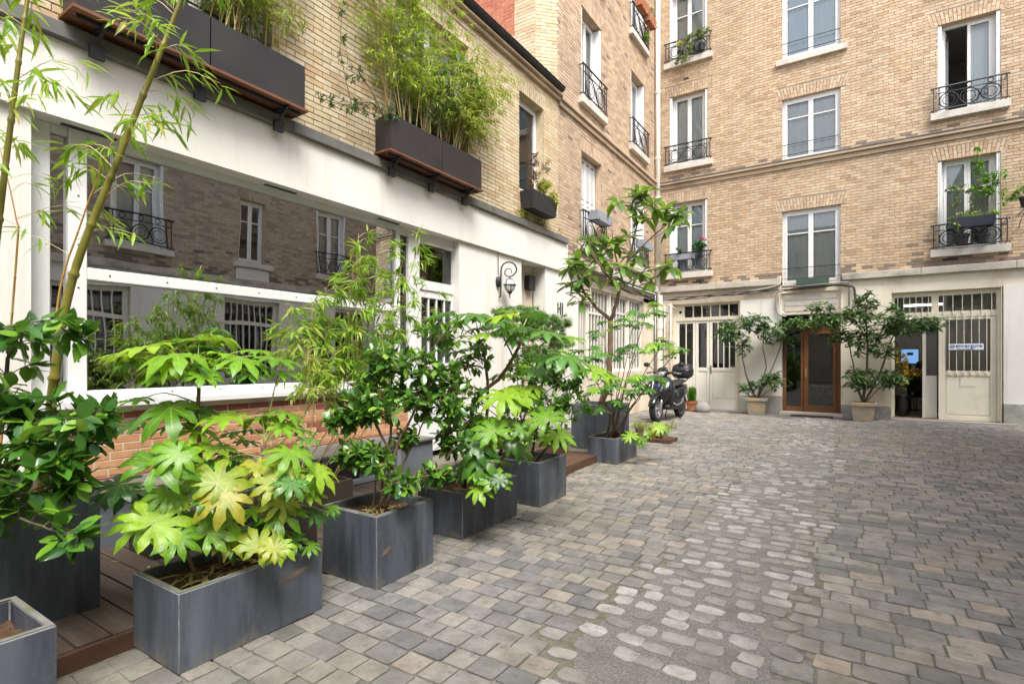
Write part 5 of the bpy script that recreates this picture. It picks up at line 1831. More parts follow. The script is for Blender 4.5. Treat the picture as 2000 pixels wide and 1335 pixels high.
def planter(x0, x1, y0, y1, h, label, z0=0.02, t=0.028, soil=0.06, mat=None, group=PG, chip=None, name='planter', rz=0.0):
    cx, cy = (x0 + x1) / 2, (y0 + y1) / 2
    p = thing(name, (cx, cy, z0), label, 'planter', group)
    mat = mat or SLATE
    mb = MB()
    z1 = z0 + h
    O = [(x0, y0), (x1, y0), (x1, y1), (x0, y1)]
    I = [(x0 + t, y0 + t), (x1 - t, y0 + t), (x1 - t, y1 - t), (x0 + t, y1 - t)]
    vs = [(*q, z0) for q in O] + [(*q, z1) for q in O] + [(*q, z1 - 0.001) for q in I] + [(*q, z1 - soil - 0.05) for q in I]
    fs = [(0, 3, 2, 1)]
    for i in range(4):
        j = (i + 1) % 4
        fs += [(i, j, 4 + j, 4 + i), (4 + i, 4 + j, 8 + j, 8 + i), (8 + i, 8 + j, 12 + j, 12 + i)]
    fs.append((12, 13, 14, 15))
    mb.add(vs, fs)
    o = part('box', mb, mat, p)
    bv = bevel(o, 0.005, 1)
    if mat is SLATE:
        o.data.materials.append(SLATE_EDGE)
        o.modifiers['bevel'].material = 1
    rm = MB()
    c = 0.004
    vs = [(O[i][0] + (c if i in (0, 3) else -c), O[i][1] + (c if i < 2 else -c), z1 + 0.0025) for i in range(4)] + [(I[i][0] + (-c if i in (0, 3) else c) * -1 * 0.5, I[i][1], z1 + 0.0025) for i in range(4)]
    rm.add(vs, [(i, (i + 1) % 4, 4 + (i + 1) % 4, 4 + i) for i in range(4)])
    part('rim', rm, SLATE_RIM if mat is SLATE else mat, p)
    q = random.Random(int(cx * 100))
    sm = MB()
    nx, ny = 10, 10
    vs = []
    for i in range(nx + 1):
        for j in range(ny + 1):
            vs.append((x0 + t + (x1 - x0 - 2 * t) * i / nx, y0 + t + (y1 - y0 - 2 * t) * j / ny, z1 - soil + q.uniform(-0.012, 0.018)))
    sm.add(vs, [(i * (ny + 1) + j, (i + 1) * (ny + 1) + j, (i + 1) * (ny + 1) + j + 1, i * (ny + 1) + j + 1) for i in range(nx) for j in range(ny)])
    part('soil', sm, SOIL, p)
    if chip:
        (cy_, cz, w, hh) = chip
        cm = MB()
        k = 9
        top = [(x1 + 0.0015, cy_ + w * (i / k - 0.5), cz + hh * (0.5 * math.sin(math.pi * i / k) + (i / k - 0.5) * 0.9) + q.uniform(0, 0.006)) for i in range(k + 1)]
        bot = [(x1 + 0.0015, cy_ + w * (i / k - 0.5), cz + hh * (-0.35 * math.sin(math.pi * i / k) + (i / k - 0.5) * 0.9) - q.uniform(0, 0.006)) for i in range(k + 1)]
        cm.add(top + bot, [(i, i + 1, k + 2 + i, k + 1 + i) for i in range(k)])
        part('chipped_patch', cm, SLATE_CHIP, p)
    return p


planter(-3.07, -2.60, 0.02, 0.775, 0.41, 'low slate grey planter cut off at the corner nearest the viewer, mulch only', soil=0.10)
planter(-4.20, -3.49, 0.46, 1.23, 0.66, 'tall dark slate planter on the deck under the bamboo canes', z0=0.106, soil=0.05)
planter(-3.05, -2.59, 1.21, 1.99, 0.37, 'long slate planter holding the lime green fatsia, chipped near its rim', chip=(1.80, 0.28, 0.20, 0.035))
planter(-3.04, -2.52, 2.335, 2.87, 0.455, 'cube slate planter with a camellia, one chipped corner on its front', chip=(2.42, 0.24, 0.10, 0.035))
planter(-3.13, -2.645, 3.36, 4.18, 0.37, 'long slate planter third from the tall dark one, with dark fatsia and yellow litter')
planter(-3.14, -2.60, 4.52, 5.09, 0.435, 'cube slate planter with dense dark camellia beside the wooden step')
planter(-3.22, -2.775, 6.96, 7.74, 0.355, 'small slate planter past the wooden step with slim fatsia stems')
planter(-4.00, -3.27, 8.0, 8.75, 0.72, 'tall blue grey planter holding the tree behind the small planter')
BROWN_BOX = stained('dark_brown_box', (0.035, 0.028, 0.022), (0.060, 0.046, 0.034), 3, (1, 1, 0.4), 0.65, 0.2, 60)
planter(-3.55, -3.10, 1.98, 2.34, 0.34, 'dark brown trough with reddish mulch squeezed behind the cube planter', z0=0.106, mat=BROWN_BOX, group=None, name='trough')
planter(-4.35, -3.98, 1.7, 3.4, 0.24, 'long low dark trough of bamboo canes by the light well', z0=0.106, mat=BROWN_BOX, group=None, name='trough', soil=0.03)

# ================================================================== BALCONY TROUGHS ON BRACKETS
BGp = 'dark brown panel troughs above the beam'


def shelf(y0, y1, label):
    s = thing('planter_shelf', (-5.2, (y0 + y1) / 2, 4.05), label, 'shelf', 'planter shelves above the beam')
    for k, x in enumerate((-5.185, -5.11, -5.035, -4.96)):
        part('plank', MB().box(x, x + 0.068, y0, y1, 4.092, 4.116), PLANK_ORANGE, s)
    n = 3
    for k in range(n):
        yy = y0 + 0.22 + (y1 - y0 - 0.44) * k / (n - 1)
        br = MB()
        br.box(-5.19, -4.92, yy - 0.016, yy + 0.016, 4.062, 4.090)
        br.bar((-5.10, yy, 3.95), (-4.95, yy, 4.075), 0.016)
        br.box(-5.115, -5.075, yy - 0.05, yy + 0.05, 3.86, 3.97)
        part('bracket', br, IRON, s)
    part('rail', MB().box(-4.99, -4.965, y0 + 0.05, y1 - 0.05, 4.064, 4.089), IRON, s)
    return s


def trough(y0, y1, label):
    p = thing('balcony_trough', (-5.05, (y0 + y1) / 2, 4.118), label, 'planter', BGp)
    x0, x1, z0, z1, t = -5.19, -4.90, 4.118, 4.56, 0.02
    mb = MB()
    mb.box(x0, x1, y0, y1, z0, z0 + t)
    mb.box(x1 - t, x1, y0, y1, z0 + t, z1)
    mb.box(x0, x0 + t, y0, y1, z0 + t, z1)
    mb.box(x0 + t, x1 - t, y0, y0 + t, z0 + t, z1)
    mb.box(x0 + t, x1 - t, y1 - t, y1, z0 + t, z1)
    o = part('box', mb, BOX_DARK, p)
    part('soil', MB().box(x0 + t, x1 - t, y0 + t, y1 - t, z1 - 0.10, z1 - 0.06), SOIL, p)
    return p


shelf(1.55, 3.58, 'orange plank shelf on black brackets under the long near pair of troughs')
shelf(4.76, 6.74, 'orange plank shelf on black brackets under the far pair of troughs')
trough(1.58, 2.555, 'dark brown trough left of the joint on the near shelf')
trough(2.567, 3.54, 'dark brown trough nearest the bare brick on the near shelf')
trough(4.79, 5.765, 'dark brown trough with its end panel showing on the far shelf')
trough(5.777, 6.70, 'dark brown trough at the far end of the far shelf')


def window_box(fr, a0, a1, z0, z1, n0, n1, label, mat, hooks=True, taper=0.03, group=None, nm='window_box'):
    c = fr.P((a0 + a1) / 2, z0, (n0 + n1) / 2)
    p = thing(nm, c, label, 'window box', group)
    P = fr.P
    mb = MB()
    T = [(a0, n0), (a1, n0), (a1, n1), (a0, n1)]
    B = [(a0 + taper, n0 + taper), (a1 - taper, n0 + taper), (a1 - taper, n1 - taper), (a0 + taper, n1 - taper)]
    t = 0.014
    I = [(a0 + t, n0 + t), (a1 - t, n0 + t), (a1 - t, n1 - t), (a0 + t, n1 - t)]
    vs = [P(a, z0, n) for a, n in B] + [P(a, z1, n) for a, n in T] + [P(a, z1, n) for a, n in I] + [P(a, z1 - 0.05, n) for a, n in I]
    fs = [(0, 1, 2, 3)]
    for i in range(4):
        j = (i + 1) % 4
        fs += [(i, j, 4 + j, 4 + i), (4 + i, 4 + j, 8 + j, 8 + i), (8 + i, 8 + j, 12 + j, 12 + i)]
    mb.add(vs, fs)
    part('box', mb, mat, p)
    part('soil', MB().fbox(fr, a0 + t, a1 - t, z1 - 0.055, z1 - 0.035, n0 + t, n1 - t), SOIL, p)
    if hooks:
        for a in (a0 + 0.08, a1 - 0.08):
            part('hook', MB().tube([P(a, z0 - 0.10, n0 + 0.03), P(a, z0 - 0.008, n0 + 0.03), P(a, z0 - 0.008, n1 + 0.01), P(a, z0 + 0.05, n1 + 0.01)], 0.007, 4), IRON, p)
    return p


window_box(FL, 8.28, 9.22, 4.24, 4.57, 0.02, 0.30, 'black plastic window box of rusty and lime shrubs below the narrow annex window', BLACK_SATIN)
window_box(FL, 11.10, 11.95, 4.66, 4.86, 0.06, 0.32, 'empty pale grey trough on the guard before the closed shutters', GREY_FRAME, taper=0.01)
window_box(FL, 14.25, 15.05, 4.60, 4.80, 0.06, 0.30, 'pale grey trough on the low guard beside the corner drainpipe', GREY_FRAME, taper=0.01)
window_box(FL, 13.98, 14.62, 11.12, 11.36, 0.12, 0.34, 'terracotta window box with a spiky plant high on the wing', TERRACOTTA)
window_box(FL, 14.66, 15.26, 11.06, 11.28, 0.12, 0.34, 'terracotta window box hanging next to the drainpipe, high up', TERRACOTTA)
window_box(FB, 1.82, 2.62, 4.52, 4.74, 0.14, 0.38, 'dark blue plastic trough on the guard with climbing vine', stained('dark_blue_plastic', (0.035, 0.04, 0.065), (0.05, 0.055, 0.085), 3, rough=0.5, bump=0))
window_box(FB, -4.72, -3.98, 4.48, 4.64, -0.02, 0.16, 'grey trough of pink geranium on the first floor corner window', GREY_FRAME, taper=0.01)
window_box(FB, -1.36, -0.60, 3.49, 3.65, -0.05, 0.12, 'dark green trough on the sill above the brown entrance', stained('dark_green_box', (0.045, 0.085, 0.06), (0.065, 0.11, 0.08), 3, rough=0.6, bump=0.1), taper=0.008, hooks=False)

# ================================================================== POTS
def round_pot(x, y, z, r, h, label, mat=None, saucer=True, group=None, soil=True):
    p = thing('flower_pot', (x, y, z), label, 'pot', group)
    mat = mat or TERRACOTTA
    mb = MB()
    zz = 0.012 if saucer else 0.0
    mb.lathe((0, 0, zz), [(r * 0.66, 0), (r * 0.90, h * 0.76), (r * 1.0, h * 0.77), (r * 1.03, h), (r * 0.92, h), (r * 0.88, h * 0.84)], 16, cap1=False)
    part('body', mb, mat, p, smooth=False, local=True)
    if saucer:
        part('saucer', MB().lathe((0, 0, 0), [(r * 0.78, 0), (r * 0.98, 0.03), (r * 0.93, 0.03), (r * 0.74, 0.011)], 16), mat, p, local=True)
    part('soil', MB().lathe((0, 0, zz + h * 0.84), [(r * 0.885, 0.0), (0.3 * r, 0.006)], 12), SOIL, p, local=True)
    return p


def square_pot(x, y, label):
    p = thing('square_pot', (x, y, 0.02), label, 'pot', 'square clay pots beside the brown entrance')
    mb = MB()

    def sq(w, z):
        return [(-w, -w, z), (w, -w, z), (w, w, z), (-w, w, z)]
    mb.loft([sq(0.195, 0.0), sq(0.235, 0.36), sq(0.265, 0.365), sq(0.270, 0.45), sq(0.235, 0.452), sq(0.225, 0.38)], cap=True)
    o = part('body', mb, POT_CLAY, p, local=True)
    bevel(o, 0.012, 2)
    part('soil', MB().box(-0.225, 0.225, -0.225, 0.225, 0.385, 0.40), SOIL, p, local=True)
    return p


square_pot(-2.25, 15.62, 'stained square clay pot left of the brown glass entrance')
square_pot(0.13, 15.30, 'yellow square clay pot between the brown entrance and office door')

# board with three pots
bd = thing('pot_board', (-3.05, 9.42, 0.02), 'low dark wooden board carrying three small pots on the cobbles', 'board')
part('top_board', MB().box(-3.42, -2.70, 9.18, 9.66, 0.05, 0.085), DECK_RED, bd)
part('side_board', MB().box(-3.42, -2.70, 9.18, 9.205, 0.02, 0.049).box(-2.725, -2.70, 9.206, 9.66, 0.02, 0.049).box(-3.42, -3.395, 9.206, 9.66, 0.02, 0.049), DECK_RED, bd)
OLD_POT = stained('mossy_clay', (0.14, 0.13, 0.08), (0.24, 0.20, 0.12), 9, rough=0.9, bump=0.3)
round_pot(-3.30, 9.36, 0.086, 0.085, 0.17, 'mossy grey green pot nearest the planters on the low board', OLD_POT, False)
round_pot(-3.06, 9.42, 0.086, 0.085, 0.15, 'terracotta pot on a saucer in the middle of the low board', TERRACOTTA, True)
round_pot(-2.86, 9.36, 0.086, 0.090, 0.16, 'mossy dark pot at the open end of the low board', OLD_POT, False)
# pots by the cream doors
round_pot(-4.34, 15.70, 0.02, 0.15, 0.24, 'terracotta pot of blue green tufts behind the scooter', TERRACOTTA, True)
round_pot(-3.98, 15.66, 0.02, 0.17, 0.28, 'terracotta pot of bright green tufts before the cream doors', TERRACOTTA, True)
# grey stone lump
st = thing('grey_stone', (-3.62, 15.45, 0.02), 'rounded grey stone lump at the foot of the cream doors', 'stone')
mb = MB()
q = random.Random(4)
rings = []
for (z, s) in ((0, 0.85), (0.08, 1.0), (0.18, 0.92), (0.26, 0.62), (0.29, 0.25)):
    rings.append([Vector((0.21 * s * math.cos(2 * math.pi * k / 12) * q.uniform(0.93, 1.06), 0.15 * s * math.sin(2 * math.pi * k / 12) * q.uniform(0.93, 1.06), z)) for k in range(12)])
mb.loft(rings)
part('lump', mb, CONCRETE, st, smooth=True, local=True)
# small pots on the top corner window
round_pot(-4.42, 16.06, 10.52, 0.09, 0.16, 'black pot with yellow flower at the top corner window guard', BLACK_SATIN, False)
round_pot(-4.10, 16.06, 10.52, 0.10, 0.19, 'black pot of trailing grey green plant at the top corner window', BLACK_SATIN, False)
round_pot(-3.80, 16.06, 10.52, 0.10, 0.19, 'dark pot near the hinge side of the top corner window guard', BLACK_SATIN, False)
round_pot(3.05, 15.55, 4.75, 0.12, 0.20, 'black hanging pot with leafy plant at the edge of the back facade', BLACK_SATIN, False)
tag(bpy.data.objects[-1]) if False else None
round_pot(2.05, 16.06, 4.15, 0.15, 0.24, 'black nursery pot behind the iron guard under the dark blue trough', BLACK_SATIN, False)
round_pot(2.42, 16.06, 4.15, 0.14, 0.20, 'black nursery pot beside the jamb under the dark blue trough', BLACK_SATIN, False)
hk = thing('pot_bracket', (3.05, 15.7, 4.74), 'thin iron bracket carrying the hanging pot at the facade edge', 'bracket')
part('arm', MB().bar((3.05, 16.19, 4.74), (3.05, 15.45, 4.74), 0.010).bar((3.05, 16.19, 4.45), (3.05, 15.6, 4.735), 0.008), IRON, hk)
part('ring', MB().tube([(3.05 + 0.09 * math.cos(t), 15.55 + 0.09 * math.sin(t), 4.744) for t in [2 * math.pi * i / 12 for i in range(12)]], 0.006, 4, closed=True), IRON, hk)

# ================================================================== WALL FITTINGS
# lantern
lan = thing('wall_lantern', (-5.2, 7.62, 2.9), 'black wrought iron wall lantern with curled arm and frosted globe', 'lantern')
LF = Frame((-5.22, 7.60, 0), (0.50, 0.866, 0), (0.866, -0.50, 0))
P = lambda n, z: Vector((-5.20 + n * 0.80, 7.60 + n * 0.60, z))
am = MB()
pts = [P(0.015, 2.55), P(0.04, 2.58), P(0.045, 2.70), P(0.045, 2.88), P(0.05, 3.02)]
cx_, cz_ = 0.185, 3.03
for i in range(11):
    t = math.pi * (1 - i / 10)
    pts.append(P(cx_ + 0.135 * math.cos(t), cz_ + 0.135 * math.sin(t)))
for i in range(1, 17):
    t = -2.9 * math.pi * i / 16 * 0.78
    rad = 0.135 - 0.105 * (i / 16) ** 0.7
    pts.append(P(cx_ + rad * math.cos(t) + 0.012 * i / 16, cz_ - 0.035 * min(1, i / 6) + rad * math.sin(t)))
am.tube(pts, [0.013] * 16 + [0.012 - 0.0004 * i for i in range(len(pts) - 16)], 6)
part('arm', am, IRON, lan, smooth=True)
bp = MB()
bp.lathe((-5.20, 7.60, 2.82), [(0.025, -0.09), (0.045, -0.06), (0.06, 0), (0.045, 0.06), (0.02, 0.09)], 12)
part('wall_plate', bp, IRON, lan, smooth=True)
lc = P(0.20, 2.76)
zz_ = 2.76
bd_ = MB()
bd_.lathe((lc.x, lc.y, zz_), [(0.008, 0.155), (0.012, 0.125), (0.048, 0.115), (0.052, 0.102), (0.034, 0.10)], 8)
bd_.lathe((lc.x, lc.y, zz_), [(0.100, -0.006), (0.112, 0.0), (0.112, 0.014), (0.10, 0.016), (0.09, 0.008)], 8)
bd_.lathe((lc.x, lc.y, zz_), [(0.048, -0.11), (0.038, -0.13), (0.014, -0.15), (0.008, -0.185), (0.014, -0.20), (0.003, -0.215)], 8)
for k in range(6):
    a = 2 * math.pi * k / 6 + 0.3
    bd_.bar((lc.x + 0.050 * math.cos(a), lc.y + 0.050 * math.sin(a), zz_ + 0.104), (lc.x + 0.098 * math.cos(a), lc.y + 0.098 * math.sin(a), zz_ + 0.006), 0.006)
    bd_.tube([(lc.x + 0.098 * math.cos(a), lc.y + 0.098 * math.sin(a), zz_), (lc.x + 0.082 * math.cos(a), lc.y + 0.082 * math.sin(a), zz_ - 0.065), (lc.x + 0.045 * math.cos(a), lc.y + 0.045 * math.sin(a), zz_ - 0.11)], 0.006, 4)
part('cage', bd_, IRON, lan)
part('globe', MB().lathe((lc.x, lc.y, zz_), [(0.04, -0.105), (0.072, -0.06), (0.09, 0.0), (0.08, 0.04), (0.046, 0.10)], 14), FROSTED, lan, smooth=True)
part('cord', MB().tube([(-5.195, 7.60, 2.95), (-5.195, 7.59, 3.33)], 0.006, 5), CABLE, lan)
# three bar mark on the white wall
lg = thing('wall_mark', (-5.21, 9.95, 2.55), 'small black mark of bars on the white wall before the tree', 'sign')
for (a0_, a1_, z0_, z1_) in ((9.80, 9.825, 2.44, 2.67), (9.85, 9.895, 2.535, 2.565), (9.91, 9.955, 2.43, 2.68), (10.0, 10.045, 2.43, 2.68), (9.83, 9.845, 2.47, 2.51), (9.83, 9.845, 2.60, 2.64)):
    part('letter_bar', MB().fbox(FL, a0_, a1_, z0_, z1_, -0.019, -0.009), IRON, lg)
# pipes in the corner
dp = thing('drain_pipe', (-5.10, 16.1, 0), 'white drainpipe running down the inner corner of the court', 'pipe')
part('pipe', MB().lathe((-5.10, 16.09, 0), [(0.075, 3.45), (0.075, 14.5)], 12), PIPE_WHITE, dp, smooth=True)
cl = MB()
for z in (4.3, 6.4, 7.6, 9.6, 11.6):
    cl.lathe((-5.10, 16.09, z), [(0.076, 0), (0.092, 0.005), (0.092, 0.06), (0.076, 0.065)], 12)
part('collar', cl, PIPE_WHITE, dp)
part('lower_pipe', MB().lathe((-5.02, 16.02, 0), [(0.085, 0.05), (0.085, 2.4), (0.10, 2.42), (0.10, 2.55), (0.085, 2.57), (0.085, 3.45)], 12), PIPE_WHITE, dp, smooth=False)
gp = thing('gas_pipe', (-4.85, 16.0, 0), 'thin white gas pipes with elbows beside the corner drainpipe', 'pipe')
part('pipe', MB().tube([(-4.88, 16.06, 0.3), (-4.88, 16.06, 3.12), (-4.72, 16.06, 3.12), (-4.55, 16.16, 3.02)], 0.018, 6), PIPE_WHITE, gp, smooth=True)
part('pipe', MB().tube([(-4.70, 16.06, 0.3), (-4.70, 16.06, 3.18)], 0.018, 6), PIPE_WHITE, gp, smooth=True)
part('pipe', MB().tube([(-4.88, 16.06, 1.9), (-4.70, 16.06, 1.9)], 0.016, 6), PIPE_WHITE, gp, smooth=True)
part('meter_cover', MB().box(-4.98, -4.74, 15.98, 16.08, 0.0, 0.55), PIPE_WHITE, gp)
# cables: along the wing, round the corner and over the doors
cb = thing('wall_cables', (-3.5, 16.1, 3.3), 'bundle of black cables sagging along the wing and over the cream doors', 'cable')
rr = random.Random(8)
for k in range(4):
    pts = []
    for i in range(15):
        f = i / 14
        pts.append(Vector((-5.16 + rr.uniform(-0.01, 0.01) + 0.02 * k, 10.3 + 5.75 * f, 3.34 - 0.05 * f + 0.02 * k + 0.025 * math.sin(f * 17 + k))))
    for i in range(1, 15):
        f = i / 14
        pts.append(Vector((-5.12 + 3.33 * f, 16.13 - 0.015 * k, 3.27 + 0.02 * k + 0.10 * f + 0.025 * math.sin(f * 14 + k * 2))))
    part('cable', MB().tube(pts, 0.011 + 0.004 * (k == 1), 5), CABLE, cb, smooth=True)
cd_ = thing('conduit', (-1.0, 16.1, 3.3), 'grey and white conduits bending round the panel above the brown entrance', 'conduit')
GREY_PIPE = stained('grey_conduit', (0.24, 0.23, 0.22), (0.32, 0.31, 0.29), 5, rough=0.5, bump=0)
WHITE_PIPE = stained('white_conduit', (0.62, 0.58, 0.52), (0.70, 0.66, 0.60), 5, rough=0.5, bump=0)


def bend(pts, r=0.09, k=4):
    pts = [Vector(p) for p in pts]
    out = [pts[0]]
    for i in range(1, len(pts) - 1):
        a, b, c = pts[i - 1], pts[i], pts[i + 1]
        d0, d1 = (a - b).normalized(), (c - b).normalized()
        rr_ = min(r, (a - b).length * 0.45, (c - b).length * 0.45)
        p0, p1 = b + d0 * rr_, b + d1 * rr_
        for q in range(k + 1):
            t = q / k
            out.append(p0.lerp(b, t).lerp(b.lerp(p1, t), t))
    out.append(pts[-1])
    return out


part('pipe', MB().tube(bend([(-1.80, 16.12, 3.36), (-0.40, 16.12, 3.42), (-0.05, 16.14, 3.36), (-0.02, 16.14, 2.98), (0.10, 16.14, 2.80), (0.42, 16.14, 2.80)]), 0.026, 6), CABLE, cd_, smooth=True)
part('pipe', MB().tube(bend([(-1.70, 16.08, 3.44), (-0.20, 16.08, 3.47), (-0.16, 16.14, 3.46), (-0.16, 16.14, 2.85)]), 0.018, 6), GREY_PIPE, cd_, smooth=True)
part('pipe', MB().tube(bend([(-1.66, 16.08, 3.34), (-1.84, 16.10, 3.34), (-1.84, 16.14, 2.78), (-1.70, 16.14, 2.68), (-1.60, 16.10, 2.66)]), 0.022, 6), GREY_PIPE, cd_, smooth=True)
part('pipe', MB().tube(bend([(-1.60, 16.06, 3.29), (-1.76, 16.09, 3.29), (-1.76, 16.14, 2.80), (-1.62, 16.14, 2.72)]), 0.016, 6), WHITE_PIPE, cd_, smooth=True)
part('pipe', MB().tube(bend([(-2.6, 16.14, 3.40), (-2.1, 16.12, 3.46), (-1.75, 16.10, 3.52), (-1.74, 16.10, 3.75)]), 0.012, 6), WHITE_PIPE, cd_, smooth=True)
dl = thing('porch_light', (-1.0, 16.4, 2.6), 'small white lamp under the panel above the brown entrance', 'lamp')
part('body', MB().lathe((-1.02, 16.3, 2.58), [(0.03, -0.06), (0.05, -0.03), (0.05, 0.06), (0.03, 0.115)], 10), FROSTED, dl, smooth=True)
# door mat
mt = thing('door_mat', (-0.98, 15.72, 0.03), 'dark brown door mat before the brown entrance', 'mat')
part('mat', MB().box(-1.45, -0.50, 15.55, 15.92, 0.028, 0.045), stained('brown_mat', (0.05, 0.03, 0.025), (0.08, 0.05, 0.04), 30, rough=0.95, bump=0.8), mt)
# sign on the office door
sg = thing('door_sign', (2.15, 16.3, 1.75), 'white sign lettered envergure on the bars of the office door', 'sign')
n_s = -0.135 + 0.068
part('panel', MB().fbox(FB, 1.84, 2.47, 1.72, 1.86, n_s, n_s + 0.006), stained('white_panel', (0.76, 0.78, 0.80), (0.80, 0.81, 0.83), 2, rough=0.4, bump=0), sg)
BLUE_INK = stained('blue_ink', (0.03, 0.10, 0.33), (0.04, 0.12, 0.37), 2, rough=0.5, bump=0)


def text(body, size, p, parent, mat, align='LEFT'):
    c = bpy.data.curves.new('lettering', 'FONT')
    c.body = body
    c.size = size
    c.extrude = 0.0008
    c.offset = size * 0.012
    c.align_x = align
    c.materials.append(mat)
    tmp = bpy.data.objects.new('lettering_curve', c)
    me = bpy.data.meshes.new_from_object(tmp)
    bpy.data.objects.remove(tmp)
    o = new_obj('lettering', me, parent)
    o['kind'] = 'stuff'
    o.location = Vector(p) - ORIGIN[parent.name]
    o.rotation_euler = (math.radians(90), 0, 0)
    return o


text('envergure', 0.118, FB.P(1.965, 1.775, n_s + 0.008), sg, BLUE_INK)
text('formation et accompagnement', 0.026, FB.P(1.985, 1.735, n_s + 0.008), sg, BLUE_INK)
lo = MB()
for q in range(14):
    t0, t1 = 2 * math.pi * q / 14, 2 * math.pi * (q + 1) / 14
    c_ = FB.P(1.905, 1.795, n_s + 0.008)
    lo.add([c_ + Vector((0.048 * math.cos(t0), 0, 0.042 * math.sin(t0))), c_ + Vector((0.048 * math.cos(t1), 0, 0.042 * math.sin(t1))), c_ + Vector((0.030 * math.cos(t1), 0, 0.026 * math.sin(t1))), c_ + Vector((0.030 * math.cos(t0), 0, 0.026 * math.sin(t0)))], [(0, 1, 2, 3)])
for q in range(3):
    t0 = 2 * math.pi * q / 3 + 0.4
    c_ = FB.P(1.905, 1.795, n_s + 0.0085) + Vector((0.014 * math.cos(t0), 0, 0.012 * math.sin(t0)))
    lo.add([c_ + Vector((0.009 * math.cos(2 * math.pi * i / 6), 0, 0.009 * math.sin(2 * math.pi * i / 6))) for i in range(6)], [tuple(range(6))])
part('logo', lo, BLUE_INK, sg)

# ================================================================== OFFICE CONTENT
TUBE = emit_mat('light_tube', (1.0, 0.96, 0.88), 3.0)
for (x0, y0, x1, y1, lab) in ((1.08, 17.8, 1.88, 17.8, 'lit ceiling strip seen through the fanlight over the office doorway'), (1.2, 23.0, 1.65, 23.0, 'lit ceiling strip deep in the office, seen through the open doorway'), (2.9, 23.0, 3.34, 23.0, 'left of two lit strips seen through the barred door leaf'), (3.46, 23.0, 3.86, 23.0, 'right of two lit strips seen through the barred door leaf')):
    l_ = thing('ceiling_light', ((x0 + x1) / 2, y0, 2.95), lab, 'ceiling light', 'office ceiling strips')
    part('diffuser', MB().box(x0, x1, y0 - 0.05, y0 + 0.05, 2.92, 2.96), TUBE, l_)
    part('housing', MB().box(x0 - 0.02, x1 + 0.02, y0 - 0.07, y0 + 0.07, 2.961, 3.02), WHITE_FRAME, l_)
    part('hanger', MB().box((x0 + x1) / 2 - 0.01, (x0 + x1) / 2 + 0.01, y0 - 0.01, y0 + 0.01, 3.02, 3.35), WHITE_FRAME, l_)
sc_ = thing('wall_screen', (1.05, 19.0, 1.75), 'lit blue screen on a stand inside the office doorway', 'screen')
part('bezel', MB().box(1.06, 1.50, 19.02, 19.06, 1.36, 1.82), BLACK_SATIN, sc_)
part('display', MB().box(1.08, 1.48, 19.008, 19.018, 1.39, 1.79), emit_mat('blue_display', (0.25, 0.48, 0.90), 0.28), sc_)
part('display_mark', MB().box(1.22, 1.36, 19.003, 19.007, 1.62, 1.70), BLUE_INK, sc_)
part('stand', MB().box(1.24, 1.32, 19.03, 19.055, 0.08, 1.36).box(1.05, 1.51, 18.9, 19.2, 0.05, 0.08), BLACK_SATIN, sc_)


def skin_body(name, chain, edges, mat, parent, root_i=0, sub=1):
    me = bpy.data.meshes.new(name)
    me.from_pydata([c[0] for c in chain], edges, [])
    o = new_obj(name, me, parent)
    me.materials.append(mat)
    sk = o.modifiers.new('skin', 'SKIN')
    sk.use_smooth_shade = True
    for i, c in enumerate(chain):
        r = c[1]
        me.skin_vertices[0].data[i].radius = (r, r) if not isinstance(r, tuple) else r
        me.skin_vertices[0].data[i].use_root = (i == root_i)
    s = o.modifiers.new('sub', 'SUBSURF')
    s.levels = sub
    s.render_levels = sub
    return o


DARK_CLOTH = stained('black_wool', (0.012, 0.012, 0.015), (0.022, 0.022, 0.026), 12, rough=0.9, bump=0.2)
SKIN_T = stained('skin', (0.50, 0.30, 0.21), (0.55, 0.34, 0.25), 8, rough=0.5, bump=0)
HAIR = stained('dark_hair', (0.012, 0.009, 0.008), (0.022, 0.017, 0.014), 30, (1, 1, 0.2), 0.4, 0.2)


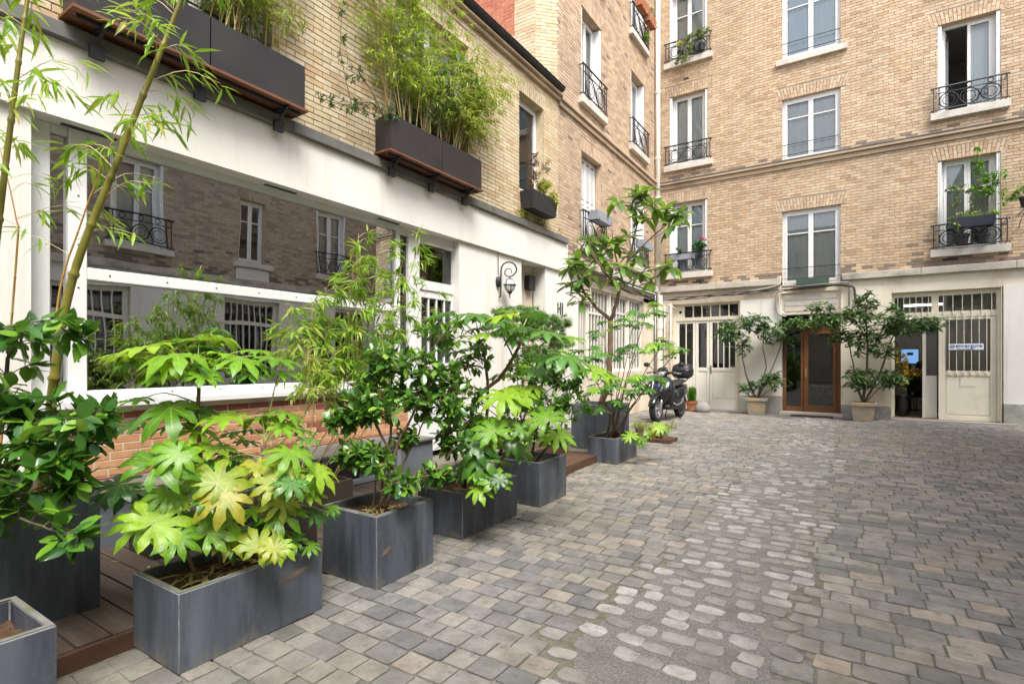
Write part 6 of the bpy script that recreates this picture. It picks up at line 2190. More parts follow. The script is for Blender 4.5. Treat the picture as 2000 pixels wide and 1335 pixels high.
def seated_person(x, y, rz, label):
    p = thing('person', (x, y, 0.05), label, 'person', rz=rz)
    C_ = [((0, 0, 0.52), 0.150), ((0, 0.03, 0.72), 0.145), ((0, 0.02, 0.95), 0.160), ((0, 0, 1.06), 0.10), ((0, -0.02, 1.13), 0.055), ((0, -0.03, 1.22), 0.085), ((0, -0.035, 1.31), 0.088),
          ((0.10, -0.06, 0.50), 0.095), ((0.13, -0.46, 0.50), 0.068), ((0.14, -0.44, 0.10), 0.045), ((0.14, -0.58, 0.06), 0.035),
          ((-0.10, -0.06, 0.50), 0.095), ((-0.13, -0.46, 0.50), 0.068), ((-0.14, -0.44, 0.10), 0.045), ((-0.14, -0.58, 0.06), 0.035),
          ((0.19, 0.0, 0.99), 0.065), ((0.25, -0.06, 0.74), 0.050), ((0.17, -0.30, 0.72), 0.036), ((-0.19, 0.0, 0.99), 0.065), ((-0.25, -0.06, 0.74), 0.050), ((-0.17, -0.30, 0.72), 0.036)]
    E_ = [(0, 1), (1, 2), (2, 3), (3, 4), (4, 5), (5, 6), (0, 7), (7, 8), (8, 9), (9, 10), (0, 11), (11, 12), (12, 13), (13, 14), (2, 15), (15, 16), (16, 17), (2, 18), (18, 19), (19, 20)]
    skin_body('body', C_, E_, DARK_CLOTH, p)
    f = MB()
    f.lathe((0, -0.045, 1.265), [(0.02, -0.125), (0.055, -0.10), (0.080, -0.03), (0.083, 0.03), (0.06, 0.09), (0.02, 0.115)], 14)
    f.lathe((0, -0.140, 1.262), [(0.004, 0.03), (0.014, -0.02), (0.004, -0.03)], 6)
    part('head', f, SKIN_T, p, smooth=True, local=True)
    h = MB()
    h.lathe((0, -0.018, 1.27), [(0.075, -0.20), (0.10, -0.10), (0.098, 0.04), (0.07, 0.115), (0.02, 0.135)], 14)
    part('hair', h, HAIR, p, smooth=True, local=True)
    for s in (-1, 1):
        hd_ = MB()
        for k in range(4):
            x_ = s * (0.155 - 0.012 * k)
            hd_.tube([(x_, -0.31, 0.715), (x_, -0.37 - 0.008 * (k in (1, 2)), 0.712), (x_ - s * 0.004, -0.395, 0.70)], [0.010, 0.009, 0.007], 5)
        hd_.tube([(s * 0.15, -0.29, 0.72), (s * 0.12, -0.33, 0.712)], [0.011, 0.008], 5)
        part('hand', hd_, SKIN_T, p, smooth=True, local=True)
    return p


seated_person(1.45, 18.25, 2.5, 'seated person in black with long dark hair inside the office doorway')


def office_chair(x, y, rz, label):
    c = thing('office_chair', (x, y, 0.05), label, 'chair', 'black office chairs', rz=rz)
    o = part('seat', MB().box(-0.23, 0.23, -0.22, 0.22, 0.42, 0.48), BLACK_SATIN, c, local=True)
    bevel(o, 0.02)
    o = part('backrest', MB().box(-0.22, 0.22, 0.20, 0.25, 0.56, 0.95), BLACK_SATIN, c, local=True)
    bevel(o, 0.02)
    for sx in (-1, 1):
        for sy in (-1, 1):
            part('leg', MB().bar((sx * 0.20, sy * 0.19, 0.42), (sx * 0.23, sy * 0.22, 0.0), 0.013), BLACK_SATIN, c, local=True)
        part('back_stay', MB().bar((sx * 0.18, 0.20, 0.44), (sx * 0.18, 0.225, 0.60), 0.013), BLACK_SATIN, c, local=True)
    return c


office_chair(1.45, 18.25, 2.5, 'black office chair under the seated person')
office_chair(1.02, 17.55, 1.2, 'empty black office chair just inside the doorway')
tb = thing('office_table', (1.0, 18.9, 0.05), 'dark office table behind the seated person', 'table')
part('table_top', MB().box(0.7, 1.9, 18.45, 18.85, 0.74, 0.77), BLACK_SATIN, tb)
for x in (0.75, 1.85):
    for y in (18.5, 18.8):
        part('leg', MB().box(x - 0.02, x + 0.02, y - 0.02, y + 0.02, 0.05, 0.74), BLACK_SATIN, tb)

# ================================================================== SCOOTER
sco = thing('motor_scooter', (-3.88, 13.1, 0.022), 'black motor scooter with top case parked before the corner pipes', 'scooter', rz=math.radians(-90 - 5))
sco.scale = (1.10, 1.16, 1.12)


def ell(f, hl, hw, z, n=16, p=2.4):
    out = []
    for k in range(n):
        a = 2 * math.pi * k / n
        cx, cy = math.cos(a), math.sin(a)
        out.append(Vector((f + math.copysign(abs(cx) ** (2 / p), cx) * hl, math.copysign(abs(cy) ** (2 / p), cy) * hw, z)))
    return out


def ellv(f, z, hz, hw, n=16, p=2.4):
    out = []
    for k in range(n):
        a = 2 * math.pi * k / n
        cx, cy = math.cos(a), math.sin(a)
        out.append(Vector((f, math.copysign(abs(cx) ** (2 / p), cx) * hw, z + math.copysign(abs(cy) ** (2 / p), cy) * hz)))
    return out


def lp(name, mb, mat, par=None, smooth=True):
    return part(name, mb, mat, par or sco, smooth=smooth, local=True)


for (f, r) in ((0.70, 0.265), (-0.66, 0.255)):
    w_ = lp('wheel', MB().lathe((f, 0, r), [(r * 0.66, -0.05), (r * 0.86, -0.062), (r * 0.97, -0.045), (r, 0), (r * 0.97, 0.045), (r * 0.86, 0.062), (r * 0.66, 0.05)], 28, 'y', False, False), BLACK_RUBBER)
    rm = MB()
    rm.lathe((f, 0, r), [(r * 0.60, -0.048), (r * 0.68, -0.052), (r * 0.68, 0.052), (r * 0.60, 0.048), (r * 0.60, -0.048)], 28, 'y', False, False)
    rm.lathe((f, 0, r), [(0.0, -0.07), (0.045, -0.07), (0.045, 0.07), (0.0, 0.07)], 12, 'y', False, False)
    for k in range(5):
        a = 2 * math.pi * k / 5
        rm.bar((f + 0.03 * math.cos(a), 0, r + 0.03 * math.sin(a)), (f + r * 0.62 * math.cos(a), 0, r + r * 0.62 * math.sin(a)), 0.018)
    lp('rim', rm, SILVER, w_, smooth=False)
# fork and fender
fk = MB()
for s in (-1, 1):
    fk.tube([(0.70, s * 0.085, 0.265), (0.64, s * 0.085, 0.42), (0.58, s * 0.075, 0.60)], [0.026, 0.030, 0.026], 8)
lp('fork', fk, SILVER)
fn = MB()
rings = []
for k in range(9):
    a = math.radians(15 + 150 * k / 8)
    rings.append([Vector((0.70 + (0.295 + dz) * math.cos(a), y_, 0.265 + (0.295 + dz) * math.sin(a))) for (y_, dz) in ((-0.075, -0.03), (-0.055, 0.0), (0, 0.012), (0.055, 0.0), (0.075, -0.03), (0.05, -0.022), (0, -0.012), (-0.05, -0.022))])
fn.loft(rings)
lp('front_fender', fn, BLACK_GLOSS)
fa = MB()
fa.loft([ell(0.50, 0.06, 0.09, 0.36), ell(0.53, 0.13, 0.18, 0.46), ell(0.54, 0.165, 0.25, 0.60), ell(0.50, 0.16, 0.275, 0.72), ell(0.45, 0.13, 0.25, 0.84), ell(0.40, 0.09, 0.17, 0.93), ell(0.37, 0.05, 0.08, 0.97)])
lp('front_fairing', fa, BLACK_GLOSS)
bg = MB()
bg.loft([[Vector((0.628 + 0.010 * (z - 0.60), y_ * w_, z)) + Vector((0.062 - 0.9 * abs(y_ * w_) ** 1.6 - 0.35 * (z - 0.62), 0, 0)) for y_ in (-1, -0.33, 0.33, 1)] for (z, w_) in ((0.60, 0.02), (0.66, 0.055), (0.74, 0.07), (0.80, 0.045))], cap=False)
lp('blue_badge', bg, BLUE_BADGE)
tr = MB()
for s in (-1, 1):
    tr.tube([(0.685, s * 0.065, 0.56), (0.665, s * 0.10, 0.70), (0.585, s * 0.11, 0.83), (0.50, s * 0.09, 0.90)], 0.010, 5)
    tr.tube([(0.30, s * 0.20, 0.40), (0.10, s * 0.205, 0.33), (-0.15, s * 0.215, 0.36), (-0.30, s * 0.21, 0.47)], 0.018, 5)
lp('chrome_trim', tr, SILVER)
for s in (-1, 1):
    lp('indicator', MB().loft([ellv(0.60, 0.70, 0.02, 0.012), ellv(0.62, 0.70, 0.03, 0.02)]).lathe((0.60, s * 0.175, 0.735), [(0.010, -0.05), (0.026, 0.0), (0.008, 0.05)], 8), FROSTED)
ls = MB()
ls.loft([ell(0.36, 0.035, 0.19, 0.30), ell(0.38, 0.035, 0.265, 0.45), ell(0.37, 0.03, 0.28, 0.70), ell(0.34, 0.03, 0.20, 0.88)])
lp('leg_shield', ls, BLACK_SATIN)
fb_ = MB()
fb_.loft([ellv(0.40, 0.30, 0.055, 0.17, p=5), ellv(0.15, 0.285, 0.055, 0.19, p=5), ellv(-0.12, 0.30, 0.07, 0.19, p=5)])
lp('floor_board', fb_, BLACK_SATIN)
rb_ = MB()
rb_.loft([ellv(0.02, 0.47, 0.14, 0.12), ellv(-0.18, 0.52, 0.20, 0.19), ellv(-0.45, 0.57, 0.18, 0.205), ellv(-0.72, 0.64, 0.12, 0.16), ellv(-0.92, 0.70, 0.06, 0.09), ellv(-0.98, 0.71, 0.03, 0.05)])
lp('rear_body', rb_, BLACK_GLOSS)
se = MB()
se.loft([ellv(0.06, 0.70, 0.03, 0.09), ellv(-0.05, 0.745, 0.05, 0.14), ellv(-0.30, 0.765, 0.05, 0.165), ellv(-0.40, 0.80, 0.055, 0.16), ellv(-0.68, 0.825, 0.045, 0.13), ellv(-0.80, 0.81, 0.02, 0.08)])
lp('seat', se, BLACK_SATIN)
hb = MB()
hb.loft([ellv(0.47, 1.00, 0.06, 0.09), ellv(0.42, 1.015, 0.075, 0.13), ellv(0.33, 1.02, 0.065, 0.14), ellv(0.25, 1.02, 0.035, 0.10)])
for s in (-1, 1):
    hb.tube([(0.34, s * 0.12, 1.02), (0.31, s * 0.22, 1.03), (0.27, s * 0.32, 1.02)], [0.03, 0.02, 0.016], 7)
lp('handlebar', hb, BLACK_GLOSS)
for s in (-1, 1):
    lp('grip', MB().tube([(0.285, s * 0.26, 1.025), (0.245, s * 0.385, 1.015)], 0.021, 8), BLACK_RUBBER)
    lp('brake_lever', MB().tube([(0.33, s * 0.22, 1.02), (0.34, s * 0.30, 1.015), (0.30, s * 0.38, 1.01)], 0.007, 5), SILVER)
    mm = MB()
    mm.tube([(0.30, s * 0.20, 1.05), (0.30, s * 0.26, 1.13), (0.29, s * 0.33, 1.17)], 0.007, 5)
    mm.loft([ellv(0.275, 1.20, 0.045, 0.065), ellv(0.295, 1.20, 0.050, 0.072), ellv(0.315, 1.20, 0.03, 0.045)])
    for i in range(len(mm.v) - 48, len(mm.v)):
        v_ = mm.v[i]
        mm.v[i] = (v_[0], v_[1] + s * 0.37, v_[2])
    lp('mirror', mm, BLACK_SATIN)
lp('headlight', MB().loft([ellv(0.46, 1.00, 0.060, 0.095), ellv(0.495, 0.995, 0.052, 0.085), ellv(0.51, 0.99, 0.03, 0.05)]), SILVER)
lp('windshield_base', MB().loft([ell(0.36, 0.04, 0.12, 1.07), ell(0.33, 0.03, 0.10, 1.12), ell(0.30, 0.015, 0.05, 1.15)]), BLACK_GLOSS)
tc = MB()
tc.loft([ell(-0.86, 0.17, 0.17, 0.90, p=4), ell(-0.86, 0.205, 0.215, 0.96, p=3.5), ell(-0.86, 0.21, 0.22, 1.06, p=3.2), ell(-0.86, 0.185, 0.20, 1.17, p=3), ell(-0.86, 0.11, 0.13, 1.215, p=2.6)])
lp('top_case', tc, BLACK_SATIN)
lp('top_case_band', MB().loft([ell(-0.86, 0.212, 0.222, 1.045, p=3.3), ell(-0.86, 0.214, 0.224, 1.06, p=3.2), ell(-0.86, 0.210, 0.220, 1.075, p=3.2)]), BLACK_GLOSS)
lp('rack', MB().bar((-0.70, 0.10, 0.80), (-0.98, 0.10, 0.89), 0.012).bar((-0.70, -0.10, 0.80), (-0.98, -0.10, 0.89), 0.012).box(-1.0, -0.70, -0.13, 0.13, 0.875, 0.893), BLACK_SATIN)
lp('tail_light', MB().loft([ellv(-0.95, 0.70, 0.04, 0.07), ellv(-1.0, 0.70, 0.03, 0.05)]), stained('red_lens', (0.4, 0.02, 0.02), (0.45, 0.03, 0.03), 3, rough=0.2, bump=0))
lp('rear_fender', MB().loft([[Vector((-0.66 - 0.29 * math.cos(math.radians(a)), y_, 0.255 + (0.29 + dz) * math.sin(math.radians(a)))) for (y_, dz) in ((-0.07, -0.02), (0, 0.01), (0.07, -0.02), (0, -0.012))] for a in (20, 45, 70, 95)]), BLACK_SATIN)
eng = MB()
eng.loft([ellv(-0.15, 0.30, 0.07, 0.10), ellv(-0.40, 0.30, 0.10, 0.13), ellv(-0.70, 0.27, 0.08, 0.13), ellv(-0.80, 0.26, 0.04, 0.08)])
lp('engine', eng, BLACK_SATIN)
lp('exhaust', MB().tube([(-0.25, -0.13, 0.22), (-0.5, -0.17, 0.25), (-0.95, -0.18, 0.38)], [0.02, 0.05, 0.055], 10), SILVER)
lp('stand', MB().bar((-0.20, 0.12, 0.26), (-0.24, 0.17, 0.0), 0.012).bar((-0.20, -0.12, 0.26), (-0.24, -0.17, 0.0), 0.012), BLACK_SATIN)

# ================================================================== PLANTS
def plant(name, loc, label, cat='plant', group=None):
    return thing(name, loc, label, cat, group)


# ---- fatsia in the near long planter: a hand-built spread of big leaves
def fatsia(root, stems, leaves, mats, seed=1, petiole=STEM_GREEN, bark=BARK, fill=1, vmax=9e9):
    """leaves: (u, v, depth, radius m, material key, tilt toward viewer 0..1, spin deg)"""
    rr = random.Random(seed)
    tops = []
    for (pts, r0, r1) in stems:
        c = wobble(curve(pts, 12), r0 * 0.5, rr)
        part('stem', MB().tube(c, [r0 + (r1 - r0) * i / (len(c) - 1) for i in range(len(c))], 8), bark, root, smooth=True)
        tops += [(p, i / (len(c) - 1)) for i, p in enumerate(c) if i / (len(c) - 1) > 0.55]
    org = ORIGIN[root.name]
    pm = MB()
    extra = []
    for (u, v, d, rad, mk, tilt, spin) in leaves:           # smaller leaves tucked under and beside the large ones
        for _ in range(fill):
            q = rad * 1040 / d
            extra.append((u + rr.uniform(-0.8, 0.8) * q, min(v + rr.uniform(-0.25, 0.5) * q, vmax), d + rr.uniform(-0.02, 0.22), rad * rr.uniform(0.5, 0.8), rr.choice(mk + 'dg'), min(0.5, tilt * rr.uniform(0.6, 1.3)), rr.uniform(-60, 60)))
    leaves = [(a_, b_, c_, d_ * 0.87, e_, f_, g_) for (a_, b_, c_, d_, e_, f_, g_) in leaves] + extra
    cache = {}
    for k, (u, v, d, rad, mk, tilt, spin) in enumerate(leaves):
        pos = at(u, v, d)
        best = min(tops, key=lambda t: (t[0] - pos).length + 0.5 * max(0, t[0].z - pos.z) - 0.15 * t[1])[0]
        out = pos - best
        out.z *= 0.3
        if out.length < 0.03:
            out = Vector((rr.uniform(-1, 1), rr.uniform(-1, 1), 0))
        out.normalize()
        view = (EYE - pos).normalized()
        nrm = (Vector((0, 0, 1)) * (1 - tilt) + view * tilt + out * 0.15 + Vector((rr.uniform(-.12, .12), rr.uniform(-.12, .12), 0))).normalized()
        ax = Matrix.Rotation(math.radians(spin), 3, nrm) @ (out - nrm * out.dot(nrm)).normalized()
        key = (mk, k % 4)
        if key not in cache:
            cache[key] = leaf_mesh(SH_PALM[k % 4], mats[mk])
        o = bpy.data.objects.new('leaf', cache[key])
        m = leaf_M(pos, ax, nrm, rad)
        m.translation = m.translation - org
        o.matrix_basis = m
        o.parent = root
        COL.objects.link(o)
        mid = best.lerp(pos, 0.55) + Vector((0, 0, (pos - best).length * 0.12))
        pm.tube(curve([best, mid, pos], 6), [0.0048, 0.0042, 0.0038, 0.0036, 0.0034, 0.0032, 0.003][:len(curve([best, mid, pos], 6))] if len(curve([best, mid, pos], 6)) <= 7 else 0.0036, 5, cap=False)
    part('petioles', pm, petiole, root, smooth=True, kind='stuff')


FM = {'g': L_FATSIA, 'y': L_FATSIA_Y, 'd': L_FATSIA_D}
f1 = plant('fatsia_shrub', (-2.82, 1.6, 0.33), 'lime green fatsia with huge hand shaped leaves, some yellowing')
B1 = Vector((-2.82, 1.62, 0.31))
top1 = at(385, 735, 2.98)
hub2 = at(518, 862, 2.95)
hub3 = at(345, 965, 2.72)
hub4 = at(455, 985, 2.80)
hub5 = at(540, 985, 2.92)
fatsia(f1, [([B1 + Vector((-0.05, -0.05, 0)), at(392, 900, 2.95), top1], 0.014, 0.010), ([B1 + Vector((0.02, 0.1, 0)), at(500, 960, 2.92), hub2], 0.011, 0.008), ([B1 + Vector((0, -0.2, 0)), at(350, 1040, 2.72), hub3], 0.011, 0.007), ([B1, at(440, 1040, 2.80), hub4], 0.010, 0.007), ([B1 + Vector((0.02, 0.2, 0)), at(530, 1040, 2.9), hub5], 0.010, 0.006)],
       [(300, 672, 2.95, 0.26, 'g', 0.02, 10), (262, 690, 3.0, 0.19, 'g', 0.05, -20), (345, 690, 2.85, 0.24, 'g', 0.10, 30), (352, 668, 3.15, 0.23, 'g', 0.0, 0), (440, 690, 3.05, 0.21, 'g', 0.05, -15), (470, 700, 2.90, 0.22, 'g', 0.08, 20), (425, 655, 3.25, 0.20, 'g', 0.02, 0), (535, 700, 2.98, 0.20, 'g', 0.10, 12), (390, 660, 3.1, 0.2, 'g', 0.0, 40), (325, 712, 2.80, 0.15, 'g', 0.35, 10),
        (333, 795, 2.85, 0.25, 'g', 0.22, 0), (445, 812, 2.88, 0.22, 'g', 0.15, 10), (270, 822, 2.98, 0.17, 'd', 0.2, 0), (385, 800, 3.1, 0.2, 'g', 0.1, 50), (510, 812, 3.0, 0.20, 'g', 0.12, 0), (550, 830, 2.95, 0.17, 'g', 0.15, 30), (480, 840, 3.1, 0.17, 'd', 0.1, 0),
        (303, 905, 2.52, 0.25, 'g', 0.45, 170), (423, 943, 2.60, 0.215, 'y', 0.55, 190), (541, 941, 2.78, 0.205, 'y', 0.50, 200), (500, 905, 2.85, 0.15, 'y', 0.30, 20), (570, 880, 2.88, 0.20, 'g', 0.25, -30), (620, 915, 2.95, 0.18, 'g', 0.30, -10), (300, 1022, 2.48, 0.235, 'g', 0.50, 160), (236, 945, 2.62, 0.18, 'd', 0.35, 10), (327, 962, 2.60, 0.15, 'g', 0.35, 20), (432, 1005, 2.68, 0.18, 'g', 0.40, 0), (405, 1040, 2.6, 0.19, 'g', 0.45, 180), (505, 1068, 2.64, 0.165, 'y', 0.55, 185), (448, 1048, 2.70, 0.15, 'y', 0.35, 60), (545, 1000, 2.85, 0.18, 'g', 0.35, 0), (574, 1055, 2.90, 0.13, 'd', 0.35, 180), (349, 872, 2.80, 0.19, 'g', 0.2, 0), (470, 960, 2.95, 0.17, 'g', 0.25, 60), (395, 905, 2.95, 0.17, 'd', 0.2, 0), (600, 960, 2.98, 0.15, 'g', 0.35, 30), (520, 1020, 2.95, 0.15, 'd', 0.3, 0), (360, 1010, 2.72, 0.16, 'd', 0.3, 90), (465, 900, 3.0, 0.18, 'g', 0.15, 0), (415, 870, 2.9, 0.2, 'g', 0.12, -40), (560, 905, 3.05, 0.16, 'd', 0.2, 0), (610, 1000, 3.0, 0.13, 'd', 0.3, 10)], FM, seed=3, fill=2, vmax=1065)

# ---- fatsia in the second long planter
f2 = plant('fatsia_shrub', (-2.9, 3.75, 0.33), 'deep green fatsia with bent brown stems in the long planter')
B2 = Vector((-2.9, 3.7, 0.31))
fatsia(f2, [([B2, at(925, 790, 4.55), at(975, 740, 4.5), at(1012, 680, 4.45), at(1015, 655, 4.45)], 0.022, 0.012), ([B2 + Vector((-0.1, 0.1, 0)), at(950, 830, 4.7), at(950, 720, 4.7), at(935, 660, 4.7)], 0.018, 0.010), ([B2 + Vector((0.08, 0, 0)), at(955, 880, 4.4), at(975, 800, 4.3)], 0.014, 0.008), ([B2 + Vector((0.1, 0.2, 0)), at(1000, 860, 4.5), at(1030, 800, 4.4)], 0.012, 0.007), ([B2 + Vector((0.12, 0.05, 0)), at(930, 920, 4.3), at(945, 900, 4.2)], 0.012, 0.008)],
       [(866, 612, 4.6, 0.26, 'd', 0.0, 0), (925, 612, 4.5, 0.27, 'd', 0.05, 0), (985, 613, 4.45, 0.27, 'g', 0.05, 0), (1005, 640, 4.25, 0.25, 'd', 0.1, 0), (1064, 648, 4.25, 0.27, 'd', 0.08, 0), (1110, 695, 4.15, 0.28, 'd', 0.25, 0), (863, 678, 4.5, 0.21, 'd', 0.05, 0), (948, 652, 4.35, 0.20, 'g', 0.1, 0), (1040, 612, 4.6, 0.22, 'd', 0.0, 0),
        (985, 768, 4.2, 0.29, 'g', 0.20, 0), (1020, 765, 4.3, 0.22, 'd', 0.2, 20), (961, 822, 4.2, 0.20, 'g', 0.25, 0), (965, 842, 4.05, 0.24, 'g', 0.45, 170), (1067, 815, 4.1, 0.26, 'g', 0.40, 170), (925, 868, 4.05, 0.26, 'd', 0.50, 180), (938, 930, 4.05, 0.17, 'd', 0.40, 180), (971, 938, 4.0, 0.20, 'g', 0.45, 180), (880, 720, 4.5, 0.2, 'd', 0.1, 0), (981, 730, 4.6, 0.18, 'g', 0.1, 0), (998, 826, 4.4, 0.2, 'd', 0.2, 0), (930, 790, 4.5, 0.2, 'd', 0.15, 0), (905, 700, 4.7, 0.18, 'g', 0.1, 0), (1010, 880, 4.3, 0.19, 'd', 0.3, 0), (890, 800, 4.5, 0.18, 'd', 0.2, 0), (1045, 720, 4.35, 0.19, 'd', 0.2, 0), (905, 905, 4.3, 0.15, 'd', 0.3, 0)], FM, seed=5, fill=2)

# ---- fatsia past the step
f3 = plant('fatsia_shrub', (-3.0, 7.35, 0.33), 'slim many stemmed fatsia in the small planter past the step')
B3 = Vector((-3.0, 7.35, 0.31))
rr = random.Random(17)
lv, stm = [], []
for (u, v, d) in ((1180, 640, 7.7), (1235, 620, 7.8), (1260, 600, 8.0), (1150, 690, 7.5), (1215, 740, 7.5), (1285, 668, 7.9), (1315, 676, 7.9), (1250, 760, 7.4), (1175, 750, 7.4), (1210, 690, 7.8), (1240, 680, 7.7), (1195, 790, 7.4), (1265, 740, 7.5)):
    stm.append(([B3 + Vector((rr.uniform(-.1, .1), rr.uniform(-.2, .2), 0)), at(u * 0.45 + 1200 * 0.55, v * 0.5 + 860 * 0.5, d * 0.5 + 3.8), at(u, v + 18, d)], 0.010, 0.005))
    for k in range(5):
        a = rr.uniform(0, 6.28)
        lv.append((u + 24 * math.cos(a), v + 9 * math.sin(a) + rr.uniform(-6, 10), d + rr.uniform(-0.2, 0.2), rr.uniform(0.12, 0.17), rr.choice('dddg'), rr.uniform(0.05, 0.3), rr.uniform(-20, 20)))
lv += [(1232, 852, 7.3, 0.19, 'g', 0.4, 180), (1290, 835, 7.4, 0.20, 'g', 0.45, 150), (1150, 800, 7.5, 0.15, 'd', 0.2, 0)]
stm.append(([B3, at(1225, 850, 7.4)], 0.006, 0.004))
stm.append(([B3, at(1262, 838, 7.5)], 0.006, 0.004))
fatsia(f3, stm, lv, FM, seed=7, fill=2)

# ---- near bamboo
bm1 = plant('tall_bamboo', (-3.7, 0.9, 0.7), 'tall golden bamboo leaning out of the tall dark planter before the mirror window', 'bamboo')
culms = [([(-3.66, 1.02, 0.68), at(130, 590, 2.82), at(235, 300, 2.86), at(352, 5, 2.95), at(470, -300, 3.1)], 0.026),
         ([(-3.80, 0.75, 0.68), at(-18, 560, 2.70), at(20, 250, 2.72), at(55, -10, 2.78), at(110, -330, 2.9)], 0.020)]
bamboo(bm1, culms, SH_LANCE, L_BAMBOO, size=(0.09, 0.155), sprays=30, per=(3, 5), start=0.42, seed=31, limit=300, branch=0.42, node_gap=0.27, droop=0.7)
bm1b = plant('bamboo_shoots', (-3.8, 1.0, 0.7), 'thin orange bamboo canes beside the thick golden cane', 'bamboo')
bamboo(bm1b, [([(-3.62, 1.08, 0.68), at(110, 620, 2.84), at(160, 430, 2.86), at(250, 200, 2.9)], 0.0085), ([(-3.9, 0.9, 0.68), at(32, 500, 2.9), at(30, 420, 2.9), at(-10, 250, 2.9)], 0.007)], SH_LANCE, L_BAMBOO, size=(0.08, 0.13), sprays=7, per=(2, 4), start=0.5, culm_mat=CULM_THIN, seed=33, branch=0.5, droop=0.6)

# ---- near camellia
cam1 = plant('camellia_shrub', (-3.45, 0.65, 0.7), 'large glossy camellia at the near corner before the tall dark planter')
shrub(cam1, [([(-3.62, 0.72, 0.69), at(-20, 860, 2.4), at(20, 700, 2.5), at(60, 620, 2.55)], 0.014, 0.005), ([(-3.60, 0.76, 0.69), at(40, 900, 2.45), at(120, 830, 2.45), at(190, 820, 2.5)], 0.012, 0.004), ([(-3.58, 0.70, 0.69), at(-60, 980, 2.3), at(60, 1020, 2.2), at(130, 1040, 2.2)], 0.009, 0.003)],
      [(at(70, 630, 2.5), (0.25, 0.2, 0.11), 15), (at(130, 655, 2.5), (0.13, 0.1, 0.06), 6), (at(20, 790, 2.45), (0.2, 0.15, 0.12), 14), (at(110, 830, 2.4), (0.26, 0.18, 0.16), 26), (at(185, 835, 2.5), (0.13, 0.12, 0.10), 12), (at(40, 900, 2.35), (0.25, 0.18, 0.12), 20), (at(120, 920, 2.35), (0.18, 0.12, 0.10), 14), (at(60, 980, 2.3), (0.2, 0.12, 0.10), 14), (at(130, 1045, 2.2), (0.09, 0.07, 0.06), 9), (at(-40, 1000, 2.3), (0.2, 0.15, 0.12), 10), (at(0, 700, 2.5), (0.15, 0.15, 0.14), 8), (at(-40, 850, 2.4), (0.2, 0.2, 0.25), 16)],
      SH_OVAL, L_CAM, size=(0.075, 0.115), per_tip=(4, 6), seed=41, limit=300, twig_r=0.0026, stem_mat=BARK_DARK)

# ---- middle bamboo behind the cube planter
bm2 = plant('slender_bamboo', (-4.1, 2.6, 0.33), 'feathery yellow green bamboo clump before the far half of the mirror window', 'bamboo')
cul = []
for (u0, u1, v1, d, x, y) in ((690, 700, 455, 4.75, -4.15, 2.9), (640, 635, 560, 4.6, -4.15, 2.7), (660, 690, 520, 4.7, -4.12, 2.8), (675, 745, 470, 4.9, -4.15, 3.0), (700, 790, 500, 5.0, -4.15, 3.1), (715, 820, 470, 5.1, -4.12, 3.25), (735, 835, 560, 5.1, -4.15, 3.3), (600, 560, 600, 4.4, -4.15, 2.2), (600, 610, 590, 4.4, -4.15, 2.3)):
    cul.append(([(x, y, 0.32), at(u0, 800, d), at((u0 + u1) / 2, (800 + v1) / 2 + 20, d), at(u1, v1, d)], 0.0065))
bamboo(bm2, cul, SH_LANCE, L_BAMBOO, size=(0.08, 0.14), sprays=30, per=(4, 7), start=0.40, culm_mat=CULM_STRAW, seed=35, limit=300, branch=0.27, droop=0.45)
# low canes
bm2b = plant('bamboo_shoots', (-3.3, 2.15, 0.4), 'few thin leafy bamboo shoots rising from the dark brown trough', 'bamboo')
bamboo(bm2b, [([(-3.3, 2.12, 0.38), at(600, 780, 3.9), at(588, 640, 3.9)], 0.006), ([(-3.25, 2.22, 0.38), at(612, 800, 3.95), at(575, 690, 3.9)], 0.005)], SH_LANCE, L_BAMBOO_Y, size=(0.08, 0.13), sprays=9, per=(3, 5), start=0.45, culm_mat=STEM_GREEN, seed=36, branch=0.25)

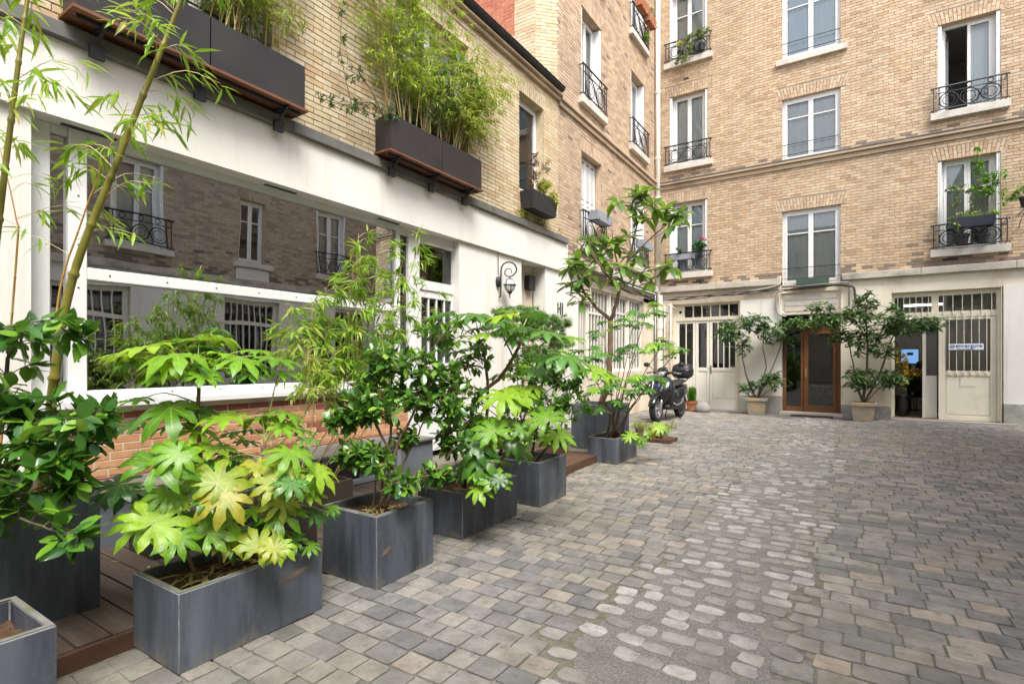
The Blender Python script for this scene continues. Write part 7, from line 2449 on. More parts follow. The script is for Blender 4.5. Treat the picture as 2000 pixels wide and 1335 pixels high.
# ---- camellia in the cube planter
cam2 = plant('camellia_shrub', (-2.78, 2.6, 0.4), 'bushy camellia with pale branching stems in the cube planter')
b = Vector((-2.78, 2.6, 0.38))
shrub(cam2, [([b, at(765, 900, 3.75), at(795, 830, 3.8), at(850, 730, 3.9)], 0.016, 0.006), ([b + Vector((0.02, 0.03, 0)), at(770, 910, 3.7), at(735, 830, 3.75), at(700, 770, 3.8)], 0.013, 0.005), ([b + Vector((-0.03, 0.02, 0)), at(760, 850, 3.8), at(762, 740, 3.85), at(765, 680, 3.9)], 0.011, 0.004), ([b + Vector((-0.02, 0.05, 0)), at(805, 870, 3.85), at(840, 800, 3.9)], 0.010, 0.004), ([b + Vector((-0.04, -0.03, 0)), at(735, 920, 3.7), at(715, 880, 3.65)], 0.007, 0.003)],
      [(at(690, 790, 3.75), (0.20, 0.16, 0.12), 34), (at(735, 800, 3.7), (0.18, 0.15, 0.10), 36), (at(665, 830, 3.7), (0.10, 0.1, 0.08), 16), (at(760, 700, 3.85), (0.16, 0.15, 0.14), 31), (at(820, 715, 3.9), (0.18, 0.18, 0.11), 26), (at(860, 745, 3.95), (0.18, 0.16, 0.13), 30), (at(800, 770, 3.85), (0.2, 0.18, 0.10), 34), (at(860, 800, 3.9), (0.18, 0.16, 0.14), 34), (at(700, 890, 3.6), (0.14, 0.12, 0.09), 34), (at(740, 900, 3.55), (0.13, 0.1, 0.08), 19), (at(785, 945, 3.5), (0.11, 0.1, 0.07), 16), (at(850, 930, 3.7), (0.10, 0.1, 0.10), 19), (at(880, 650, 4.2), (0.16, 0.15, 0.10), 12), (at(830, 650, 4.2), (0.12, 0.12, 0.08), 3), (at(880, 860, 4.0), (0.12, 0.12, 0.12), 19), (at(720, 740, 3.8), (0.1, 0.1, 0.1), 12), (at(930, 710, 4.6), (0.16, 0.15, 0.10), 10), (at(900, 770, 4.4), (0.2, 0.18, 0.16), 28), (at(900, 830, 4.3), (0.18, 0.16, 0.12), 20), (at(940, 675, 4.8), (0.12, 0.12, 0.07), 6), (at(800, 850, 3.9), (0.14, 0.14, 0.1), 14)],
      SH_OVAL, L_CAM2, size=(0.058, 0.092), per_tip=(4, 7), seed=43, limit=300, twig_r=0.0026)

# ---- dark camellia in the second cube planter
cam3 = plant('camellia_shrub', (-2.87, 4.8, 0.4), 'dense dark camellia in the cube planter next to the wooden step')
b = Vector((-2.87, 4.8, 0.38))
shrub(cam3, [([b, at(1050, 830, 5.4), at(1060, 740, 5.5), at(1060, 690, 5.5)], 0.018, 0.006), ([b + Vector((0.03, 0, 0)), at(1085, 850, 5.4), at(1120, 760, 5.5)], 0.013, 0.005), ([b + Vector((-0.03, 0, 0)), at(1020, 840, 5.3), at(1010, 740, 5.4)], 0.012, 0.005)],
      [(at(1040, 720, 5.5), (0.28, 0.24, 0.17), 66), (at(1100, 730, 5.5), (0.26, 0.24, 0.17), 66), (at(1060, 790, 5.4), (0.30, 0.25, 0.17), 64), (at(1120, 790, 5.5), (0.18, 0.2, 0.17), 28), (at(1050, 850, 5.3), (0.24, 0.2, 0.10), 24), (at(1000, 800, 5.3), (0.14, 0.14, 0.16), 16), (at(1090, 850, 5.4), (0.16, 0.16, 0.10), 14), (at(1065, 690, 5.6), (0.16, 0.15, 0.08), 12)],
      SH_OVAL, L_CAM, size=(0.055, 0.085), per_tip=(4, 6), seed=45, limit=300, twig_r=0.003, stem_mat=BARK_DARK)

# ---- lace-leaf maple by the white wall
mp = plant('japanese_maple', (-4.5, 5.75, 0.02), 'lace leaved green maple doming before the white wall and lantern', 'maple')
b = Vector((-4.35, 6.3, 0.0))
shrub(mp, [([b, at(1020, 780, 6.6), at(1010, 690, 6.6), at(1040, 640, 6.6)], 0.024, 0.008), ([at(1012, 720, 6.6), at(985, 660, 6.6), at(975, 630, 6.6)], 0.012, 0.005), ([at(1016, 730, 6.6), at(1070, 660, 6.7), at(1095, 650, 6.7)], 0.012, 0.005)],
      [(at(1010, 612, 6.6), (0.34, 0.3, 0.12), 78), (at(1065, 630, 6.6), (0.34, 0.3, 0.13), 91), (at(1020, 655, 6.5), (0.30, 0.28, 0.12), 57), (at(1095, 665, 6.6), (0.18, 0.2, 0.10), 34), (at(970, 640, 6.6), (0.16, 0.2, 0.10), 23), (at(1050, 690, 6.5), (0.3, 0.25, 0.1), 31)],
      SH_MAPLE, L_MAPLE, size=(0.055, 0.085), per_tip=(6, 9), seed=47, limit=200, twig_r=0.0025, droop=0.25, stem_mat=BARK_DARK)

# ---- tree with long leaves in the tall blue planter
tr_ = plant('potted_tree', (-3.6, 8.4, 0.72), 'open branched tree with long drooping leaf rosettes in the tall blue grey planter', 'tree')
D = 8.9
b = Vector((-3.62, 8.38, 0.70))
tp = at(1192, 625, D)
stems = [([b, at(1190, 720, D), tp], 0.058, 0.045), ([tp, at(1165, 600, D), at(1135, 560, D - .1), at(1120, 510, D - .2)], 0.034, 0.010), ([tp, at(1205, 590, D), at(1215, 540, D), at(1235, 480, D), at(1250, 420, D)], 0.036, 0.010),
         ([at(1210, 570, D), at(1180, 530, D - .2), at(1160, 500, D - .2), at(1150, 470, D - .2)], 0.022, 0.008), ([at(1215, 545, D), at(1200, 490, D), at(1195, 450, D)], 0.018, 0.007), ([at(1225, 510, D), at(1265, 470, D - .1), at(1300, 440, D - .1), at(1320, 420, D - .1)], 0.016, 0.006),
         ([at(1218, 560, D), at(1260, 530, D - .3), at(1300, 525, D - .4)], 0.012, 0.006), ([at(1145, 575, D), at(1122, 560, D), at(1110, 530, D)], 0.014, 0.006), ([at(1245, 440, D), at(1235, 400, D), at(1210, 395, D)], 0.012, 0.006), ([at(1248, 430, D), at(1262, 395, D), at(1270, 385, D)], 0.010, 0.005), ([at(1160, 505, D), at(1135, 480, D), at(1125, 470, D)], 0.010, 0.005), ([at(1205, 520, D), at(1225, 500, D + .2), at(1245, 500, D + .3)], 0.010, 0.005)]
rr = random.Random(51)
for (pts, r0, r1) in stems:
    c = wobble(curve(pts, 12), r0 * 0.35, rr)
    part('trunk' if r0 > 0.05 else 'branch', MB().tube(c, [r0 + (r1 - r0) * i / (len(c) - 1) for i in range(len(c))], 8), BARK, tr_, smooth=True)
xf = []
tw = MB()
for (u, v, n, dd) in ((1205, 392, 8, 0), (1245, 378, 10, 0), (1262, 378, 9, .1), (1275, 400, 9, -.1), (1300, 410, 11, 0), (1322, 420, 12, -.1), (1312, 440, 8, -.2), (1255, 425, 8, 0), (1240, 405, 7, .2), (1150, 470, 10, 0), (1190, 470, 10, -.1), (1175, 500, 9, 0), (1130, 510, 10, 0), (1115, 520, 11, -.1), (1112, 555, 10, 0), (1128, 570, 8, .1), (1140, 540, 8, -.2), (1205, 480, 9, .1), (1225, 460, 6, .2), (1305, 520, 13, -.3), (1240, 500, 9, .2), (1255, 530, 6, .2), (1160, 540, 7, .2), (1195, 540, 6, -.2), (1180, 480, 7, .3), (1270, 550, 6, .2), (1215, 520, 6, -.3), (1135, 590, 6, 0)):
    p = at(u, v, D + dd)
    base = None
    best = 9
    for (pts, r0, r1) in stems:
        for q in pts:
            L_ = (Vector(q) - p).length + (0.4 if q.z > p.z else 0)
            if L_ < best:
                best, base = L_, Vector(q)
    if best > 0.05:
        tw.tube(curve([base, base.lerp(p, 0.5) + Vector((0, 0, -0.03)), p], 6), 0.0055, 5, cap=False)
    a0_ = rr.uniform(0, 6)
    for k in range(int(n * 1.35)):
        a = a0_ + 2.4 * k
        el = rr.uniform(-0.75, 0.75) if k > 2 else rr.uniform(0.3, 1.0)
        d = Vector((math.cos(a), math.sin(a), el))
        xf.append(leaf_M(p + Vector((0, 0, rr.uniform(-0.05, 0.02))), d, (0, 0, 1), rr.uniform(0.20, 0.33)))
part('twigs', tw, BARK, tr_, kind='stuff')
emit_leaves(tr_, SH_LONG, L_LOQUAT, xf, 300)

# ---- the two potted laurels by the entrance
def tier_shrub(root, base, D, stems, tiers, seed, size=(0.11, 0.17)):
    rr = random.Random(seed)
    allp = []
    for (pts, r0, r1) in stems:
        c = wobble(curve(pts, 12), r0 * 0.4, rr)
        part('stem', MB().tube(c, [r0 + (r1 - r0) * i / (len(c) - 1) for i in range(len(c))], 7), BARK_DARK, root, smooth=True)
        allp += [p for i, p in enumerate(c) if i > 3]
    tw, xf = MB(), []
    for (c, rad, n) in tiers:
        for _ in range(n):
            o = in_ball(rr)
            tip = c + Vector((o.x * rad[0], o.y * rad[1], o.z * rad[2] * 1.5))
            st = min(allp, key=lambda p: (p - tip).length + 0.8 * max(0, p.z - tip.z) + rr.uniform(0, 0.06))
            mid = st.lerp(tip, 0.5) + Vector((0, 0, -0.04))
            tc = curve([st, mid, tip], 6)
            tw.tube(tc, [0.006, 0.005, 0.0045, 0.004, 0.003, 0.003, 0.002][:len(tc)], 4, cap=False)
            allp.append(tc[-3])
            a = rr.uniform(0, 6)
            for k in range(rr.randint(6, 9)):
                a += 2.4
                d = Vector((math.cos(a), math.sin(a), rr.uniform(-0.7, 0.8)))
                xf.append(leaf_M(tip + Vector((0, 0, rr.uniform(-0.06, 0.03))), d, (rr.uniform(-.6, .6), rr.uniform(-.6, .6), 1), rr.uniform(*size)))
    part('twigs', tw, BARK_DARK, root, kind='stuff')
    emit_leaves(root, SH_NARROW, L_LAUREL, xf, 300)


PGp = 'laurels in square pots at the entrance'
D1 = depth((-2.25, 15.62, 0))
l1 = plant('potted_laurel', (-2.25, 15.62, 0.42), 'dark laurel with slim forked stems left of the brown entrance', 'shrub', PGp)
b = Vector((-2.25, 15.62, 0.40))
tier_shrub(l1, b, D1, [([b, at(1462, 745, D1), at(1450, 700, D1), at(1448, 665, D1), at(1430, 645, D1)], 0.026, 0.008), ([b, at(1490, 740, D1), at(1497, 715, D1), at(1490, 680, D1), at(1492, 650, D1)], 0.022, 0.008), ([b, at(1500, 735, D1), at(1520, 690, D1), at(1528, 660, D1), at(1545, 640, D1)], 0.020, 0.007), ([b, at(1510, 755, D1), at(1525, 740, D1)], 0.010, 0.004), ([b, at(1465, 765, D1), at(1452, 750, D1)], 0.010, 0.004)],
           [(at(1432, 642, D1), (0.45, 0.35, 0.20), 44), (at(1475, 628, D1), (0.42, 0.35, 0.18), 44), (at(1500, 650, D1), (0.35, 0.3, 0.22), 37), (at(1550, 633, D1 - .2), (0.42, 0.3, 0.12), 37), (at(1535, 655, D1), (0.25, 0.3, 0.18), 20), (at(1452, 675, D1), (0.2, 0.25, 0.2), 17), (at(1415, 655, D1), (0.25, 0.3, 0.15), 15), (at(1500, 745, D1), (0.40, 0.3, 0.14), 34), (at(1460, 755, D1), (0.25, 0.3, 0.12), 20), (at(1515, 735, D1), (0.2, 0.2, 0.1), 14), (at(1590, 628, D1 - .2), (0.15, 0.2, 0.08), 10)], 61)
D2 = depth((0.13, 15.30, 0))
l2 = plant('potted_laurel', (0.13, 15.30, 0.42), 'larger laurel spreading from the brown entrance across to the office door', 'shrub', PGp)
b = Vector((0.13, 15.30, 0.40))
tier_shrub(l2, b, D2, [([b, at(1672, 740, D2), at(1660, 680, D2), at(1645, 640, D2)], 0.026, 0.008), ([b, at(1690, 740, D2), at(1695, 680, D2), at(1690, 620, D2), at(1690, 590, D2)], 0.036, 0.008), ([b, at(1715, 735, D2), at(1735, 680, D2), at(1755, 640, D2), at(1790, 630, D2 - .3)], 0.026, 0.008), ([b, at(1725, 750, D2), at(1750, 730, D2)], 0.012, 0.005), ([at(1700, 690, D2), at(1720, 650, D2), at(1730, 620, D2)], 0.014, 0.006), ([b, at(1670, 750, D2), at(1660, 735, D2)], 0.012, 0.005)],
           [(at(1690, 590, D2), (0.26, 0.25, 0.20), 27), (at(1660, 620, D2), (0.42, 0.35, 0.18), 48), (at(1615, 628, D2 - .2), (0.40, 0.3, 0.13), 41), (at(1600, 602, D2), (0.30, 0.25, 0.10), 20), (at(1710, 635, D2), (0.42, 0.4, 0.22), 51), (at(1765, 635, D2 - .2), (0.48, 0.4, 0.16), 58), (at(1815, 632, D2 - .3), (0.28, 0.3, 0.13), 31), (at(1690, 670, D2), (0.36, 0.3, 0.20), 31), (at(1725, 680, D2), (0.3, 0.3, 0.15), 24), (at(1660, 655, D2), (0.25, 0.25, 0.15), 20), (at(1700, 740, D2), (0.46, 0.35, 0.18), 58), (at(1665, 738, D2), (0.2, 0.25, 0.16), 20), (at(1745, 735, D2), (0.25, 0.3, 0.16), 31), (at(1745, 610, D2), (0.3, 0.3, 0.12), 17), (at(1630, 655, D2), (0.15, 0.2, 0.1), 12)], 62)


# ---- plants on the troughs above the beam
bt1 = plant('trough_bamboo', (-5.17, 3.3, 4.55), 'yellowish bamboo clump in the near troughs beside the bare cream brick', 'bamboo')
rr = random.Random(71)
cul = []
for k in range(19):
    y0 = rr.uniform(2.6, 3.5)
    cul.append(([(-5.05 + rr.uniform(-.08, .08), y0, 4.55), (-5.03 + rr.uniform(-.05, .1), y0 + rr.uniform(-.1, .25), 5.4), (-4.92 + rr.uniform(-.15, .25), y0 + rr.uniform(-.3, .7), 6.3 + rr.uniform(-.2, .4))], 0.0065))
bamboo(bt1, cul, SH_LANCE, L_BAMBOO_Y, size=(0.07, 0.12), sprays=20, per=(3, 5), start=0.12, culm_mat=CULM_STRAW, seed=72, limit=200, branch=0.36, droop=0.6)
bt1b = plant('trough_bamboo', (-5.17, 2.3, 4.55), 'green leafy bamboo in the near trough by the guard window', 'bamboo')
cul = []
for k in range(9):
    y0 = rr.uniform(1.7, 2.6)
    cul.append(([(-5.05 + rr.uniform(-.08, .08), y0, 4.55), (-5.0 + rr.uniform(-.05, .1), y0 + rr.uniform(-.1, .2), 5.0), (-4.88 + rr.uniform(-.1, .2), y0 + rr.uniform(-.2, .3), 5.6)], 0.005))
bamboo(bt1b, cul, SH_LANCE, L_BAMBOO, size=(0.08, 0.13), sprays=9, per=(3, 5), start=0.3, culm_mat=STEM_GREEN, seed=73, limit=150, branch=0.28, droop=0.5)
bt2 = plant('trough_bamboo', (-5.17, 5.35, 4.55), 'tall dense lime bamboo in the far trough before the annex window', 'bamboo')
cul = []
for k in range(27):
    y0 = rr.uniform(4.85, 5.7)
    lean = rr.uniform(-1.15, .6)
    cul.append(([(-5.05 + rr.uniform(-.09, .09), y0, 4.55), (-5.0 + rr.uniform(-.08, .1), y0 + lean * 0.3, 5.5), (-4.90 + rr.uniform(-.15, .3), y0 + lean, 6.5 + rr.uniform(-.5, .9))], 0.0065))
bamboo(bt2, cul, SH_LANCE, L_BAMBOO_L, size=(0.06, 0.11), sprays=19, per=(3, 6), start=0.22, culm_mat=CULM_STRAW, seed=74, limit=300, branch=0.42, droop=0.7)
bt3 = plant('trough_bamboo', (-5.17, 6.45, 4.55), 'arching pale bamboo in the far trough at its end by the narrow window', 'bamboo')
cul = []
for k in range(26):
    y0 = rr.uniform(5.82, 6.62)
    lean = rr.uniform(-.3, 1.0)
    cul.append(([(-5.05 + rr.uniform(-.09, .09), y0, 4.55), (-4.98 + rr.uniform(-.08, .12), y0 + lean * 0.35, 5.2), (-4.88 + rr.uniform(-.15, .3), y0 + lean, 5.75 + rr.uniform(-.3, .5))], 0.0055))
bamboo(bt3, cul, SH_LANCE, L_BAMBOO_Y, size=(0.07, 0.12), sprays=16, per=(3, 5), start=0.2, culm_mat=CULM_STRAW, seed=75, limit=300, branch=0.42, droop=0.5)
ol = plant('oleander_shrub', (-5.03, 6.05, 4.5), 'upright oleander with narrow dark leaves among the far trough bamboo', 'shrub')
b = Vector((-5.03, 6.05, 4.5))
shrub(ol, [([b, b + Vector((0.02, 0.05, 0.6)), b + Vector((0.1, 0.1, 1.3))], 0.012, 0.004), ([b, b + Vector((0.08, 0.25, 0.5)), b + Vector((0.15, 0.4, 1.15))], 0.010, 0.004), ([b, b + Vector((0.05, -0.2, 0.5)), b + Vector((0.12, -0.25, 1.0))], 0.010, 0.004)],
      [(b + Vector((0.1, 0.1, 1.2)), (0.15, 0.25, 0.3), 18), (b + Vector((0.15, 0.45, 1.05)), (0.15, 0.25, 0.3), 18), (b + Vector((0.1, -0.25, 0.85)), (0.15, 0.22, 0.25), 14), (b + Vector((0.12, 0.15, 0.7)), (0.15, 0.35, 0.2), 14)],
      [leaf_lance(0.09, 0.1), leaf_lance(0.08, 0.2)], L_MID, size=(0.10, 0.17), per_tip=(5, 8), seed=76, limit=200, droop=0.0)
pn = plant('feathery_shrub', (-5.0, 5.77, 4.5), 'small dark feathery conifer in the middle of the far troughs', 'shrub')
b = Vector((-5.0, 5.77, 4.5))
shrub(pn, [([b, b + Vector((0.02, 0.02, 0.5)), b + Vector((0.05, 0.0, 1.05))], 0.012, 0.004)], [(b + Vector((0.04, 0, 0.8)), (0.16, 0.22, 0.32), 44), (b + Vector((0.04, 0, 0.4)), (0.15, 0.25, 0.2), 22)], [leaf_lance(0.035, 0.1)], L_LAUREL, size=(0.05, 0.09), per_tip=(9, 13), seed=77, limit=60)
rs = plant('trailing_rosemary', (-5.05, 4.9, 4.6), 'dark trailing shrub sprawling sideways off the far trough onto the brick', 'shrub')
b = Vector((-5.05, 4.84, 4.52))
shrub(rs, [([b, b + Vector((0.08, -0.3, 0.08)), b + Vector((0.08, -0.7, -0.10)), b + Vector((0.05, -1.05, -0.16))], 0.010, 0.004), ([b, b + Vector((0.05, -0.3, 0.25)), b + Vector((0.04, -0.6, 0.45))], 0.008, 0.003), ([b + Vector((0.06, -0.6, -0.05)), b + Vector((0.05, -0.75, 0.5)), b + Vector((0.05, -0.72, 1.15))], 0.005, 0.002)],
      [(b + Vector((0.08, -0.35, 0.0)), (0.08, 0.3, 0.10), 22), (b + Vector((0.06, -0.75, -0.12)), (0.08, 0.35, 0.07), 20), (b + Vector((0.04, -0.5, 0.35)), (0.06, 0.2, 0.15), 10), (b + Vector((0.05, -0.72, 0.7)), (0.05, 0.10, 0.4), 10), (b + Vector((0.1, 0.02, 0.02)), (0.12, 0.15, 0.14), 14)],
      SH_NARROW, L_LAUREL, size=(0.035, 0.06), per_tip=(6, 9), seed=78, limit=120)
# narrow annex window box plants
s1 = plant('heather_shrub', (-5.0, 8.50, 4.54), 'rusty brown half dry heather in the black window box', 'shrub')
b = Vector((-5.03, 8.50, 4.54))
shrub(s1, [([b, b + Vector((0, 0.02, 0.3)), b + Vector((0.02, 0.0, 0.75))], 0.006, 0.002), ([b, b + Vector((0.05, 0.12, 0.3)), b + Vector((0.12, 0.35, 0.75))], 0.005, 0.002)], [(b + Vector((0, 0, 0.5)), (0.12, 0.16, 0.28), 40), (b + Vector((0, 0.02, 0.22)), (0.12, 0.18, 0.15), 22), (b + Vector((0.1, 0.3, 0.6)), (0.08, 0.12, 0.2), 10)], [leaf_lance(0.07, 0.1)], L_RUST, size=(0.05, 0.09), per_tip=(9, 13), seed=80, limit=40)
s2 = plant('lime_shrub', (-5.0, 8.92, 4.54), 'lime yellow shrublet spilling over the black window box', 'shrub')
b = Vector((-5.0, 8.92, 4.54))
shrub(s2, [([b, b + Vector((0.02, 0.0, 0.2))], 0.005, 0.002)], [(b + Vector((0.02, -0.08, 0.22)), (0.13, 0.16, 0.12), 34), (b + Vector((0.05, 0.2, 0.05)), (0.12, 0.14, 0.14), 30)], SH_NARROW, leaf_mat('lime_leaf', [(0.0, (0.30, 0.36, 0.04)), (1.0, (0.55, 0.55, 0.10))], None, 0.5, 0.35, (0.6, 0.6, 0.1)), size=(0.05, 0.08), per_tip=(9, 12), seed=81, limit=60)
s3 = plant('ledge_weed', (-5.2, 8.6, 4.07), 'yellow green weeds growing on the ledge below the black window box', 'weed')
b = Vector((-5.22, 8.5, 4.07))
shrub(s3, [([b, b + Vector((0.02, 0, 0.1))], 0.003, 0.002)], [(b + Vector((0.02, -0.1, 0.10)), (0.08, 0.28, 0.08), 26), (b + Vector((0.05, 0.5, 0.0)), (0.08, 0.25, 0.10), 22), (b + Vector((0.03, 1.35, 0.05)), (0.05, 0.1, 0.06), 7)], [leaf_lance(0.06, 0.2)], L_BAMBOO_Y, size=(0.06, 0.12), per_tip=(5, 8), seed=82, limit=60)
s4 = plant('spiky_plant', (-5.0, 14.25, 11.33), 'spiky green plant in the terracotta box high on the wing', 'plant')
xf = []
for k in range(26):
    a = rr.uniform(0, 6.28)
    xf.append(leaf_M((-4.98, 14.25, 11.33), (math.cos(a) * rr.uniform(.2, .8), math.sin(a) * rr.uniform(.2, .8), 1), (math.cos(a), math.sin(a), 0.2), rr.uniform(0.25, 0.5)))
emit_leaves(s4, [leaf_lance(0.035, 0.3)], L_MID, xf)
s5 = plant('trailing_plant', (-4.97, 14.95, 11.26), 'pale trailing plant in the terracotta box next to the drainpipe', 'plant')
b = Vector((-4.97, 14.95, 11.26))
shrub(s5, [([b, b + Vector((0, 0, 0.15))], 0.004, 0.002)], [(b + Vector((0, 0.05, 0.16)), (0.12, 0.2, 0.16), 22)], SH_NARROW, L_OLIVE, size=(0.04, 0.07), per_tip=(6, 9), seed=83, limit=40)
s6 = plant('trailing_plant', (-5.0, 14.6, 10.55), 'green plant behind the guard under the terracotta boxes', 'plant')
b = Vector((-5.06, 14.9, 10.6))
shrub(s6, [([b, b + Vector((0, 0, 0.15))], 0.004, 0.002)], [(b + Vector((0, 0, 0.12)), (0.08, 0.2, 0.12), 20)], SH_OVAL, L_MID, size=(0.05, 0.08), per_tip=(5, 7), seed=84, limit=40)
# back facade window plants
s7 = plant('trailing_succulent', (-4.05, 16.0, 10.7), 'grey green trailing plant tumbling over the top corner window guard', 'plant')
b = Vector((-4.05, 16.02, 10.70))
shrub(s7, [([b, b + Vector((0, -0.05, 0.25))], 0.006, 0.003), ([b, b + Vector((0.25, -0.06, 0.25))], 0.006, 0.003), ([b, b + Vector((-0.2, -0.15, 0.1)), b + Vector((-0.3, -0.2, -0.35))], 0.006, 0.003)], [(b + Vector((0.02, -0.04, 0.22)), (0.28, 0.10, 0.14), 40), (b + Vector((0.30, -0.04, 0.28)), (0.22, 0.10, 0.16), 34), (b + Vector((-0.30, -0.17, -0.38)), (0.20, 0.07, 0.13), 26), (b + Vector((-0.02, -0.14, -0.15)), (0.12, 0.06, 0.25), 22), (b + Vector((-0.25, -0.12, 0.0)), (0.15, 0.08, 0.12), 12)], SH_OVAL, L_OLIVE, size=(0.045, 0.07), per_tip=(5, 8), seed=85, limit=120)
s7b = plant('yellow_flower', (-4.42, 16.06, 10.7), 'yellow flower head in the black pot at the top corner window', 'flower')
b = Vector((-4.42, 16.02, 10.70))
shrub(s7b, [([b, b + Vector((0, 0, 0.12))], 0.004, 0.002)], [(b + Vector((0, -0.02, 0.17)), (0.10, 0.08, 0.07), 16)], SH_OVAL, L_YELLOW, size=(0.04, 0.06), per_tip=(4, 6), seed=86, limit=60)
s8 = plant('climbing_vine', (2.25, 16.0, 4.7), 'fresh green vine climbing up before the curtained window over the dark trough', 'vine')
b = Vector((2.30, 15.95, 4.70))
shrub(s8, [([b, b + Vector((0.05, 0.02, 0.6)), b + Vector((0.0, 0.03, 1.2)), b + Vector((0.02, 0.06, 1.55))], 0.007, 0.002), ([b, b + Vector((0.2, 0.02, 0.5)), b + Vector((0.42, 0.02, 0.95))], 0.006, 0.002), ([b + Vector((-0.35, 0, 0)), b + Vector((-0.38, 0, 0.5)), b + Vector((-0.25, 0, 0.80))], 0.010, 0.003), ([b + Vector((-0.1, 0, 0)), b + Vector((-0.12, 0, 0.5)), b + Vector((-0.15, 0, 0.85))], 0.009, 0.003)],
      [(b + Vector((0.12, 0, 0.70)), (0.28, 0.12, 0.24), 46), (b + Vector((0.30, 0, 0.90)), (0.24, 0.10, 0.12), 22), (b + Vector((0.03, 0.03, 1.2)), (0.12, 0.07, 0.22), 22), (b + Vector((0.02, 0.05, 1.55)), (0.08, 0.06, 0.10), 8), (b + Vector((0.45, 0, 0.55)), (0.08, 0.08, 0.5), 8)], SH_OVAL, L_MID, size=(0.05, 0.085), per_tip=(4, 7), seed=87, limit=200)
s9 = plant('brownish_shrub', (1.9, 16.0, 4.7), 'olive and rust tinged shrub left of the climbing vine on the dark trough', 'shrub')
b = Vector((1.95, 15.95, 4.70))
shrub(s9, [([b, b + Vector((0, 0, 0.35)), b + Vector((0.05, 0, 0.75))], 0.008, 0.003)], [(b + Vector((0.02, 0, 0.72)), (0.24, 0.10, 0.16), 34), (b + Vector((-0.05, 0, 0.45)), (0.12, 0.09, 0.2), 14), (b + Vector((0.25, 0, 0.4)), (0.05, 0.06, 0.35), 14), (b + Vector((0.05, 0, 0.10)), (0.25, 0.12, 0.10), 24)], SH_OVAL, L_OLIVE, size=(0.04, 0.065), per_tip=(5, 7), seed=88, limit=120)
s9b = plant('trough_grass', (2.35, 15.95, 4.72), 'low fresh green fringe spilling over the dark blue trough', 'plant')
b = Vector((2.2, 15.95, 4.72))
shrub(s9b, [([b, b + Vector((0, 0, 0.08))], 0.004, 0.002)], [(b + Vector((0.2, -0.02, 0.06)), (0.35, 0.10, 0.09), 40), (b + Vector((-0.28, -0.06, -0.08)), (0.14, 0.10, 0.14), 24)], SH_NARROW, L_BAMBOO, size=(0.04, 0.07), per_tip=(6, 9), seed=89, limit=80)
s10 = plant('geranium', (-3.95, 16.1, 4.62), 'geranium with pink blooms on the first floor corner window', 'flower')
b = Vector((-4.02, 16.06, 4.62))
shrub(s10, [([b, b + Vector((0.1, 0, 0.2))], 0.006, 0.003), ([b, b + Vector((-0.5, 0, 0.12))], 0.004, 0.002)], [(b + Vector((0.14, -0.02, 0.20)), (0.24, 0.10, 0.15), 44), (b + Vector((-0.45, -0.02, 0.10)), (0.12, 0.08, 0.10), 10)], [leaf_oval(0.45, 0.02, 0.1)], leaf_mat('geranium_leaf', [(0.0, (0.02, 0.09, 0.02)), (1.0, (0.05, 0.18, 0.03))], None, 0.5, 0.25, (0.1, 0.3, 0.04)), size=(0.05, 0.08), per_tip=(4, 6), seed=90, limit=150)
for c_ in ((0.22, -0.06, 0.42), (0.36, -0.06, 0.34), (0.28, -0.05, 0.38)):
    q = b + Vector(c_)
    fm_ = MB()
    for k in range(12):
        o = in_ball(rr)
        fm_.lathe(q + o * 0.035, [(0.004, -0.014), (0.020, 0.0), (0.004, 0.014)], 6)
    part('bloom', fm_, L_PINK, s10)
s11 = plant('hanging_plant', (3.05, 15.55, 4.93), 'leafy plant in the black hanging pot at the edge of the back facade', 'plant')
b = Vector((3.03, 15.52, 4.93))
shrub(s11, [([b, b + Vector((0, 0, 0.15))], 0.004, 0.002)], [(b + Vector((0, 0, 0.14)), (0.22, 0.18, 0.14), 28), (b + Vector((-0.25, 0, 0.05)), (0.12, 0.1, 0.06), 8)], SH_OVAL, L_MID, size=(0.05, 0.09), per_tip=(4, 6), seed=91, limit=80)


# ---- small pots' plants
def tuft(root, c, n, size, mat, spread=0.5, seed=1, w=0.05):
    rr = random.Random(seed)
    xf = []
    for k in range(n):
        a = rr.uniform(0, 6.28)
        s = rr.uniform(0.05, spread)
        xf.append(leaf_M(Vector(c) + Vector((rr.uniform(-1, 1), rr.uniform(-1, 1), 0)) * spread * 0.15, (math.cos(a) * s, math.sin(a) * s, 1), (math.cos(a), math.sin(a), 0.1), rr.uniform(*size)))
    emit_leaves(root, [leaf_lance(w, 0.25)], mat, xf, 150)


t1 = plant('tufted_plant', (-4.34, 15.70, 0.24), 'blue green tufts in the pot nearer the scooter', 'plant')
tuft(t1, (-4.34, 15.70, 0.24), 220, (0.18, 0.34), L_LAUREL, 0.7, 1, 0.06)
t2 = plant('tufted_plant', (-3.98, 15.66, 0.28), 'bright green grassy tufts in the pot before the cream doors', 'plant')
tuft(t2, (-3.98, 15.66, 0.28), 320, (0.25, 0.46), L_MID, 0.55, 2, 0.05)
t3 = plant('seedling', (-3.30, 9.36, 0.23), 'thin pale sprouts in the mossy pot nearest the planters', 'plant')
tuft(t3, (-3.30, 9.36, 0.23), 40, (0.08, 0.18), L_BAMBOO_Y, 1.0, 3, 0.08)
t5 = plant('seedling', (-2.86, 9.36, 0.23), 'straggly pale herb in the dark pot at the end of the low board', 'plant')
b = Vector((-2.86, 9.36, 0.22))
shrub(t5, [([b, b + Vector((0, 0, 0.06))], 0.003, 0.002)], [(b + Vector((0, 0, 0.07)), (0.14, 0.12, 0.07), 24), (b + Vector((0.16, 0.05, 0.1)), (0.1, 0.1, 0.08), 12)], SH_NARROW, L_BAMBOO_Y, size=(0.03, 0.05), per_tip=(5, 8), seed=92, limit=60)
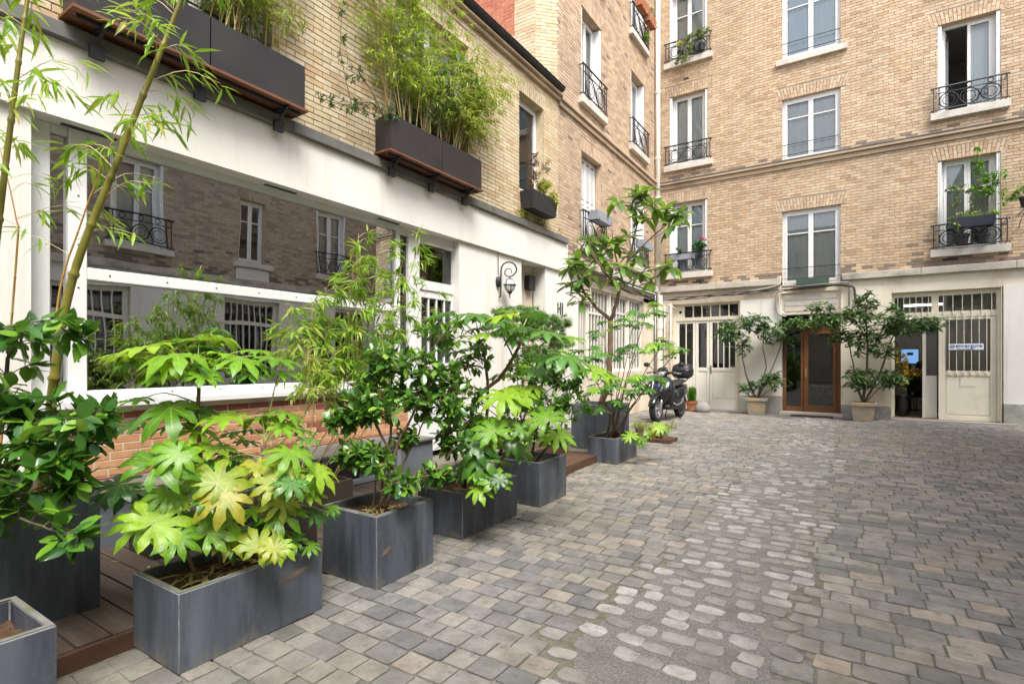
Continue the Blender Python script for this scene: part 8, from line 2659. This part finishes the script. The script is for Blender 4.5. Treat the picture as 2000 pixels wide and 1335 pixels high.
# forsythia in the office doorway
fo = plant('yellow_blossom', (0.95, 16.9, 0.05), 'vase of tall yellow blossom stems inside the office doorway', 'flowers')
b = Vector((0.98, 16.75, 0.55))
part('vase', MB().lathe((0.98, 16.75, 0.05), [(0.09, 0), (0.13, 0.25), (0.10, 0.50), (0.12, 0.55)], 12), BLACK_SATIN, fo, smooth=True)
shrub(fo, [([b, b + Vector((-0.03, 0, 0.5)), b + Vector((0.0, -0.05, 1.2))], 0.008, 0.003), ([b, b + Vector((0.15, 0, 0.4)), b + Vector((0.3, -0.05, 0.75))], 0.007, 0.003)], [(b + Vector((-0.02, 0, 0.95)), (0.14, 0.12, 0.32), 44), (b + Vector((0.0, 0, 0.45)), (0.14, 0.12, 0.30), 30), (b + Vector((0.22, 0, 0.60)), (0.20, 0.12, 0.14), 26)], SH_OVAL, L_YELLOW, size=(0.05, 0.08), per_tip=(4, 6), seed=93, limit=200)

# ---- litter
lt = []
rr = random.Random(99)
for k in range(46):
    p = Vector((rr.uniform(-4.3, -3.2), rr.uniform(1.3, 2.9), 0.109))
    a = rr.uniform(0, 6.28)
    lt.append(leaf_M(p, (math.cos(a), math.sin(a), 0.02), (rr.uniform(-.2, .2), rr.uniform(-.2, .2), 1), rr.uniform(0.05, 0.13)))
for k in range(160):
    px, py, z = rr.choice(((-2.82, 1.46, 0.335), (-2.82, 1.55, 0.335), (-2.83, 0.5, 0.335), (-2.85, 3.6, 0.335), (-2.78, 2.6, 0.42)))
    p = Vector((px + rr.uniform(-.11, .11), py + rr.uniform(-.12, .12), z + 0.015))
    a = rr.uniform(0, 6.28)
    lt.append(leaf_M(p, (math.cos(a), math.sin(a), rr.uniform(-.1, .15)), (rr.uniform(-.4, .4), rr.uniform(-.4, .4), 1), rr.uniform(0.05, 0.12)))
for k in range(120):
    p = Vector((rr.uniform(-2.5, 3.0), rr.uniform(1.5, 15.5), 0.03))
    if rr.random() < 0.5:
        p.x = rr.uniform(-2.6, -2.1)
    a = rr.uniform(0, 6.28)
    lt.append(leaf_M(p, (math.cos(a), math.sin(a), 0.02), (rr.uniform(-.3, .3), rr.uniform(-.3, .3), 1), rr.uniform(0.02, 0.045)))
ltr = bpy.data.objects.new('leaf_litter', None)
COL.objects.link(ltr)
ORIGIN[ltr.name] = Vector((0, 0, 0))
ltr['kind'] = 'stuff'
emit_leaves(ltr, [leaf_lance(0.09, 0.15), leaf_lance(0.05, 0.3)], L_DRY, lt, 0, rest='fallen_leaves')
